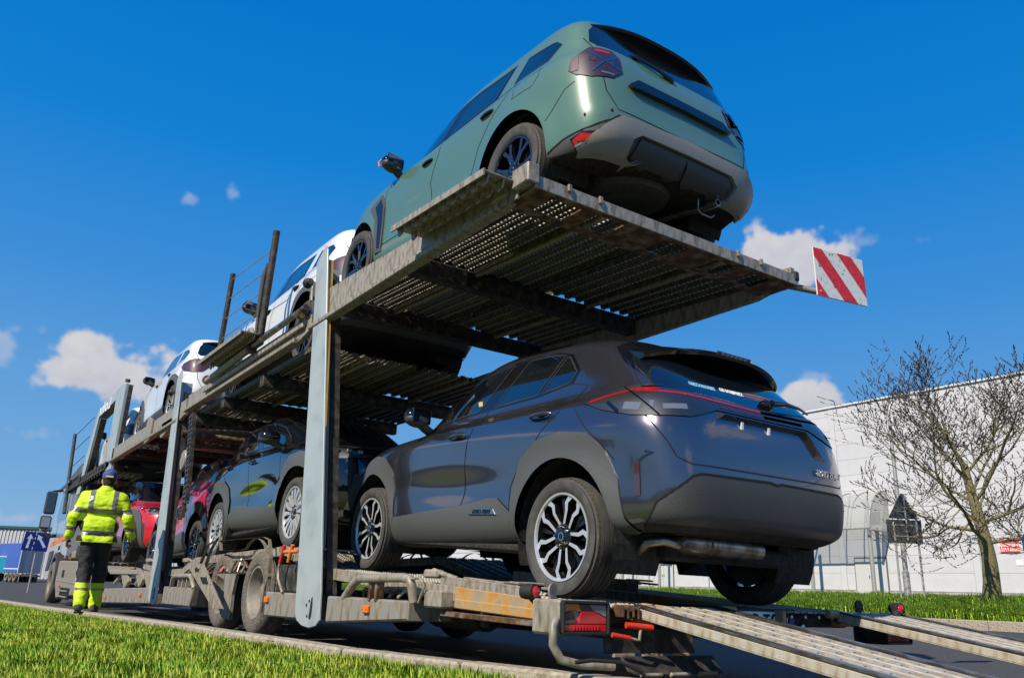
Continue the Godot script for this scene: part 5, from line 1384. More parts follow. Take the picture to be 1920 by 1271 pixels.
func pillar(tr: Node3D, dz: float, far: bool, topy := 3.5):
	var s := -1.0 if far else 1.0; var x := XF + 0.01 if far else XN - 0.035
	var face := PackedVector2Array([Vector2(-6.57, .26), Vector2(-6.52, .21), Vector2(-6.40, .175), Vector2(-6.25, .165), Vector2(-6.12, .185), Vector2(-6.05, .23), Vector2(-6.075, .42), Vector2(-6.77, topy), Vector2(-6.83, topy + .06), Vector2(-7.02, topy - .06), Vector2(-6.60, .5)])
	for i in face.size(): face[i].x += dz
	var f := MB.new(); f.prism(face, 0.014, zy(x) if not far else zy(x + 0.0), 0.004)
	var p := put("pillar", f, M.post, tr)
	var d := 0.21
	var xa := x + 0.014 if not far else x - d
	var w := MB.new()
	w.bar(Vector3(xa + d * 0.5, .30, -6.565 + dz), Vector3(xa + d * 0.5, topy - .1, -6.985 + dz), d, 0.016, Vector3(0, 0, 1)); put("channel_wall", w, M.post, p)
	var xi := x + .014 if not far else x - .10
	if dz == 0.0:
		var y := MB.new(); var e := .055 if not far else -.055; var x0 := x + .014 if not far else x
		var p0 := Vector3(x0, topy - .10, -6.765); var p1 := Vector3(x0 + e, topy - .10, -6.765); var p2 := Vector3(x0, 1.75, -6.373); var p3 := Vector3(x0 + e * .15, 1.75, -6.373); var th := Vector3(0, 0, -.012)
		y.quad(p0, p1, p3, p2); y.quad(p0 + th, p1 + th, p3 + th, p2 + th); y.quad(p1, p1 + th, p3 + th, p3); y.quad(p0, p0 + th, p1 + th, p1)
		put("channel_lip", y, M.yellow_steel, p)
	var k := MB.new()
	k.bar(Vector3(xi + .10, .30, -6.115 + dz), Vector3(xi + .10, topy - .3, -6.745 + dz), 0.085, 0.02, Vector3(0, 0, 1)); put("guide_track", k, M.dark_steel, p)
	if not far:
		var sl := MB.new(); sl.prism(v2([-.028, -.075, .0, -.085, .022, -.06, .026, .03, .012, .085, -.008, .07]), 0.006, Transform3D(Basis(Vector3(0, 0, 1), Vector3(0, 1, 0), Vector3(-1, 0, 0)), Vector3(x - 0.002, .31, -6.235 + dz)), 0.0); put("pin_slot", sl, M.gap, p)
		for q in [[-6.33, .33], [-6.30, .25], [-6.28, .36]]:
			var b := MB.new(); b.lathe([Vector2(0, -.003), Vector2(.012, -.003), Vector2(.012, .004)], 10, Transform3D(Basis(), Vector3(x, q[1], q[0] + dz))); put("bolt_hole", b, M.gap, p)
		# the round marker lamp on a bracket near the top
		var bt := MB.new(); bt.box(Vector3(x - 0.015, topy - .38, -7.02 + dz), Vector3(0.02, 0.16, 0.05), Basis(Vector3.RIGHT, -0.12), 0.005); put("lamp_bracket", bt, M.galv, p)
		var lm := MB.new(); lm.lathe([Vector2(0, -.05), Vector2(.035, -.05), Vector2(.048, -.035), Vector2(.05, .0), Vector2(.03, .03)], 20, Transform3D(Basis(Vector3.UP, -PI / 2), Vector3(x - 0.04, topy - .26, -7.07 + dz))); put("marker_lamp", lm, M.rubber, p)
		var ln := MB.new(); ln.ball(Vector3(x - 0.04, topy - .26, -7.02 + dz), Vector3(.034, .034, .014), 8, 14); put("lamp_lens", ln, M.lamp_red, p)

func tube_part(called: String, parent: Node, pts: Array, r, mat: Material, n := 8) -> MeshInstance3D:
	var m := MB.new(); m.tube(pts, r, n); return put(called, m, mat, parent)

func box_part(called: String, parent: Node, c: Vector3, s: Vector3, mat: Material, bev := 0.006, b := Basis()) -> MeshInstance3D:
	var m := MB.new(); m.box(c, s, b, bev); return put(called, m, mat, parent)

func road_wheel(parent: Node, x: float, y: float, z: float, R: float, W: float, face_right := false):
	var key := "truckwheel%.2f" % R
	if not meshes.has(key):
		var t := MB.new(); var h := W * 0.5; var rr := R * 0.60
		t.lathe([Vector2(rr, -h + .03), Vector2(rr + .02, -h + .005), Vector2(rr + .05, -h), Vector2(R * .86, -h - .004), Vector2(R - .03, -h + .015), Vector2(R - .012, -h + .035), Vector2(R - .003, -h * .5), Vector2(R - .013, -h * .46), Vector2(R - .013, -h * .40), Vector2(R, -h * .36), Vector2(R, h * .36), Vector2(R - .013, h * .40), Vector2(R - .013, h * .46), Vector2(R - .003, h * .5), Vector2(R - .012, h - .035), Vector2(R - .03, h - .015), Vector2(R * .86, h), Vector2(rr, h - .03)], 56)
		var d := MB.new()
		d.lathe([Vector2(rr + .012, -h + .028), Vector2(rr + .006, -h + .012), Vector2(rr - .012, -h + .014), Vector2(rr - .03, -h + .05), Vector2(rr - .045, h * .1), Vector2(rr * .72, h * .30), Vector2(rr * .50, h * .10), Vector2(rr * .44, h * .05), Vector2(rr * .44, -h * .15), Vector2(rr * .36, -h * .28), Vector2(0, -h * .28)], 48)
		var nuts := MB.new()
		for k in 8:
			var a := TAU * k / 8
			nuts.lathe([Vector2(0, -.03), Vector2(.016, -.03), Vector2(.018, .012)], 6, Transform3D(Basis(), Vector3(h * .18, cos(a) * rr * .58, sin(a) * rr * .58)))
		meshes[key] = [t.mesh(), d.mesh(), nuts.mesh()]
	var b := Basis(Vector3.UP, PI if face_right else 0.0)
	var o := put("wheel", meshes[key][0], M.tyre_dusty, parent, Transform3D(b, Vector3(x, y, z)))
	put("rim", meshes[key][1], M.rail, o); put("wheel_nuts", meshes[key][2], M.rust, o)
	return o

func transporter():
	trailer()
	truck()

func trailer():
	var tr := thing("car_transporter_trailer", "two-deck car transporter trailer with grey pillars and perforated decks, ramps down at its rear", "trailer")
	# --- lower side rails, near and far
	for q in [[v2([-6.02, .405, -6.02, .215, -4.72, .288, -4.72, .405]), .33], [v2([-7.44, .41, -7.42, .205, -6.62, .215, -6.62, .41]), .30], [v2([-11.42, .40, -11.40, .185, -10.05, .195, -9.93, .40]), .30], [v2([-16.0, .30, -15.9, .07, -12.2, .165, -12.2, .375]), .30]]:
		sides("side_rail", tr, q[0], q[1], M.rail, 0.012)
	for q in [[-5.30, .335], [-7.36, .345], [-12.75, .27], [-15.5, .17]]:
		var am := box_part("side_marker", tr, Vector3(XN - 0.012, q[1], q[0]), Vector3(0.024, 0.05, 0.085), M.amber, 0.006)
		for s in [-1.0, 1.0]:
			var b := MB.new(); b.lathe([Vector2(0, -.004), Vector2(.006, -.003), Vector2(.006, .002)], 8, Transform3D(Basis(), Vector3(XN - 0.024, q[1], q[0] + s * 0.03))); put("screw", b, M.chrome, am)
	# --- chassis
	for x in [3.32, 4.16]: box_part("chassis_beam", tr, Vector3(x, .345, -9.6), Vector3(0.10, 0.20, 12.4), M.dark_steel, 0.01)
	for z in [-4.3, -5.6, -6.9, -7.9, -9.1, -10.3, -11.8, -13.6, -15.4]: box_part("chassis_cross_member", tr, Vector3(XC, .33, z), Vector3(1.9, 0.12, 0.10), M.dark_steel, 0.01)
	box_part("tail_cross_beam", tr, Vector3(XC, .385, -3.33), Vector3(2.35, 0.09, 0.12), M.dark_steel, 0.012)
	for q in [[-5.2, .42], [-8.6, .52], [-13.2, .4]]:
		var tk := MB.new(); tk.tube([Vector3(3.0, q[1] - .08, q[0]), Vector3(3.0, q[1] - .08, q[0] + .62)], .11, 14); put("air_tank", tk, M.dark_steel, tr)
	# --- wheels and mudguard
	for z in [-7.93, -9.10]:
		road_wheel(tr, XN + .17, .395, z, .395, .24); road_wheel(tr, XF - .17, .395, z, .395, .24, true)
		tube_part("axle", tr, [Vector3(XN + .2, .395, z), Vector3(XF - .2, .395, z)], .055, M.dark_steel, 10)
	var r := 0.475
	var fend := PackedVector2Array([Vector2(-7.42, .22), Vector2(-7.455, .70), Vector2(-7.56, .865), Vector2(-7.72, .895), Vector2(-9.42, .905), Vector2(-9.66, .87), Vector2(-9.86, .66), Vector2(-9.93, .22), Vector2(-9.86, .22), Vector2(-9.78, .60)])
	fend.append_array(arc2(Vector2(-9.10, .36), .60, 158, 100, 6))
	fend.append_array(PackedVector2Array([Vector2(-9.10, .80), Vector2(-8.38, .79)]))
	fend.append_array(arc2(Vector2(-7.93, .36), .53, 124, 20, 10))
	fend.append_array(PackedVector2Array([Vector2(-7.49, .42), Vector2(-7.51, .22)]))
	sides("mudguard", tr, fend, 0.035, M.rail, 0.006)
	var mid := PackedVector2Array([Vector2(-9.14, .56), Vector2(-8.40, .56), Vector2(-8.46, .36), Vector2(-8.44, .13), Vector2(-8.74, .13), Vector2(-8.70, .30), Vector2(-8.78, .50)])
	sides("mudguard", tr, mid, 0.03, M.rail, 0.005, 0.004)
	var fb := MB.new(); fb.box(Vector3(XN + .30, .50, -8.75), Vector3(.02, .60, .72)); put("toolbox_back", fb, M.gap, tr)
	box_part("toolbox_shelf", tr, Vector3(XN + .15, .565, -8.76), Vector3(.26, .02, .74), M.dark_steel, .004)
	for k in 9:
		var z := -9.08 + k * 0.075; var m := [M.red_paint, M.dark_steel, M.red_paint, M.galv, M.steel, M.galv, M.rust, M.steel, M.galv][k] as Material
		tube_part("tool", tr, [Vector3(XN + .04 + .02 * (k % 3), .58, z), Vector3(XN + .10, .60 + .13 * (0.7 + 0.3 * sin(k * 2.1)), z + .06 * sin(k * 1.7))], .014, m, 7)
	for k in 5: tube_part("tool", tr, [Vector3(XN + .08, .60 + .03 * k, -8.72 + .05 * k), Vector3(XN + .10, .68 - .015 * k, -8.44 + .02 * k)], .012, [M.steel, M.rust, M.galv, M.steel, M.rust][k], 6)
	var lid := MB.new(); lid.prism(v2([-9.77, .655, -9.08, .655, -8.15, .235, -8.47, .222]), 0.018, zy(2.33), 0.004); var lo := put("toolbox_lid", lid, M.galv, tr)
	var lh := MB.new(); lh.prism(v2([-9.11, .52, -8.86, .52, -8.74, .45, -8.96, .45]), 0.004, zy(2.328), 0.0); put("lid_opening", lh, M.gap, lo)
	var le := MB.new(); le.prism(v2([-9.37, .60, -9.30, .625, -9.22, .60, -9.16, .61, -9.20, .565, -9.27, .575, -9.30, .555]), 0.003, zy(2.328), 0.0); put("lid_emblem", le, M.gap, lo)
	for q in [[-7.12, M.red_paint], [-6.92, M.orange_paint]]:                    # lever and strap by the mudguard
		tube_part("lever", tr, [Vector3(XN - .01, .80, q[0] + .06), Vector3(XN - .01, .66, q[0])], .018, q[1], 8)
	tube_part("lever", tr, [Vector3(XN - .01, .80, -7.06), Vector3(XN - .01, .62, -7.14), Vector3(XN - .01, .52, -7.12), Vector3(XN - .01, .41, -6.98)], .012, M.galv, 7)
	tube_part("grab_bar", tr, [Vector3(XN - .01, .745, -7.04), Vector3(XN - .01, .745, -6.70)], .016, M.orange_paint, 8)
	box_part("battery_box", tr, Vector3(XN + .22, .53, -7.0), Vector3(.3, .23, .74), M.dark_steel, .01)
	# --- lower tracks for the car wheels
	var prof := [Vector2(-3.20, .427), Vector2(-4.30, .492), Vector2(-6.55, .624), Vector2(-7.30, .80), Vector2(-10.45, .74), Vector2(-11.0, .615), Vector2(-14.2, .56), Vector2(-17.2, .70)]
	for i in prof.size() - 1:
		var a: Vector2 = prof[i]; var b: Vector2 = prof[i + 1]; var ang := atan2(b.y - a.y, a.x - b.x); var L := a.distance_to(b)
		for x in [2.94, 4.54]:
			put_panel("wheel_track", perf_panel(0.66, snappedf(L - 0.02, .01), 5, 0.03, 0.05), tr, Transform3D(Basis(Vector3.RIGHT, ang), Vector3(x, a.y - .004, a.x)))
			for e in [-1.0, 1.0]:
				var m := MB.new(); m.bar(Vector3(x + e * .345, a.y - .035, a.x), Vector3(x + e * .345, b.y - .035, b.x), .03, .085, Vector3.UP, .004); put("track_edge", m, M.ramp_side if i < 1 else M.galv, tr)
	var ob := MB.new(); ob.bar(Vector3(2.60, .405, -4.30), Vector3(2.60, .368, -3.26), .05, .055, Vector3.UP, .006); put("outer_beam", ob, M.ramp_side, tr)
	var ob2 := MB.new(); ob2.bar(Vector3(2.56, .345, -4.40), Vector3(2.56, .33, -3.3), .04, .03, Vector3.UP, .004); put("outer_beam", ob2, M.rust, tr)
	# chock plates standing on the tracks
	for q in [[2.78, -4.20, .53, 1.0], [3.62, -4.6, .60, -1.0], [4.3, -4.9, .60, 1.0], [2.75, -6.8, .76, 1.0], [3.0, -11.8, .70, 1.0], [2.7, -13.0, .66, -1.0]]:
		var mm := MB.new()
		for k in 6: mm.box(Vector3(q[0], q[2], q[1] + .36 - k * .145), Vector3(.20, .012, .085), Basis(Vector3.RIGHT, .06), .003)
		for e in [-1.0, 1.0]: mm.box(Vector3(q[0] + e * .085, q[2] + .001, q[1]), Vector3(.04, .014, .90), Basis(Vector3.RIGHT, .06), .003)
		mm.box(Vector3(q[0] - .10, q[2] - .03, q[1]), Vector3(.010, .06, .90), Basis(Vector3.RIGHT, .06), .002)
		put("chock_plate", mm, M.galv, tr)
	for q in [[2.66, .545, -4.72], [2.64, .73, -7.0], [2.70, .70, -11.3], [2.66, .72, -13.4]]:
		var c := MB.new(); c.box(Vector3(q[0], q[1] + .03, q[2]), Vector3(.07, .055, .12), Basis(Vector3.UP, .4), .012); c.tube([Vector3(q[0], q[1] + .05, q[2]), Vector3(q[0] + .05, q[1] + .0, q[2] + .22)], .018, 8); put("ratchet", c, M.galv, tr)
	# hoops over the side rails, hoses
	tube_part("pipe_hoop", tr, [Vector3(XN + .02, .40, -5.74), Vector3(XN + .0, .50, -5.56), Vector3(XN - .01, .535, -5.44), Vector3(XN - .01, .545, -4.78), Vector3(XN - .01, .535, -4.70), Vector3(XN, .49, -4.68), Vector3(XN + .02, .40, -4.68)], .030, M.galv, 10)
	tube_part("pipe_hoop", tr, [Vector3(XN + .02, .40, -11.1), Vector3(XN, .50, -10.98), Vector3(XN - .01, .53, -10.86), Vector3(XN - .01, .535, -10.1), Vector3(XN + .02, .40, -10.0)], .028, M.galv, 10)
	for z in [-5.28, -5.18]: box_part("hoop_bracket", tr, Vector3(XN + .02, .46, z), Vector3(.06, .14, .03), M.rust, .003)
	for z in [-10.7, -10.5, -10.3]: box_part("hoop_bracket", tr, Vector3(XN + .02, .46, z), Vector3(.05, .14, .03), M.galv, .003)
	for k in 5: tube_part("hose", tr, [Vector3(XN + .06, .42, -5.5 + .13 * k), Vector3(XN + .02 + .02 * k, .47 + .02 * sin(k * 2.0), -5.42 + .13 * k), Vector3(XN + .10, .45, -5.30 + .13 * k)], .010, [M.rubber, M.galv, M.rust, M.rubber, M.galv][k], 6)
	tube_part("hose", tr, [Vector3(XN - .01, .535, -4.70), Vector3(XN - .02, .545, -4.55), Vector3(XN - .02, .50, -4.48), Vector3(XN, .40, -4.58)], .010, M.galv, 6)
	box_part("end_bracket", tr, Vector3(XN + .06, .425, -4.42), Vector3(.12, .10, .20), M.galv, .01)
	# knuckle arms and jacks under the front cars
	for q in [[-12.6, .40], [-13.3, .46], [-14.4, .42]]:
		var m := MB.new(); m.prism(v2([0, .10, .55, .02, .62, -.06, .50, -.13, .36, -.18, .02, .0]), .05, Transform3D(Basis(Vector3(0, 0, 1), Vector3(0, 1, 0), Vector3(-1, 0, 0)), Vector3(XN + .05, q[1] + .08, q[0] - .35)), .006); put("lift_arm", m, M.galv, tr)
	for k in 7: tube_part("lift_cylinder", tr, [Vector3(XN + .12 + .03 * (k % 2), .40, -15.6 + .55 * k), Vector3(XN + .14, .52 + .05 * (k % 3), -15.25 + .55 * k)], .035, [M.galv, M.dark_steel, M.rust][k % 3], 9)
	box_part("lift_beam", tr, Vector3(XN + .08, .575, -14.6), Vector3(.10, .07, 2.3), M.galv, .01)
	# --- pillars
	pillar(tr, 0.0, false); pillar(tr, 0.0, true); pillar(tr, -5.52, false, 3.42); pillar(tr, -5.52, true, 3.42)
	# --- upper decks
	var cols := [[2.86, .56, .030, 5], [3.45, .50, .022, 4], [4.05, .50, .030, 4], [4.64, .56, .030, 5]]
	upper_deck(tr, -3.52, -7.02, deck_y(-3.52), deck_y(-7.02), [-5.28, -6.75], cols, 2.765, M.galv)
	upper_deck(tr, -7.10, -11.75, 2.93, 2.96, [-8.6, -10.1, -11.4], cols, 2.73, M.galv, .23)
	upper_deck(tr, -11.85, -17.75, 2.93, 2.93, [-13.4, -15.2, -16.9], cols, 2.66, M.galv, .0)
	# rear cross channel with its row of long slots
	var ch := MB.new(); var y := deck_y(-3.52)
	for q in [[-3.50, .05], [-3.76, .07]]: ch.box(Vector3(XC, y - .125, q[0] - q[1] * .5), Vector3(2.5, .012, q[1]))
	var xs := [2.49, 2.66, 2.90, 3.02, 3.26, 3.62, 3.86, 4.14, 4.38, 4.52, 4.76, 4.99]
	for i in range(0, xs.size() - 1, 2): ch.box(Vector3((xs[i] + xs[i + 1]) * .5, y - .125, -3.655), Vector3(xs[i + 1] - xs[i], .012, .21))
	put("rear_channel", ch, M.rust, tr)
	box_part("rear_channel_face", tr, Vector3(XC, y - .09, -3.495), Vector3(2.5, .085, .012), M.galv, .003)
	for x in [2.75, 3.0, 4.3, 4.55]: box_part("weld_lug", tr, Vector3(x, y - .06, -3.482), Vector3(.03, .05, .018), M.galv, .004)
	for q in [[-3.56, .0], [-3.80, .015]]: box_part("stop_block", tr, Vector3(XN - .02, deck_y(q[0]) - .05 - q[1], q[0]), Vector3(.09, .13, .17), M.galv, .008)
	# ledge beside the rear car, and one beside the white car
	for q in [[-3.62, -4.85, 2.86, 2.935], [-8.45, -10.25, 3.06, 3.08]]:
		var wt := MB.new(); var a := Vector3(0, q[2], q[0]); var b := Vector3(0, q[3], q[1])
		wt.bar(a + Vector3(2.35, 0, 0), b + Vector3(2.35, 0, 0), .27, .010); put("ledge", wt, M.galv, tr)
		var lp := MB.new(); lp.bar(a + Vector3(2.212, -.012, 0), b + Vector3(2.212, -.012, 0), .012, .045); put("ledge_lip", lp, M.galv, tr)
		var n := int(absf(q[0] - q[1]) / .115); var tt := MB.new()
		tt.prism(v2([-.045, 0, .045, 0, .03, -.05, -.02, -.06]), .012, Transform3D(Basis(Vector3(0, 0, 1), Vector3(0, 1, 0), Vector3(-1, 0, 0)), Vector3.ZERO)); var tm := tt.mesh()
		for k in n:
			var c := a.lerp(b, (k + .5) / n)
			for x in [2.25, 2.36]: put("ledge_tooth", tm, M.galv, tr, Transform3D(Basis(), c + Vector3(x, -.008, 0)))
		var lw := MB.new(); lw.bar(a + Vector3(2.465, -.05, 0), b + Vector3(2.465, -.05, 0), .012, .11); put("ledge_web", lw, M.galv, tr)
	# side tubes, posts and wires along the white car
	tube_part("side_tube", tr, [Vector3(XN - .06, 2.945, -10.6), Vector3(XN - .06, 2.985, -8.75)], .042, M.galv, 12)
	tube_part("side_tube", tr, [Vector3(XN - .06, 2.985, -8.75), Vector3(XN - .06, 3.005, -7.1)], .032, M.steel, 12)
	for z in [-10.58, -8.75, -7.2]: tube_part("tube_collar", tr, [Vector3(XN - .06, 2.965, z - .03), Vector3(XN - .06, 2.965, z + .03)], .056, M.rust, 12)
	box_part("side_strip", tr, Vector3(XN - .03, 2.86, -9.0), Vector3(.03, .05, 3.6), M.galv, .006)
	tube_part("guard_post", tr, [Vector3(XN - .06, 3.10, -10.18), Vector3(XN - .06, 4.28, -10.06)], .034, M.dark_steel, 10)
	tube_part("guard_post", tr, [Vector3(XN - .06, 3.06, -8.47), Vector3(XN - .06, 4.27, -8.39)], .040, M.dark_steel, 10)
	tube_part("post_strut", tr, [Vector3(XN - .09, 3.10, -8.55), Vector3(XN - .09, 3.28, -8.56), Vector3(XN - .09, 3.29, -8.56), Vector3(XN - .09, 3.75, -8.53), Vector3(XN - .08, 3.90, -8.47)], [.018, .018, .030, .034, .02], M.plastic, 12)
	for k in 4:
		var t := (k + .15) / 4.2
		tube_part("guard_wire", tr, [Vector3(XN - .06, 4.24 - t * 1.1, -10.07 - .1 * t), Vector3(XN - .06, 4.10 - t * .98, -8.42)], .006, M.galv, 5)
	for q in [[-9.95, 3.13], [-9.3, 3.14]]:
		tube_part("grab_handle", tr, [Vector3(XN - .04, q[1], q[0]), Vector3(XN - .04, q[1] + .09, q[0] + .10), Vector3(XN - .04, q[1] + .10, q[0] + .38), Vector3(XN - .04, q[1] + .02, q[0] + .46)], .028, M.galv, 9)
	# front ends of the upper decks, hangers and tension plates below
	sides("hanger", tr, v2([-13.3, 2.58, -13.2, 2.56, -12.2, 2.74, -12.2, 2.80, -13.3, 2.80]), .05, M.galv, .006)
	sides("hanger", tr, v2([-14.4, 2.95, -14.25, 3.05, -13.95, 2.95, -13.95, 2.64, -14.35, 2.60]), .03, M.galv, .006, -.035)
	for q in [[3.1, -12.3, .25], [3.9, -12.8, -.2], [3.4, -14.2, .15]]:
		var m := MB.new(); m.prism(v2([0, 0, 1.1, .12, 1.25, .03, 1.05, -.06, .1, -.14]), .03, Transform3D(Basis(Vector3(1, 0, 0), Vector3(0, .5, .86).normalized(), Vector3(0, -.86, .5).normalized()), Vector3(q[0] - .5, 2.60, q[1])), .004); put("swing_plate", m, M.galv, tr)
	for z in [-12.1, -12.9, -13.9]: tube_part("cross_tube", tr, [Vector3(XN + .06, 2.50, z), Vector3(XF - .06, 2.50, z)], .045, [M.rust, M.dark_steel, M.rust][int(absf(z)) % 3], 10)
	# cable chain hanging by the second pillar
	var cc := MB.new(); var cp := [Vector3(2.52, 2.66, -11.45), Vector3(2.52, 2.4, -11.36), Vector3(2.52, 1.9, -11.20), Vector3(2.52, 1.62, -11.12), Vector3(2.52, 1.42, -11.10), Vector3(2.52, 1.30, -11.24), Vector3(2.52, 1.33, -11.42)]
	for i in cp.size() - 1:
		var L: float = cp[i].distance_to(cp[i + 1]); var n := maxi(1, int(L / .062))
		for k in n:
			var p: Vector3 = cp[i].lerp(cp[i + 1], (k + .5) / n); var d: Vector3 = (cp[i + 1] - cp[i]).normalized()
			var b := Basis(Vector3(1, 0, 0), d, Vector3(1, 0, 0).cross(d))
			cc.box(p, Vector3(.055, .016, .14), b); cc.box(p + b * Vector3(0, 0, .065), Vector3(.06, .07, .012), b); cc.box(p - b * Vector3(0, 0, .065), Vector3(.06, .07, .012), b)
	put("cable_chain", cc, M.steel, tr)
	var cg := MB.new(); cg.lathe([Vector2(0, -.05), Vector2(.13, -.05), Vector2(.15, -.02), Vector2(.15, .06)], 20, Transform3D(Basis(), Vector3(2.56, 2.05, -11.62))); put("cable_reel", cg, M.galv, tr)
	tail_end(tr)

func tail_end(tr: Node3D):
	# light boxes
	for q in [[2.66, .372, -3.20, M.galv], [5.35, .325, -3.20, M.dark_steel]]:
		var hb := MB.new(); hb.box(Vector3(q[0], q[1], q[2] - .11), Vector3(.32, .165, .22), Basis(), .012); var lb := put("light_box", hb, q[3], tr)
		var rimm := MB.new()
		for e in [-1.0, 1.0]:
			rimm.box(Vector3(q[0], q[1] + e * .072, q[2] + .008), Vector3(.29, .016, .03), Basis(), .004); rimm.box(Vector3(q[0] + e * .142, q[1], q[2] + .008), Vector3(.016, .145, .03), Basis(), .004)
		put("lamp_gasket", rimm, M.rubber, lb)
		var segs := [[v2([-.132, -.062, .132, -.062, .132, -.030, -.132, -.030]), M.lamp_bright], [v2([-.132, -.028, -.05, -.028, -.085, .035, -.132, .02]), M.lamp_red], [v2([-.048, -.028, .132, -.028, .132, .002, .05, .03, -.03, .03]), M.lamp_bright], [v2([-.130, .025, -.085, .037, -.03, .032, -.045, .063, -.13, .063]), M.orange_paint], [v2([-.028, .033, .048, .032, .015, .063, -.042, .063]), M.lamp_red], [v2([.052, .031, .132, .004, .132, .063, .02, .063]), M.lamp_clear]]
		for s in segs:
			var m := MB.new(); m.prism(s[0], .02, Transform3D(Basis(), Vector3(q[0], q[1], q[2] + .012)), .003); put("lamp_lens", m, s[1], lb)
		for k in 9:
			var m := MB.new(); m.box(Vector3(q[0] - .075 + .019 * k, q[1] - .046, q[2] + .014), Vector3(.011, .022, .006), Basis(), .002); put("lamp_rib", m, M.lamp_bright, lb)
	# round lamps on rubber stalks, and reflector discs
	for q in [[2.50, .485, -3.44, 1.0], [5.30, .47, -3.15, -1.0]]:
		var hs := MB.new(); hs.lathe([Vector2(0, -.045), Vector2(.034, -.042), Vector2(.038, -.02), Vector2(.038, .03), Vector2(.030, .034)], 20, Transform3D(Basis(Vector3.UP, -PI / 2 + .35 * q[3]), Vector3(q[0], q[1], q[2]))); hs.tube([Vector3(q[0], q[1], q[2]), Vector3(q[0] + .08 * q[3], q[1] - .09, q[2] + .03)], [.030, .024], 10)
		var o := put("round_lamp", hs, M.rubber, tr)
		var ln := MB.new(); ln.ball(Vector3(q[0], q[1], q[2]) + Vector3(sin(.35 * q[3]), 0, cos(.35)) * .036 * Vector3(q[3] * q[3], 1, 1), Vector3(.028, .028, .014), 8, 16); put("lamp_lens", ln, M.lamp_bright, o)
	var dk := MB.new(); dk.lathe([Vector2(0, -.004), Vector2(.036, -.004), Vector2(.036, .006), Vector2(0, .006)], 24, Transform3D(Basis(Vector3.UP, -PI / 2 + .3), Vector3(2.615, .495, -3.40))); put("reflector_disc", dk, M.galv, tr)
	var dk2 := MB.new(); dk2.lathe([Vector2(0, -.004), Vector2(.04, -.004), Vector2(.04, .006), Vector2(0, .006)], 24, Transform3D(Basis(Vector3.UP, -PI / 2), Vector3(4.98, .475, -3.22))); put("reflector_disc", dk2, M.rubber, tr)
	var tri_ := MB.new(); tri_.prism(v2([-.05, .08, .05, .05, -.02, -.07]), .012, Transform3D(Basis(Vector3.UP, .3), Vector3(2.62, .40, -3.38)), .003); put("stalk_bracket", tri_, M.galv, tr)
	# number plate
	var pl := MB.new(); pl.box(Vector3(4.10, .368, -3.262), Vector3(.52, .114, .006), Basis(), .002); var po := put("number_plate", pl, M.print_white, tr)
	var bl := MB.new(); bl.box(Vector3(4.337, .368, -3.2585), Vector3(.045, .112, .002)); put("plate_band", bl, std(lin(.01, .03, .30), .4), po)
	lettering("9 O TOW", .085, M.gap, po, Transform3D(Basis(), Vector3(4.095, .368, -3.2575)), false, "plate_lettering", .001, .95)
	var pf := MB.new(); pf.box(Vector3(4.10, .368, -3.272), Vector3(.56, .15, .014), Basis(), .004); put("plate_holder", pf, M.rubber, tr)
	var pk := MB.new(); pk.ball(Vector3(4.42, .345, -3.25), Vector3(.018, .024, .02), 8, 12); put("plate_lamp", pk, M.chrome, tr)
	# underrun flaps with folded edges
	for q in [[3.12, .265, -3.22, .64, .12, -.10], [3.20, .155, -3.14, .66, .11, -.75]]:
		var b := Basis(Vector3.RIGHT, q[5])
		var m := MB.new(); m.box(Vector3(q[0], q[1], q[2]), Vector3(q[3], q[4], .008), b, .002); put("underrun_flap", m, M.dark_steel, tr)
		for k in 3:
			var e := MB.new(); e.box(Vector3(q[0] - .2 + .2 * k, q[1], q[2]) + b * Vector3(0, -q[4] * .5 - .008, .008), Vector3(.14, .018, .022), b, .003); put("folded_edge", e, M.ramp_side if k == 2 else M.galv, tr)
	tube_part("bent_pipe", tr, [Vector3(2.50, .36, -3.22), Vector3(2.47, .33, -3.20), Vector3(2.47, .25, -3.20), Vector3(2.51, .185, -3.19), Vector3(2.60, .165, -3.17), Vector3(2.78, .158, -3.12)], .022, M.galv, 10)
	tube_part("hose", tr, [Vector3(2.57, .175, -3.16), Vector3(2.66, .185, -3.14), Vector3(2.80, .178, -3.10), Vector3(2.90, .14, -3.06), Vector3(2.96, .06, -3.03)], .010, M.rubber, 6)
	# ramps
	for x in [3.315, 5.04]:
		var slope := -0.185; var bs := Basis(Vector3.RIGHT, -atan(slope)); var L := 2.8; var wd := .62
		var tf := Transform3D(Basis(Vector3.RIGHT, atan(.158)), Vector3(x, .432, -3.20))
		var rm := MB.new()
		for e in [-1.0, 1.0]:
			rm.box(Vector3(e * wd * .5, -.024, L * .5), Vector3(.035, .052, L), Basis(), .008); rm.box(Vector3(e * (wd * .5 - .02), -.047, L * .5), Vector3(.07, .010, L), Basis(), .003)
		var ro := put("ramp", rm, M.ramp_steel, tr, tf)
		var pn := MB.new(); var np := 4
		for k in np:                                      # five rows of raised oval rings, each row a rib
			var cx := -wd * .5 + .05 + (wd - .10) * (k + .5) / np; var w := (wd - .10) / np
			strip(pn, Vector2(cx - w * .5, -.020), Vector2(cx - w * .38, .006), -L, 0.0, 0.0)
			ring_row(pn, cx, w * .76, .006, L, .105)
			strip(pn, Vector2(cx + w * .38, .006), Vector2(cx + w * .5, -.020), -L, 0.0, 0.0)
		put("ramp_tread", pn, M.ramp_steel, ro)
		for e in [-1.0, 1.0]: put("ramp_edge", edge_strip(e * wd * .5, L), M.steel, ro)
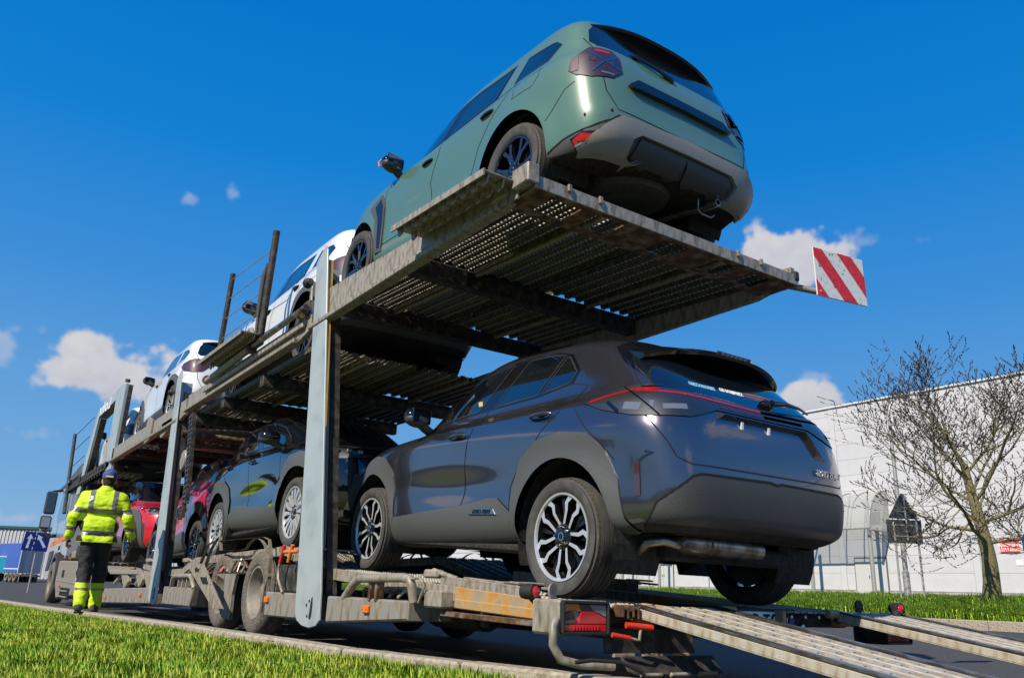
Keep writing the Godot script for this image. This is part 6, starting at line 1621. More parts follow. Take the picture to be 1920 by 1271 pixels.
		for e in [-1.0, 1.0]:
			tube_part("ramp_hinge", tr, [Vector3(x + e * .24 - .07, .405, -3.21), Vector3(x + e * .24 + .07, .405, -3.21)], .036, M.rust, 12)
			box_part("hinge_bracket", tr, Vector3(x + e * .24, .39, -3.27), Vector3(.11, .08, .14), M.ramp_side, .008)
	for q in [[3.70, -3.20], [4.66, -3.20]]: tube_part("hinge_pin", tr, [Vector3(q[0] - .05, .425, q[1]), Vector3(q[0] + .05, .425, q[1])], .026, M.ramp_side, 12)
	for k in 4: box_part("latch_plate", tr, Vector3(2.86 + .035 * k, .41 - .008 * (k % 2), -3.17), Vector3(.014, .06, .07), M.rust, .003)
	tube_part("red_handle", tr, [Vector3(2.86, .345, -3.12), Vector3(3.00, .335, -3.08)], .016, M.red_paint, 10)
	tube_part("red_handle", tr, [Vector3(2.77, .30, -3.12), Vector3(2.87, .285, -3.10)], .012, M.red_paint, 10)
	tube_part("handle_rod", tr, [Vector3(2.87, .285, -3.10), Vector3(2.92, .275, -3.09), Vector3(2.94, .34, -3.10)], .009, M.galv, 7)
	# striped warning board on its arm
	tube_part("board_arm", tr, [Vector3(4.97, 2.82, -3.60), Vector3(5.18, 2.765, -3.43)], .028, M.galv, 4)
	box_part("arm_clamp", tr, Vector3(4.97, 2.86, -3.52), Vector3(.06, .08, .08), M.dark_steel, .01)
	var bt := Transform3D(Basis(Vector3.UP, -.12) * Basis(Vector3(0, 0, 1), .03), Vector3(5.40, 2.935, -3.40))
	var bd := MB.new(); bd.box(Vector3.ZERO, Vector3(.56, .40, .012), Basis(), .004); var bo := put("warning_board", bd, M.board_white, tr, bt)
	var sq := PackedVector2Array([Vector2(-.277, -.197), Vector2(.277, -.197), Vector2(.277, .197), Vector2(-.277, .197)])
	for k in 3:
		var cx := -.588 + .325 * k; var band := PackedVector2Array([Vector2(cx - .078 + .376, -.22), Vector2(cx + .078 + .376, -.22), Vector2(cx + .078 - .018, .22), Vector2(cx - .078 - .018, .22)])
		for pg in Geometry2D.intersect_polygons(sq, band):
			var m := MB.new(); m.prism(pg, .002, Transform3D(Basis(), Vector3(0, 0, .0085)), 0.0); put("red_stripe", m, M.board_red, bo)

func ring_row(m: MB, cx: float, w: float, y: float, L: float, pitch: float):   # a flat rib with oval openings whose rims are pressed up
	var n := int(L / pitch); var st := L / n; var h := w * .5; var seg := 10
	for i in n:
		var z0 := i * st; var zc := z0 + st * .5; var rx := h * .70; var rz := st * .36
		for k in seg:
			var a := TAU * k / seg; var b := TAU * (k + 1) / seg
			var ia := Vector3(cx + cos(a) * rx, y, zc + sin(a) * rz); var ib := Vector3(cx + cos(b) * rx, y, zc + sin(b) * rz)
			var oa := Vector3(cx + clampf(cos(a) * 1.7, -1, 1) * h, y, zc + clampf(sin(a) * 1.7, -1, 1) * st * .5); var ob := Vector3(cx + clampf(cos(b) * 1.7, -1, 1) * h, y, zc + clampf(sin(b) * 1.7, -1, 1) * st * .5)
			m.quad(ia, ib, ob, oa)
			var up := Vector3(0, -.014, 0); var ra := Vector3(cos(a) * .004, 0, sin(a) * .004); var rb := Vector3(cos(b) * .004, 0, sin(b) * .004)
			m.quad(ia + ra, ib + rb, ib + up, ia + up); m.quad(ia, ib, ib + up, ia + up)

func edge_strip(x: float, L: float) -> MB:
	var m := MB.new(); m.box(Vector3(x, .008, L * .5), Vector3(.05, .012, L), Basis(), .004); return m

func truck():
	var tr := thing("car_transporter_truck", "grey car transporter truck with an orange side stripe, coupled before the trailer", "truck")
	var P: Material = M.truck_paint
	# cab shell: side outline, 2.3 m wide, roof and front rounded
	var side := v2([-22.35, .95, -22.35, 2.72, -22.6, 2.86, -25.3, 2.90, -25.75, 2.80, -26.45, 1.85, -26.55, 1.25, -26.5, .55, -26.2, .42, -25.15, .42, -25.0, .80, -24.7, 1.02, -23.6, 1.06, -23.0, .98])
	var cb := MB.new(); cb.prism(side, 2.34, zy(XN + .06), .05); put("cab", cb, P, tr)
	for q in [["door", v2([-23.45, 1.06, -23.45, 2.70, -25.45, 2.70, -26.0, 1.90, -26.0, 1.18, -24.75, 1.10, -24.5, 1.06]), P, .014], ["side_window", v2([-23.62, 1.88, -23.62, 2.58, -25.32, 2.58, -25.72, 1.98, -25.3, 1.84]), M.glass, .018], ["orange_stripe", v2([-22.40, 1.36, -22.40, 1.47, -25.9, 1.34, -25.9, 1.22]), M.orange_paint, .020], ["side_grille", v2([-25.05, .95, -24.95, 1.12, -25.75, 1.10, -25.95, .60, -25.4, .62]), M.plastic, .020], ["door_handle", v2([-23.65, 1.22, -23.65, 1.12, -23.95, 1.10, -23.95, 1.20]), M.gap, .022]]:
		var m := MB.new(); m.prism(q[1], q[3], zy(XN + .06 - q[3]), .003); put(q[0], m, q[2], tr)
	var ws := MB.new(); ws.quad(Vector3(XN + .16, 1.88, -26.47), Vector3(XF - .16, 1.88, -26.47), Vector3(XF - .22, 2.76, -25.83), Vector3(XN + .22, 2.76, -25.83)); put("windscreen", ws, M.glass, tr)
	var df := MB.new(); df.prism(v2([-24.2, 2.90, -22.1, 3.12, -21.75, 2.86, -21.9, 2.74, -24.0, 2.82]), .5, zy(XN - .02), .03); put("roof_fairing", df, M.plastic_grey, tr)
	var rs := MB.new(); rs.prism(v2([-25.6, 2.76, -23.5, 2.84, -23.4, 2.76, -25.5, 2.68]), .05, zy(XN - .06), .01); put("window_visor", rs, M.gloss_black, tr)
	var pf := MB.new(); pf.box(Vector3(XN + .09, 1.45, -22.6), Vector3(.05, 1.1, .08)); put("cab_corner", pf, P, tr)
	# mirrors on the cab's front corner
	for q in [[2.25, 2.34, -25.0, .60, .30], [2.22, 1.83, -25.0, .34, .30]]:
		var mm := MB.new(); mm.box(Vector3(q[0], q[1], q[2]), Vector3(.26, q[3], .16), Basis(Vector3.UP, -.2), .04); var o := put("mirror", mm, M.plastic, tr)
		var g := MB.new(); g.box(Vector3(q[0], q[1], q[2] + .082), Vector3(.20, q[3] - .08, .006), Basis(Vector3.UP, -.2), .002); put("mirror_glass", g, M.lamp_clear if q[3] < .5 else M.glass, o)
	tube_part("mirror_arm", tr, [Vector3(2.25, 1.65, -25.0), Vector3(2.30, 1.45, -25.0), Vector3(2.52, 1.50, -25.1)], .045, M.plastic, 8)
	tube_part("mirror_arm", tr, [Vector3(2.25, 2.64, -25.0), Vector3(2.50, 2.70, -25.2)], .03, M.plastic, 8)
	# front wheel, arch, steps and box behind it
	road_wheel(tr, XN + .15, .34, -23.85, .50, .30); road_wheel(tr, XF - .15, .34, -23.85, .50, .30, true)
	road_wheel(tr, XN + .17, .31, -18.45, .47, .30); road_wheel(tr, XF - .17, .31, -18.45, .47, .30, true)
	var ar := MB.new(); var ap := arc2(Vector2(-23.85, .34), .70, 170, -5, 16); var ai := arc2(Vector2(-23.85, .34), .60, -5, 170, 16); ap.append_array(ai); ar.prism(ap, .30, zy(XN - .005), .01); put("wheel_arch", ar, M.plastic, tr)
	var ar2 := MB.new(); var ap2 := arc2(Vector2(-18.45, .31), .66, 150, 20, 14); ap2.append_array(arc2(Vector2(-18.45, .31), .61, 20, 150, 14)); ar2.prism(ap2, .34, zy(XN + .0), .006); put("wheel_arch", ar2, M.plastic, tr)
	var sb := MB.new(); sb.prism(v2([-22.9, .84, -19.75, .80, -19.45, .10, -22.3, -.02, -22.95, .30]), .55, zy(XN + .01), .03); put("tank_box", sb, M.rail, tr)
	var sb2 := MB.new(); sb2.prism(v2([-22.82, .40, -19.62, .36, -19.60, .335, -22.82, .375]), .01, zy(XN - .002), .0); put("box_seam", sb2, M.galv, tr)
	var sb3 := MB.new(); sb3.prism(v2([-21.85, .62, -21.55, .62, -21.55, .46, -21.85, .46]), .01, zy(XN - .002), .0); put("box_handle", sb3, M.gap, tr)
	box_part("side_marker", tr, Vector3(XN - .012, .26, -21.9), Vector3(.024, .05, .12), M.amber, .005)
	box_part("step_recess", tr, Vector3(XN + .01, .12, -20.9), Vector3(.03, .24, 1.5), M.gap, .005)
	for y in [.05, .17]: box_part("step", tr, Vector3(XN + .0, y, -21.0), Vector3(.06, .03, 1.3), M.galv, .006)
	for x in [3.3, 4.18]: box_part("chassis_beam", tr, Vector3(x, .52, -20.4), Vector3(.10, .24, 8.4), M.dark_steel, .01)
	box_part("engine_cover", tr, Vector3(XC, .95, -21.9), Vector3(2.0, .5, .6), M.dark_steel, .03)
	for k in 3: box_part("side_unit", tr, Vector3(XN + .25, .92 + .03 * k, -21.6 + .62 * k), Vector3(.4, .16, .5), [M.rust, M.galv, M.dark_steel][k], .02)
	# carrying frame with the maker's name, decks
	var fr := v2([-22.2, 2.35, -21.06, 4.22, -18.15, 4.33, -17.58, 4.27, -17.58, 2.40, -18.22, 2.40, -18.62, 4.10, -20.72, 4.05, -21.55, 2.35])
	sides("frame_panel", tr, fr, .05, M.post, .012)
	var fd := MB.new(); fd.bar(Vector3(XN + .09, 2.40, -17.60), Vector3(XN + .09, 4.24, -17.56), .08, .05, Vector3(0, 0, 1)); put("frame_channel", fd, M.dark_steel, tr)
	var fe := MB.new(); fe.bar(Vector3(XN + .10, 2.35, -21.62), Vector3(XN + .10, 4.03, -20.78), .16, .03, Vector3(0, 0, 1)); put("frame_channel", fe, M.dark_steel, tr)
	var fg := MB.new(); fg.bar(Vector3(XN + .10, 4.04, -20.7), Vector3(XN + .10, 4.085, -18.65), .16, .03, Vector3(0, 1, 0)); put("frame_channel", fg, M.dark_steel, tr)
	tube_part("frame_tip", tr, [Vector3(XN + .02, 4.30, -17.62), Vector3(XN + .02, 4.36, -17.60)], .05, M.rust, 10)
	lettering("Lohr", .24, M.print_white, tr, Transform3D(Basis(Vector3.UP, -PI / 2) * Basis(Vector3(0, 0, 1), -.03), Vector3(XN - .003, 4.17, -20.0)), true, "maker_lettering", .002, 2.2)
	upper_deck(tr, -17.9, -24.2, 2.72, 2.78, [-19.3, -21.0, -22.8], [[2.90, .56, .03, 5], [4.58, .56, .03, 5]], 2.56, M.dark_steel, .16)
	var tp := MB.new()
	for k in 9: tp.box(Vector3(XN - .02, 2.62 + .0 * k, -18.7 - .34 * k), Vector3(.03, .20, .20), Basis(Vector3.RIGHT, .3), .004)
	put("toothed_rail", tp, M.dark_steel, tr)
	tube_part("guard_post", tr, [Vector3(XN - .03, 2.0, -23.5), Vector3(XN - .03, 4.16, -24.6)], .045, M.dark_steel, 9)
	for k in 4: tube_part("guard_wire", tr, [Vector3(XN - .03, 4.1 - .45 * k, -24.55 + .22 * k), Vector3(XN - .03, 4.12 - .43 * k, -21.2 - .28 * k)], .008, M.dark_steel, 5)
	for q in [[-17.9, 2.3], [-18.0, 2.1]]: tube_part("cross_tube", tr, [Vector3(XN + .10, q[1], q[0]), Vector3(XF - .10, q[1], q[0])], .05, M.rust, 10)
	# lower loading bed behind the cab
	for x in [2.94, 4.54]: put_panel("wheel_track", perf_panel(.66, 3.4, 5, .03, .05), tr, Transform3D(Basis(), Vector3(x, .76, -17.3)))
	for e in [2.60, 3.28, 4.2, 4.88]: box_part("track_edge", tr, Vector3(e, .72, -19.0), Vector3(.03, .09, 3.4), M.galv, .004)
	tube_part("drawbar", tr, [Vector3(XC, .35, -16.2), Vector3(XC, .42, -18.0)], .07, M.dark_steel, 10)

func car_pose(x: float, y: float, z: float, pitch: float, turned := false) -> Transform3D:   # rear axle on the ground at that point; pitch lifts the nose
	return Transform3D(Basis(Vector3.UP, PI if turned else 0.0) * Basis(Vector3.RIGHT, pitch), Vector3(x, y, z))

func cars():
	build_car("crossover", "crossover_car", "dark grey crossover with machined wheels, rearmost car on the lower deck", car_pose(3.741, 0.455, -3.703, 0.059), {"paint": M.grey, "wheel": "ten", "rim": M.alu, "fine": true})
	build_car("suv", "suv_car", "sage green SUV at the rear edge of the top deck", car_pose(3.691, 2.991, -4.250, 0.051), {"paint": M.green, "wheel": "six", "rim": M.rim_polish, "fine": true})
	build_car("crossover", "crossover_car", "black crossover with silver wheel trims, nose towards the dark grey crossover", car_pose(3.57, 0.735, -10.17, 0.026, true), {"paint": M.black, "wheel": "cap", "rim": M.rim_silver, "nose": true})
	build_car("crossover", "city_car", "pinkish red small car with black rear pillars, behind the second grey pillar", car_pose(3.70, 0.60, -11.66, -0.01), {"paint": M.pink, "wheel": "thin", "rim": M.rim_polish, "arch_mat": M.gloss_black, "black_roof": true})
	build_car("crossover", "city_car", "bright red car with a black roof, its headlights facing back, beside the worker", car_pose(3.58, 0.755, -18.40, 0.0, true), {"paint": M.red, "wheel": "thin", "rim": M.rim_polish, "nose": true, "black_roof": true, "arch_mat": M.plastic_grey})
	build_car("suv", "suv_car", "white SUV right behind the first grey pillar on the top deck", car_pose(3.62, 2.70, -7.98, 0.0), {"paint": M.white, "wheel": "thin", "rim": M.rim_polish, "clad": true, "lamp": "oval"})
	build_car("suv", "suv_car", "white SUV with dark red oval tail lights above the second grey pillar", car_pose(3.62, 2.945, -14.235, 0.0), {"paint": M.white, "wheel": "thin", "rim": M.rim_silver, "clad": true, "lamp": "oval"})
	build_car("suv", "suv_car", "foremost white SUV, half hidden behind the grey frame panel over the cab", car_pose(3.62, 2.58, -19.18, 0.0), {"paint": M.white, "wheel": "thin", "rim": M.rim_silver, "clad": true, "lamp": "oval", "tail": true})

# ---------------------------------------------------------------- the worker: smooth joined fields meshed as surface nets
func nets(bones: Array, cell: float, k: float) -> Dictionary:   # bones: [a, b, ra, rb, flatten x, flatten z]
	var lo := Vector3.ONE * 1e9; var hi := -lo
	for b in bones:
		var m: float = maxf(b[2], b[3]) + cell * 3.0
		lo = lo.min(b[0] - Vector3.ONE * m).min(b[1] - Vector3.ONE * m); hi = hi.max(b[0] + Vector3.ONE * m).max(b[1] + Vector3.ONE * m)
	var n := Vector3i(((hi - lo) / cell).ceil()) + Vector3i.ONE
	var f := PackedFloat32Array(); f.resize(n.x * n.y * n.z); f.fill(.2)
	for b in bones:
		var m: float = maxf(b[2], b[3]) + k + cell * 2.5; var a: Vector3 = b[0]; var d: Vector3 = b[1] - b[0]; var dd := maxf(d.length_squared(), 1e-8)
		var i0 := Vector3i(((a.min(b[1]) - Vector3.ONE * m - lo) / cell).floor()).clamp(Vector3i.ZERO, n - Vector3i.ONE); var i1 := Vector3i(((a.max(b[1]) + Vector3.ONE * m - lo) / cell).ceil()).clamp(Vector3i.ZERO, n - Vector3i.ONE)
		var sx: float = b[4] if b.size() > 4 else 1.0; var sz: float = b[5] if b.size() > 5 else 1.0
		for x in range(i0.x, i1.x + 1):
			for y in range(i0.y, i1.y + 1):
				for z in range(i0.z, i1.z + 1):
					var p := lo + Vector3(x, y, z) * cell; var t := clampf((p - a).dot(d) / dd, 0.0, 1.0); var q := p - (a + d * t)
					q.x /= sx; q.z /= sz
					var v := q.length() - lerpf(b[2], b[3], t)
					var id := (x * n.y + y) * n.z + z; var o := f[id]
					var h := clampf(.5 + .5 * (o - v) / k, 0.0, 1.0)
					f[id] = lerpf(o, v, h) - k * h * (1.0 - h)
	var idx := {}; var V := PackedVector3Array()
	var at := func(x: int, y: int, z: int) -> float: return f[(x * n.y + y) * n.z + z]
	for x in n.x - 1:
		for y in n.y - 1:
			for z in n.z - 1:
				var v0 := f[(x * n.y + y) * n.z + z]
				if v0 > cell * 2.0 or v0 < -cell * 2.0: continue
				var c := []; var neg := 0
				for q in 8:
					var v: float = at.call(x + (q & 1), y + ((q >> 1) & 1), z + (q >> 2)); c.append(v)
					if v < 0.0: neg += 1
				if neg == 0 or neg == 8: continue
				var s := Vector3.ZERO; var cnt := 0
				for e in [[0, 1], [2, 3], [4, 5], [6, 7], [0, 2], [1, 3], [4, 6], [5, 7], [0, 4], [1, 5], [2, 6], [3, 7]]:
					var va: float = c[e[0]]; var vb: float = c[e[1]]
					if (va < 0.0) == (vb < 0.0): continue
					var t := va / (va - vb); var pa := Vector3(e[0] & 1, (e[0] >> 1) & 1, e[0] >> 2); var pb := Vector3(e[1] & 1, (e[1] >> 1) & 1, e[1] >> 2)
					s += pa.lerp(pb, t); cnt += 1
				idx[Vector3i(x, y, z)] = V.size(); V.append(lo + (Vector3(x, y, z) + s / cnt) * cell)
	var tris := []
	for key in idx:
		for ax in 3:
			var a1 := Vector3i.ZERO; var a2 := Vector3i.ZERO; var a0 := Vector3i.ZERO; a0[ax] = 1; a1[(ax + 1) % 3] = 1; a2[(ax + 2) % 3] = 1
			var va: float = at.call(key.x, key.y, key.z); var o: Vector3i = key + a0; var vb: float = at.call(o.x, o.y, o.z)
			if (va < 0.0) == (vb < 0.0): continue
			var q := [key - a1 - a2, key - a2, key, key - a1]; var ok := true
			for w in q:
				if not idx.has(w): ok = false
			if not ok: continue
			var g := [idx[q[0]], idx[q[1]], idx[q[2]], idx[q[3]]]
			if va < 0.0: g.reverse()
			tris.append_array([g[0], g[1], g[2], g[0], g[2], g[3]])
	var nn := PackedVector3Array(); nn.resize(V.size())
	for i in range(0, tris.size(), 3):
		var w := (V[tris[i + 2]] - V[tris[i]]).cross(V[tris[i + 1]] - V[tris[i]])
		for q in 3: nn[tris[i + q]] += w
	var P := PackedVector3Array(); var N := PackedVector3Array()
	for i in tris: P.append(V[i]); N.append(nn[i].normalized())
	return {"P": P, "N": N}

func creased(s: Dictionary, amp: float, freq: float, seed_: int):   # folds: pushes the surface in and out along its normal
	var n := FastNoiseLite.new(); n.seed = seed_; n.frequency = freq; n.fractal_octaves = 3
	var P: PackedVector3Array = s.P; var N: PackedVector3Array = s.N; var o := PackedVector3Array(); var on := PackedVector3Array()
	for i in P.size():
		var p := P[i]; var q := Vector3(p.x * 1.0, p.y * 1.9, p.z)
		o.append(p + N[i] * amp * n.get_noise_3dv(q))
		var g := Vector3.ZERO
		for ax in 3:
			var d := Vector3.ZERO; d[ax] = .004; g[ax] = (n.get_noise_3dv(q + d) - n.get_noise_3dv(q - d)) / .008
		g.y *= 1.9; on.append((N[i] - (g - N[i] * g.dot(N[i])) * amp).normalized())
	s.P = o; s.N = on

func worker():
	var w := thing("person", "person in yellow high-visibility jacket, black trousers and blue cap, walking away along the trailer", "person", Transform3D(Basis(Vector3.UP, -.18).scaled(Vector3.ONE * .99), Vector3(1.625, .055, -11.5)))
	var skin := worn([lin(.42, .20, .13), lin(.52, .27, .18)], [.3, .7], .05, 6.0, .55, 0.0, 51)
	# joints (x right, facing -z)
	var hipL := Vector3(-.085, .93, 0); var hipR := Vector3(.085, .93, 0); var knL := Vector3(-.075, .50, .02); var knR := Vector3(.095, .51, -.14); var anL := Vector3(-.055, .12, .19); var anR := Vector3(.105, .10, -.14)
	var shL := Vector3(-.205, 1.41, -.01); var shR := Vector3(.205, 1.41, -.01); var elL := Vector3(-.30, 1.14, .04); var elR := Vector3(.315, 1.15, .04); var wrL := Vector3(-.325, .92, -.05); var wrR := Vector3(.385, .935, -.04)
	var head := Vector3(.015, 1.63, -.06)
	var body := [[hipL, hipR, .085, .085], [Vector3(-.03, .95, 0), Vector3(.03, 1.18, -.01), .085, .085], [Vector3(-.07, 1.30, -.01), Vector3(.07, 1.30, -.01), .09, .09], [shL, shR, .04, .04],
		[hipL, knL, .070, .050], [knL, anL, .048, .038], [hipR, knR, .070, .050], [knR, anR, .048, .038], [shL, elL, .042, .034], [elL, wrL, .033, .026], [shR, elR, .042, .034], [elR, wrR, .033, .026],
		[Vector3(0, 1.42, -.02), Vector3(.005, 1.56, -.035), .062, .056], [head + Vector3(0, .015, .012), head + Vector3(0, .03, -.02), .088, .085, .9, 1.08], [head + Vector3(0, -.06, -.05), head + Vector3(0, -.07, -.06), .055, .045], [head + Vector3(0, -.01, -.105), head + Vector3(0, -.03, -.118), .012, .016], [head + Vector3(-.083, -.005, .012), head + Vector3(-.086, -.035, .012), .018, .014, .5, 1.0], [head + Vector3(.083, -.005, .012), head + Vector3(.086, -.035, .012), .018, .014, .5, 1.0],
		[anL, anL + Vector3(-.01, -.06, -.10), .04, .03], [anR, anR + Vector3(.01, -.05, -.15), .04, .03]]
	put("body", soup(nets(body, .014, .03), false), skin, w)
	for e in [-1.0, 1.0]:                                # eyes and mouth, on the side turned away
		var ey := MB.new(); ey.ball(head + Vector3(e * .032, .01, -.098), Vector3(.012, .008, .006), 6, 10); put("eye", ey, M.gap, w)
	var mo := MB.new(); mo.ball(head + Vector3(0, -.065, -.103), Vector3(.022, .005, .006), 6, 10); put("mouth", mo, std(lin(.3, .1, .08), .5), w)
	var hair := nets([[head + Vector3(0, .01, .035), head + Vector3(0, -.035, .045), .082, .068, .98, .9]], .010, .01)
	put("hair", soup(hair, false), std(lin(.02, .016, .012), .9), w)
	# jacket with sleeves
	var hv := std(lin(.55, .78, .008), .65); hv.rim_enabled = true; hv.rim = .3
	hv.albedo_texture = noise_tex(.02, [lin(.90, .95, .9), Color(1, 1, 1)], [.3, .7], 52); hv.uv1_triplanar = true; hv.uv1_scale = Vector3.ONE * 3.0
	var jk := nets([[Vector3(-.10, .86, .0), Vector3(.10, .86, .0), .138, .138], [Vector3(-.085, 1.05, .0), Vector3(.085, 1.05, .0), .138, .138], [Vector3(-.11, 1.30, -.0), Vector3(.11, 1.30, -.0), .135, .135], [Vector3(-.10, 1.40, -.005), Vector3(.10, 1.40, -.005), .10, .10], [Vector3(0, 1.44, -.02), Vector3(.004, 1.51, -.03), .09, .076],
		[shL, elL, .078, .066], [elL, wrL, .065, .054], [shR, elR, .078, .066], [elR, wrR, .065, .054]], .0135, .05)
	creased(jk, .014, 5.0, 61)
	cut(jk, v2([-.27, .5, .27, .5, .27, .845, -.27, .845]), 1, func(n, c): return true)
	var band := {"P": PackedVector3Array(), "N": PackedVector3Array()}
	var black := {"P": PackedVector3Array(), "N": PackedVector3Array()}
	var inb := func(c): return absf(c.x) < .275
	for q in [[v2([-.30, .925, .30, .925, .30, .985, -.30, .985]), band, true], [v2([-.30, 1.195, .30, 1.195, .30, 1.255, -.30, 1.255]), band, true], [v2([-.165, 1.25, -.105, 1.25, -.105, 1.60, -.165, 1.60]), band, true], [v2([.105, 1.25, .165, 1.25, .165, 1.60, .105, 1.60]), band, true],
		[v2([-.60, 1.235, -.20, 1.195, -.20, 1.255, -.60, 1.295]), band, false], [v2([.20, 1.195, .60, 1.235, .60, 1.295, .20, 1.255]), band, false], [v2([-.60, 1.0, -.26, .975, -.26, 1.025, -.60, 1.05]), band, false], [v2([.28, .99, .60, 1.01, .60, 1.06, .28, 1.04]), band, false],
		[v2([-.31, .85, -.15, .85, -.18, .925, -.31, .925]), black, true], [v2([.30, .86, .185, .86, .175, 1.10, .30, 1.10]), black, true], [v2([-.18, .985, -.30, .985, -.30, 1.10, -.175, 1.10]), black, true]]:
		var only: bool = q[2]
		var c := cut(jk, q[0], 1, func(n, p): return (absf(p.x) < .265) == only)
		q[1].P.append_array(c.P); q[1].N.append_array(c.N)
	put("jacket", soup(jk, false), hv, w)
	put("reflective_bands", soup(band, false), worn([lin(.12, .12, .115), lin(.30, .30, .285)], [.3, .7], .03, 4.0, .35, .3, 53), w)
	put("dark_panels", soup(black, false), M.rubber, w)
	# trousers: black above, yellow below the knee with a grey band
	var ts := nets([[hipL, hipR, .122, .122], [hipL, knL, .104, .082], [knL, anL, .080, .072], [hipR, knR, .104, .082], [knR, anR, .080, .072]], .0135, .03)
	creased(ts, .013, 5.5, 63)
	cut(ts, v2([-1, .96, 1, .96, 1, 1.3, -1, 1.3]), 1, func(n, c): return true)
	var low := cut(ts, v2([-1, .0, 1, .0, 1, .36, -1, .36]), 1, func(n, c): return true)
	var lb := cut(low, v2([-1, .27, 1, .27, 1, .30, -1, .30]), 1, func(n, c): return true)
	put("trousers", soup(ts, false), worn([lin(.008, .009, .012), lin(.022, .024, .03)], [.3, .7], .04, 4.0, .8, 0.0, 54), w)
	put("trouser_legs_lower", soup(low, false), hv, w); put("reflective_bands", soup(lb, false), M.galv, w)
	# shoes; the left heel is lifted
	for q in [[anL, Vector3(-.01, -.075, -.13), .5], [anR, Vector3(.01, -.05, -.19), 0.0]]:
		var a: Vector3 = q[0]; var toe: Vector3 = a + q[1]
		var sh := nets([[a + Vector3(0, -.02, .02), a + Vector3(0, -.03, -.02), .055, .055], [a + Vector3(0, -.055, .03), toe, .042, .036, 1.1, 1.0]], .010, .02)
		var so := put("shoe", soup(sh, false), worn([lin(.03, .028, .026), lin(.10, .09, .08)], [.3, .7], .04, 4.0, .7, 0.0, 55), w)
		var sl := MB.new(); sl.bar(a + Vector3(0, -.095, .05), toe + Vector3(0, -.04, -.02), .085, .018, Vector3.UP, .006); put("sole", sl, M.tread, so)
	# gloved hands, half closed
	for q in [[wrL, elL, -1.0], [wrR, elR, 1.0]]:
		var e: float = q[2]; var a: Vector3 = q[0]; var d: Vector3 = (q[0] - q[1]).normalized(); var fw := Vector3(0, -.25, -1).normalized(); var inn := Vector3(-e, 0, 0)
		d = (d + Vector3(0, -.6, 0)).normalized(); var ac := d.cross(inn).normalized()
		if ac.z > 0: ac = -ac
		var palm := a + d * .055
		var bs := [[a - d * .03, a + d * .02, .040, .034], [palm - ac * .022, palm + ac * .022, .027, .027, .8, 1.0], [palm + d * .03 - ac * .024, palm + d * .03 + ac * .026, .020, .020]]
		for k in 4:
			var b0 := palm + d * .040 + ac * (-.032 + .021 * k); var l: float = [.030, .036, .037, .032][k]
			var b1 := b0 + d * l; var b2 := b1 + (d * .5 + inn * .85).normalized() * l * .8; var b3 := b2 + (inn * .8 - d * .45).normalized() * l * .65
			bs.append_array([[b0, b1, .0112, .0105], [b1, b2, .0105, .0098], [b2, b3, .0098, .0088]])
		var t0 := palm - d * .01 + ac * .030; var t1 := t0 + (ac * .8 + d * .5 + inn * .3).normalized() * .036; var t2 := t1 + (d * .8 + inn * .5).normalized() * .030
		bs.append_array([[t0, t1, .0135, .012], [t1, t2, .012, .0105]])
		put("glove", soup(nets(bs, .006, .008), false), worn([lin(.05, .035, .02), lin(.24, .15, .07)], [.35, .65], .05, 8.0, .85, 0.0, 56), w)
	# cap
	var cm := std(lin(.035, .075, .22), .8)
	var cap := nets([[head + Vector3(0, .055, .012), head + Vector3(0, .06, -.02), .100, .096, .93, 1.08]], .010, .01)
	cut(cap, v2([-1, 1.3, 1, 1.3, 1, 1.655, -1, 1.655]), 1, func(n, c): return true)
	var co := put("cap", soup(cap, false), cm, w)
	var br := MB.new()
	for k in 10:
		var a0 := PI + PI * k / 10.0; var a1 := PI + PI * (k + 1) / 10.0
		var c0 := Vector3(head.x + cos(a0) * .085, 1.655, head.z - .02 + sin(a0) * .09); var c1 := Vector3(head.x + cos(a1) * .085, 1.655, head.z - .02 + sin(a1) * .09)
		var d0 := Vector3(head.x + cos(a0) * .088, 1.645 - .012 * absf(cos(a0)), head.z - .03 + sin(a0) * .185); var d1 := Vector3(head.x + cos(a1) * .088, 1.645 - .012 * absf(cos(a1)), head.z - .03 + sin(a1) * .185)
		br.quad(c0, c1, d1, d0); br.quad(c0 - Vector3(0, .006, 0), c1 - Vector3(0, .006, 0), d1 - Vector3(0, .006, 0), d0 - Vector3(0, .006, 0))
	put("cap_brim", br, cm, co)
	var st := MB.new(); st.bar(Vector3(head.x - .045, 1.672, head.z + .118), Vector3(head.x + .045, 1.672, head.z + .118), .012, .022, Vector3.UP, .004); put("cap_strap", st, M.sticker, co)

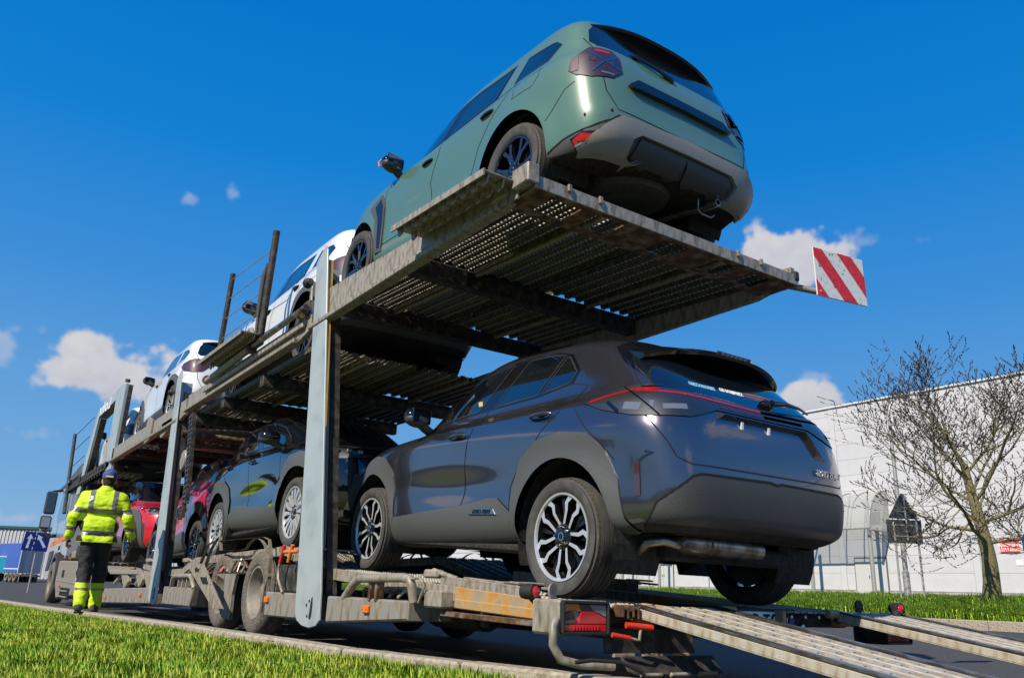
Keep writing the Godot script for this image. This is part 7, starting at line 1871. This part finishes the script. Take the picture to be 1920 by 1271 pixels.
# ---------------------------------------------------------------- street furniture
func street():
	var lp := thing("street_lamp", "tall grey lamp post with a curved arm, behind the bare tree", "street lamp", Transform3D(Basis(), Vector3(32.2, .70, -18.6)))
	var f := Basis(Vector3.UP, -.62)
	var pts := []; var rr := []
	for k in 8: pts.append(Vector3(0, 7.6 * k / 7.0, 0)); rr.append(lerpf(.105, .062, k / 7.0))
	for k in range(1, 9):
		var a := PI * .5 * k / 8.0; pts.append(Vector3(0, 7.6, 0) + f * Vector3(.95 * (1.0 - cos(a)), .95 * sin(a), 0)); rr.append(.055)
	pts.append(Vector3(0, 8.56, 0) + f * Vector3(1.25, 0, 0)); rr.append(.05)
	tube_part("pole", lp, pts, rr, M.pole, 10)
	var hd := MB.new(); hd.ball(Vector3(0, 8.56, 0) + f * Vector3(1.45, .02, 0), Vector3(.32, .055, .10), 8, 14, f); put("lamp_head", hd, M.pole, lp)
	var ba := MB.new(); ba.tube([Vector3(0, 0, 0), Vector3(0, 1.2, 0)], .13, 12); put("base", ba, M.pole, lp)
	# back of a triangular and a rectangular road sign on two posts
	var sg := thing("road_sign", "dark back of a triangular sign over a rectangular board, left of the tree", "road sign", Transform3D(Basis(Vector3.UP, -.55), Vector3(29.6, .65, -16.9)))
	for x in [-.46, .42]: tube_part("post", sg, [Vector3(x, 0, 0), Vector3(x, 3.35 if x > 0 else 2.9, 0)], .038, M.pole, 10)
	tube_part("post", sg, [Vector3(.02, 2.25, .03), Vector3(.02, 3.95, .03)], .030, M.pole, 10)
	var bk := std(lin(.035, .045, .06), .6)
	var rc := MB.new(); rc.prism(v2([-.72, 2.15, .62, 2.15, .62, 3.0, -.72, 3.0]), .012, Transform3D(Basis(), Vector3(0, 0, -.03)), .003); put("rectangular_plate", rc, bk, sg)
	var tg := MB.new(); tg.prism(v2([-.58, 3.04, .52, 3.04, .50, 3.10, .02, 3.98, -.06, 3.98, -.60, 3.10]), .012, Transform3D(Basis(), Vector3(0, 0, -.03)), .003); put("triangular_plate", tg, bk, sg)
	for y in [2.4, 2.8, 3.3]: box_part("clamp_bar", sg, Vector3(-.03, y, -.015), Vector3(1.0 if y < 3.0 else .5, .04, .02), M.pole, .004)
	# posts in the grass under the car
	for q in [[30.0, -27.0], [30.5, -31.5]]:
		var p := thing("marker_post", ["slim grey post in the bank grass, nearer of two under the dark grey car", "slim grey post in the bank grass, farther of two under the dark grey car"][0 if q[1] > -28.0 else 1], "post", Transform3D(Basis(), Vector3(q[0], .6, q[1])))
		tube_part("post", p, [Vector3.ZERO, Vector3(0, 2.2, 0)], .03, M.pole, 8)
	# blue lane sign
	var ls := thing("lane_sign", "blue road sign with two white arrows on a slim post at the left", "road sign", Transform3D(Basis(Vector3.UP, -.06), Vector3(3.02, -.14, -35.8)))
	tube_part("post", ls, [Vector3(.05, 0, 0), Vector3(.05, 2.3, 0)], .035, M.pole, 10)
	var pl := MB.new(); pl.prism(v2([-.46, 1.50, .40, 1.48, .43, 2.16, -.41, 2.18]), .015, Transform3D(Basis(), Vector3(0, 0, .055)), .003); put("plate", pl, std(lin(.006, .012, .16), .4), ls)
	for a in [v2([-.32, 1.58, -.23, 1.58, -.20, 1.92, -.13, 1.92, -.22, 2.10, -.33, 1.92, -.27, 1.92]), v2([.26, 1.60, .34, 1.65, .13, 1.95, .19, 1.99, .01, 2.08, .02, 1.88, .07, 1.91]), v2([-.11, 1.53, -.085, 1.53, -.08, 1.63, -.105, 1.63]), v2([-.09, 1.72, -.065, 1.72, -.06, 1.82, -.085, 1.82]), v2([-.075, 1.90, -.05, 1.90, -.045, 1.99, -.07, 1.99]), v2([-.06, 2.06, -.035, 2.06, -.03, 2.14, -.055, 2.14])]:
		var m := MB.new(); m.prism(a, .003, Transform3D(Basis(), Vector3(0, 0, .059)), 0.0); put("white_mark", m, std(lin(.5, .6, .66), .4), ls)
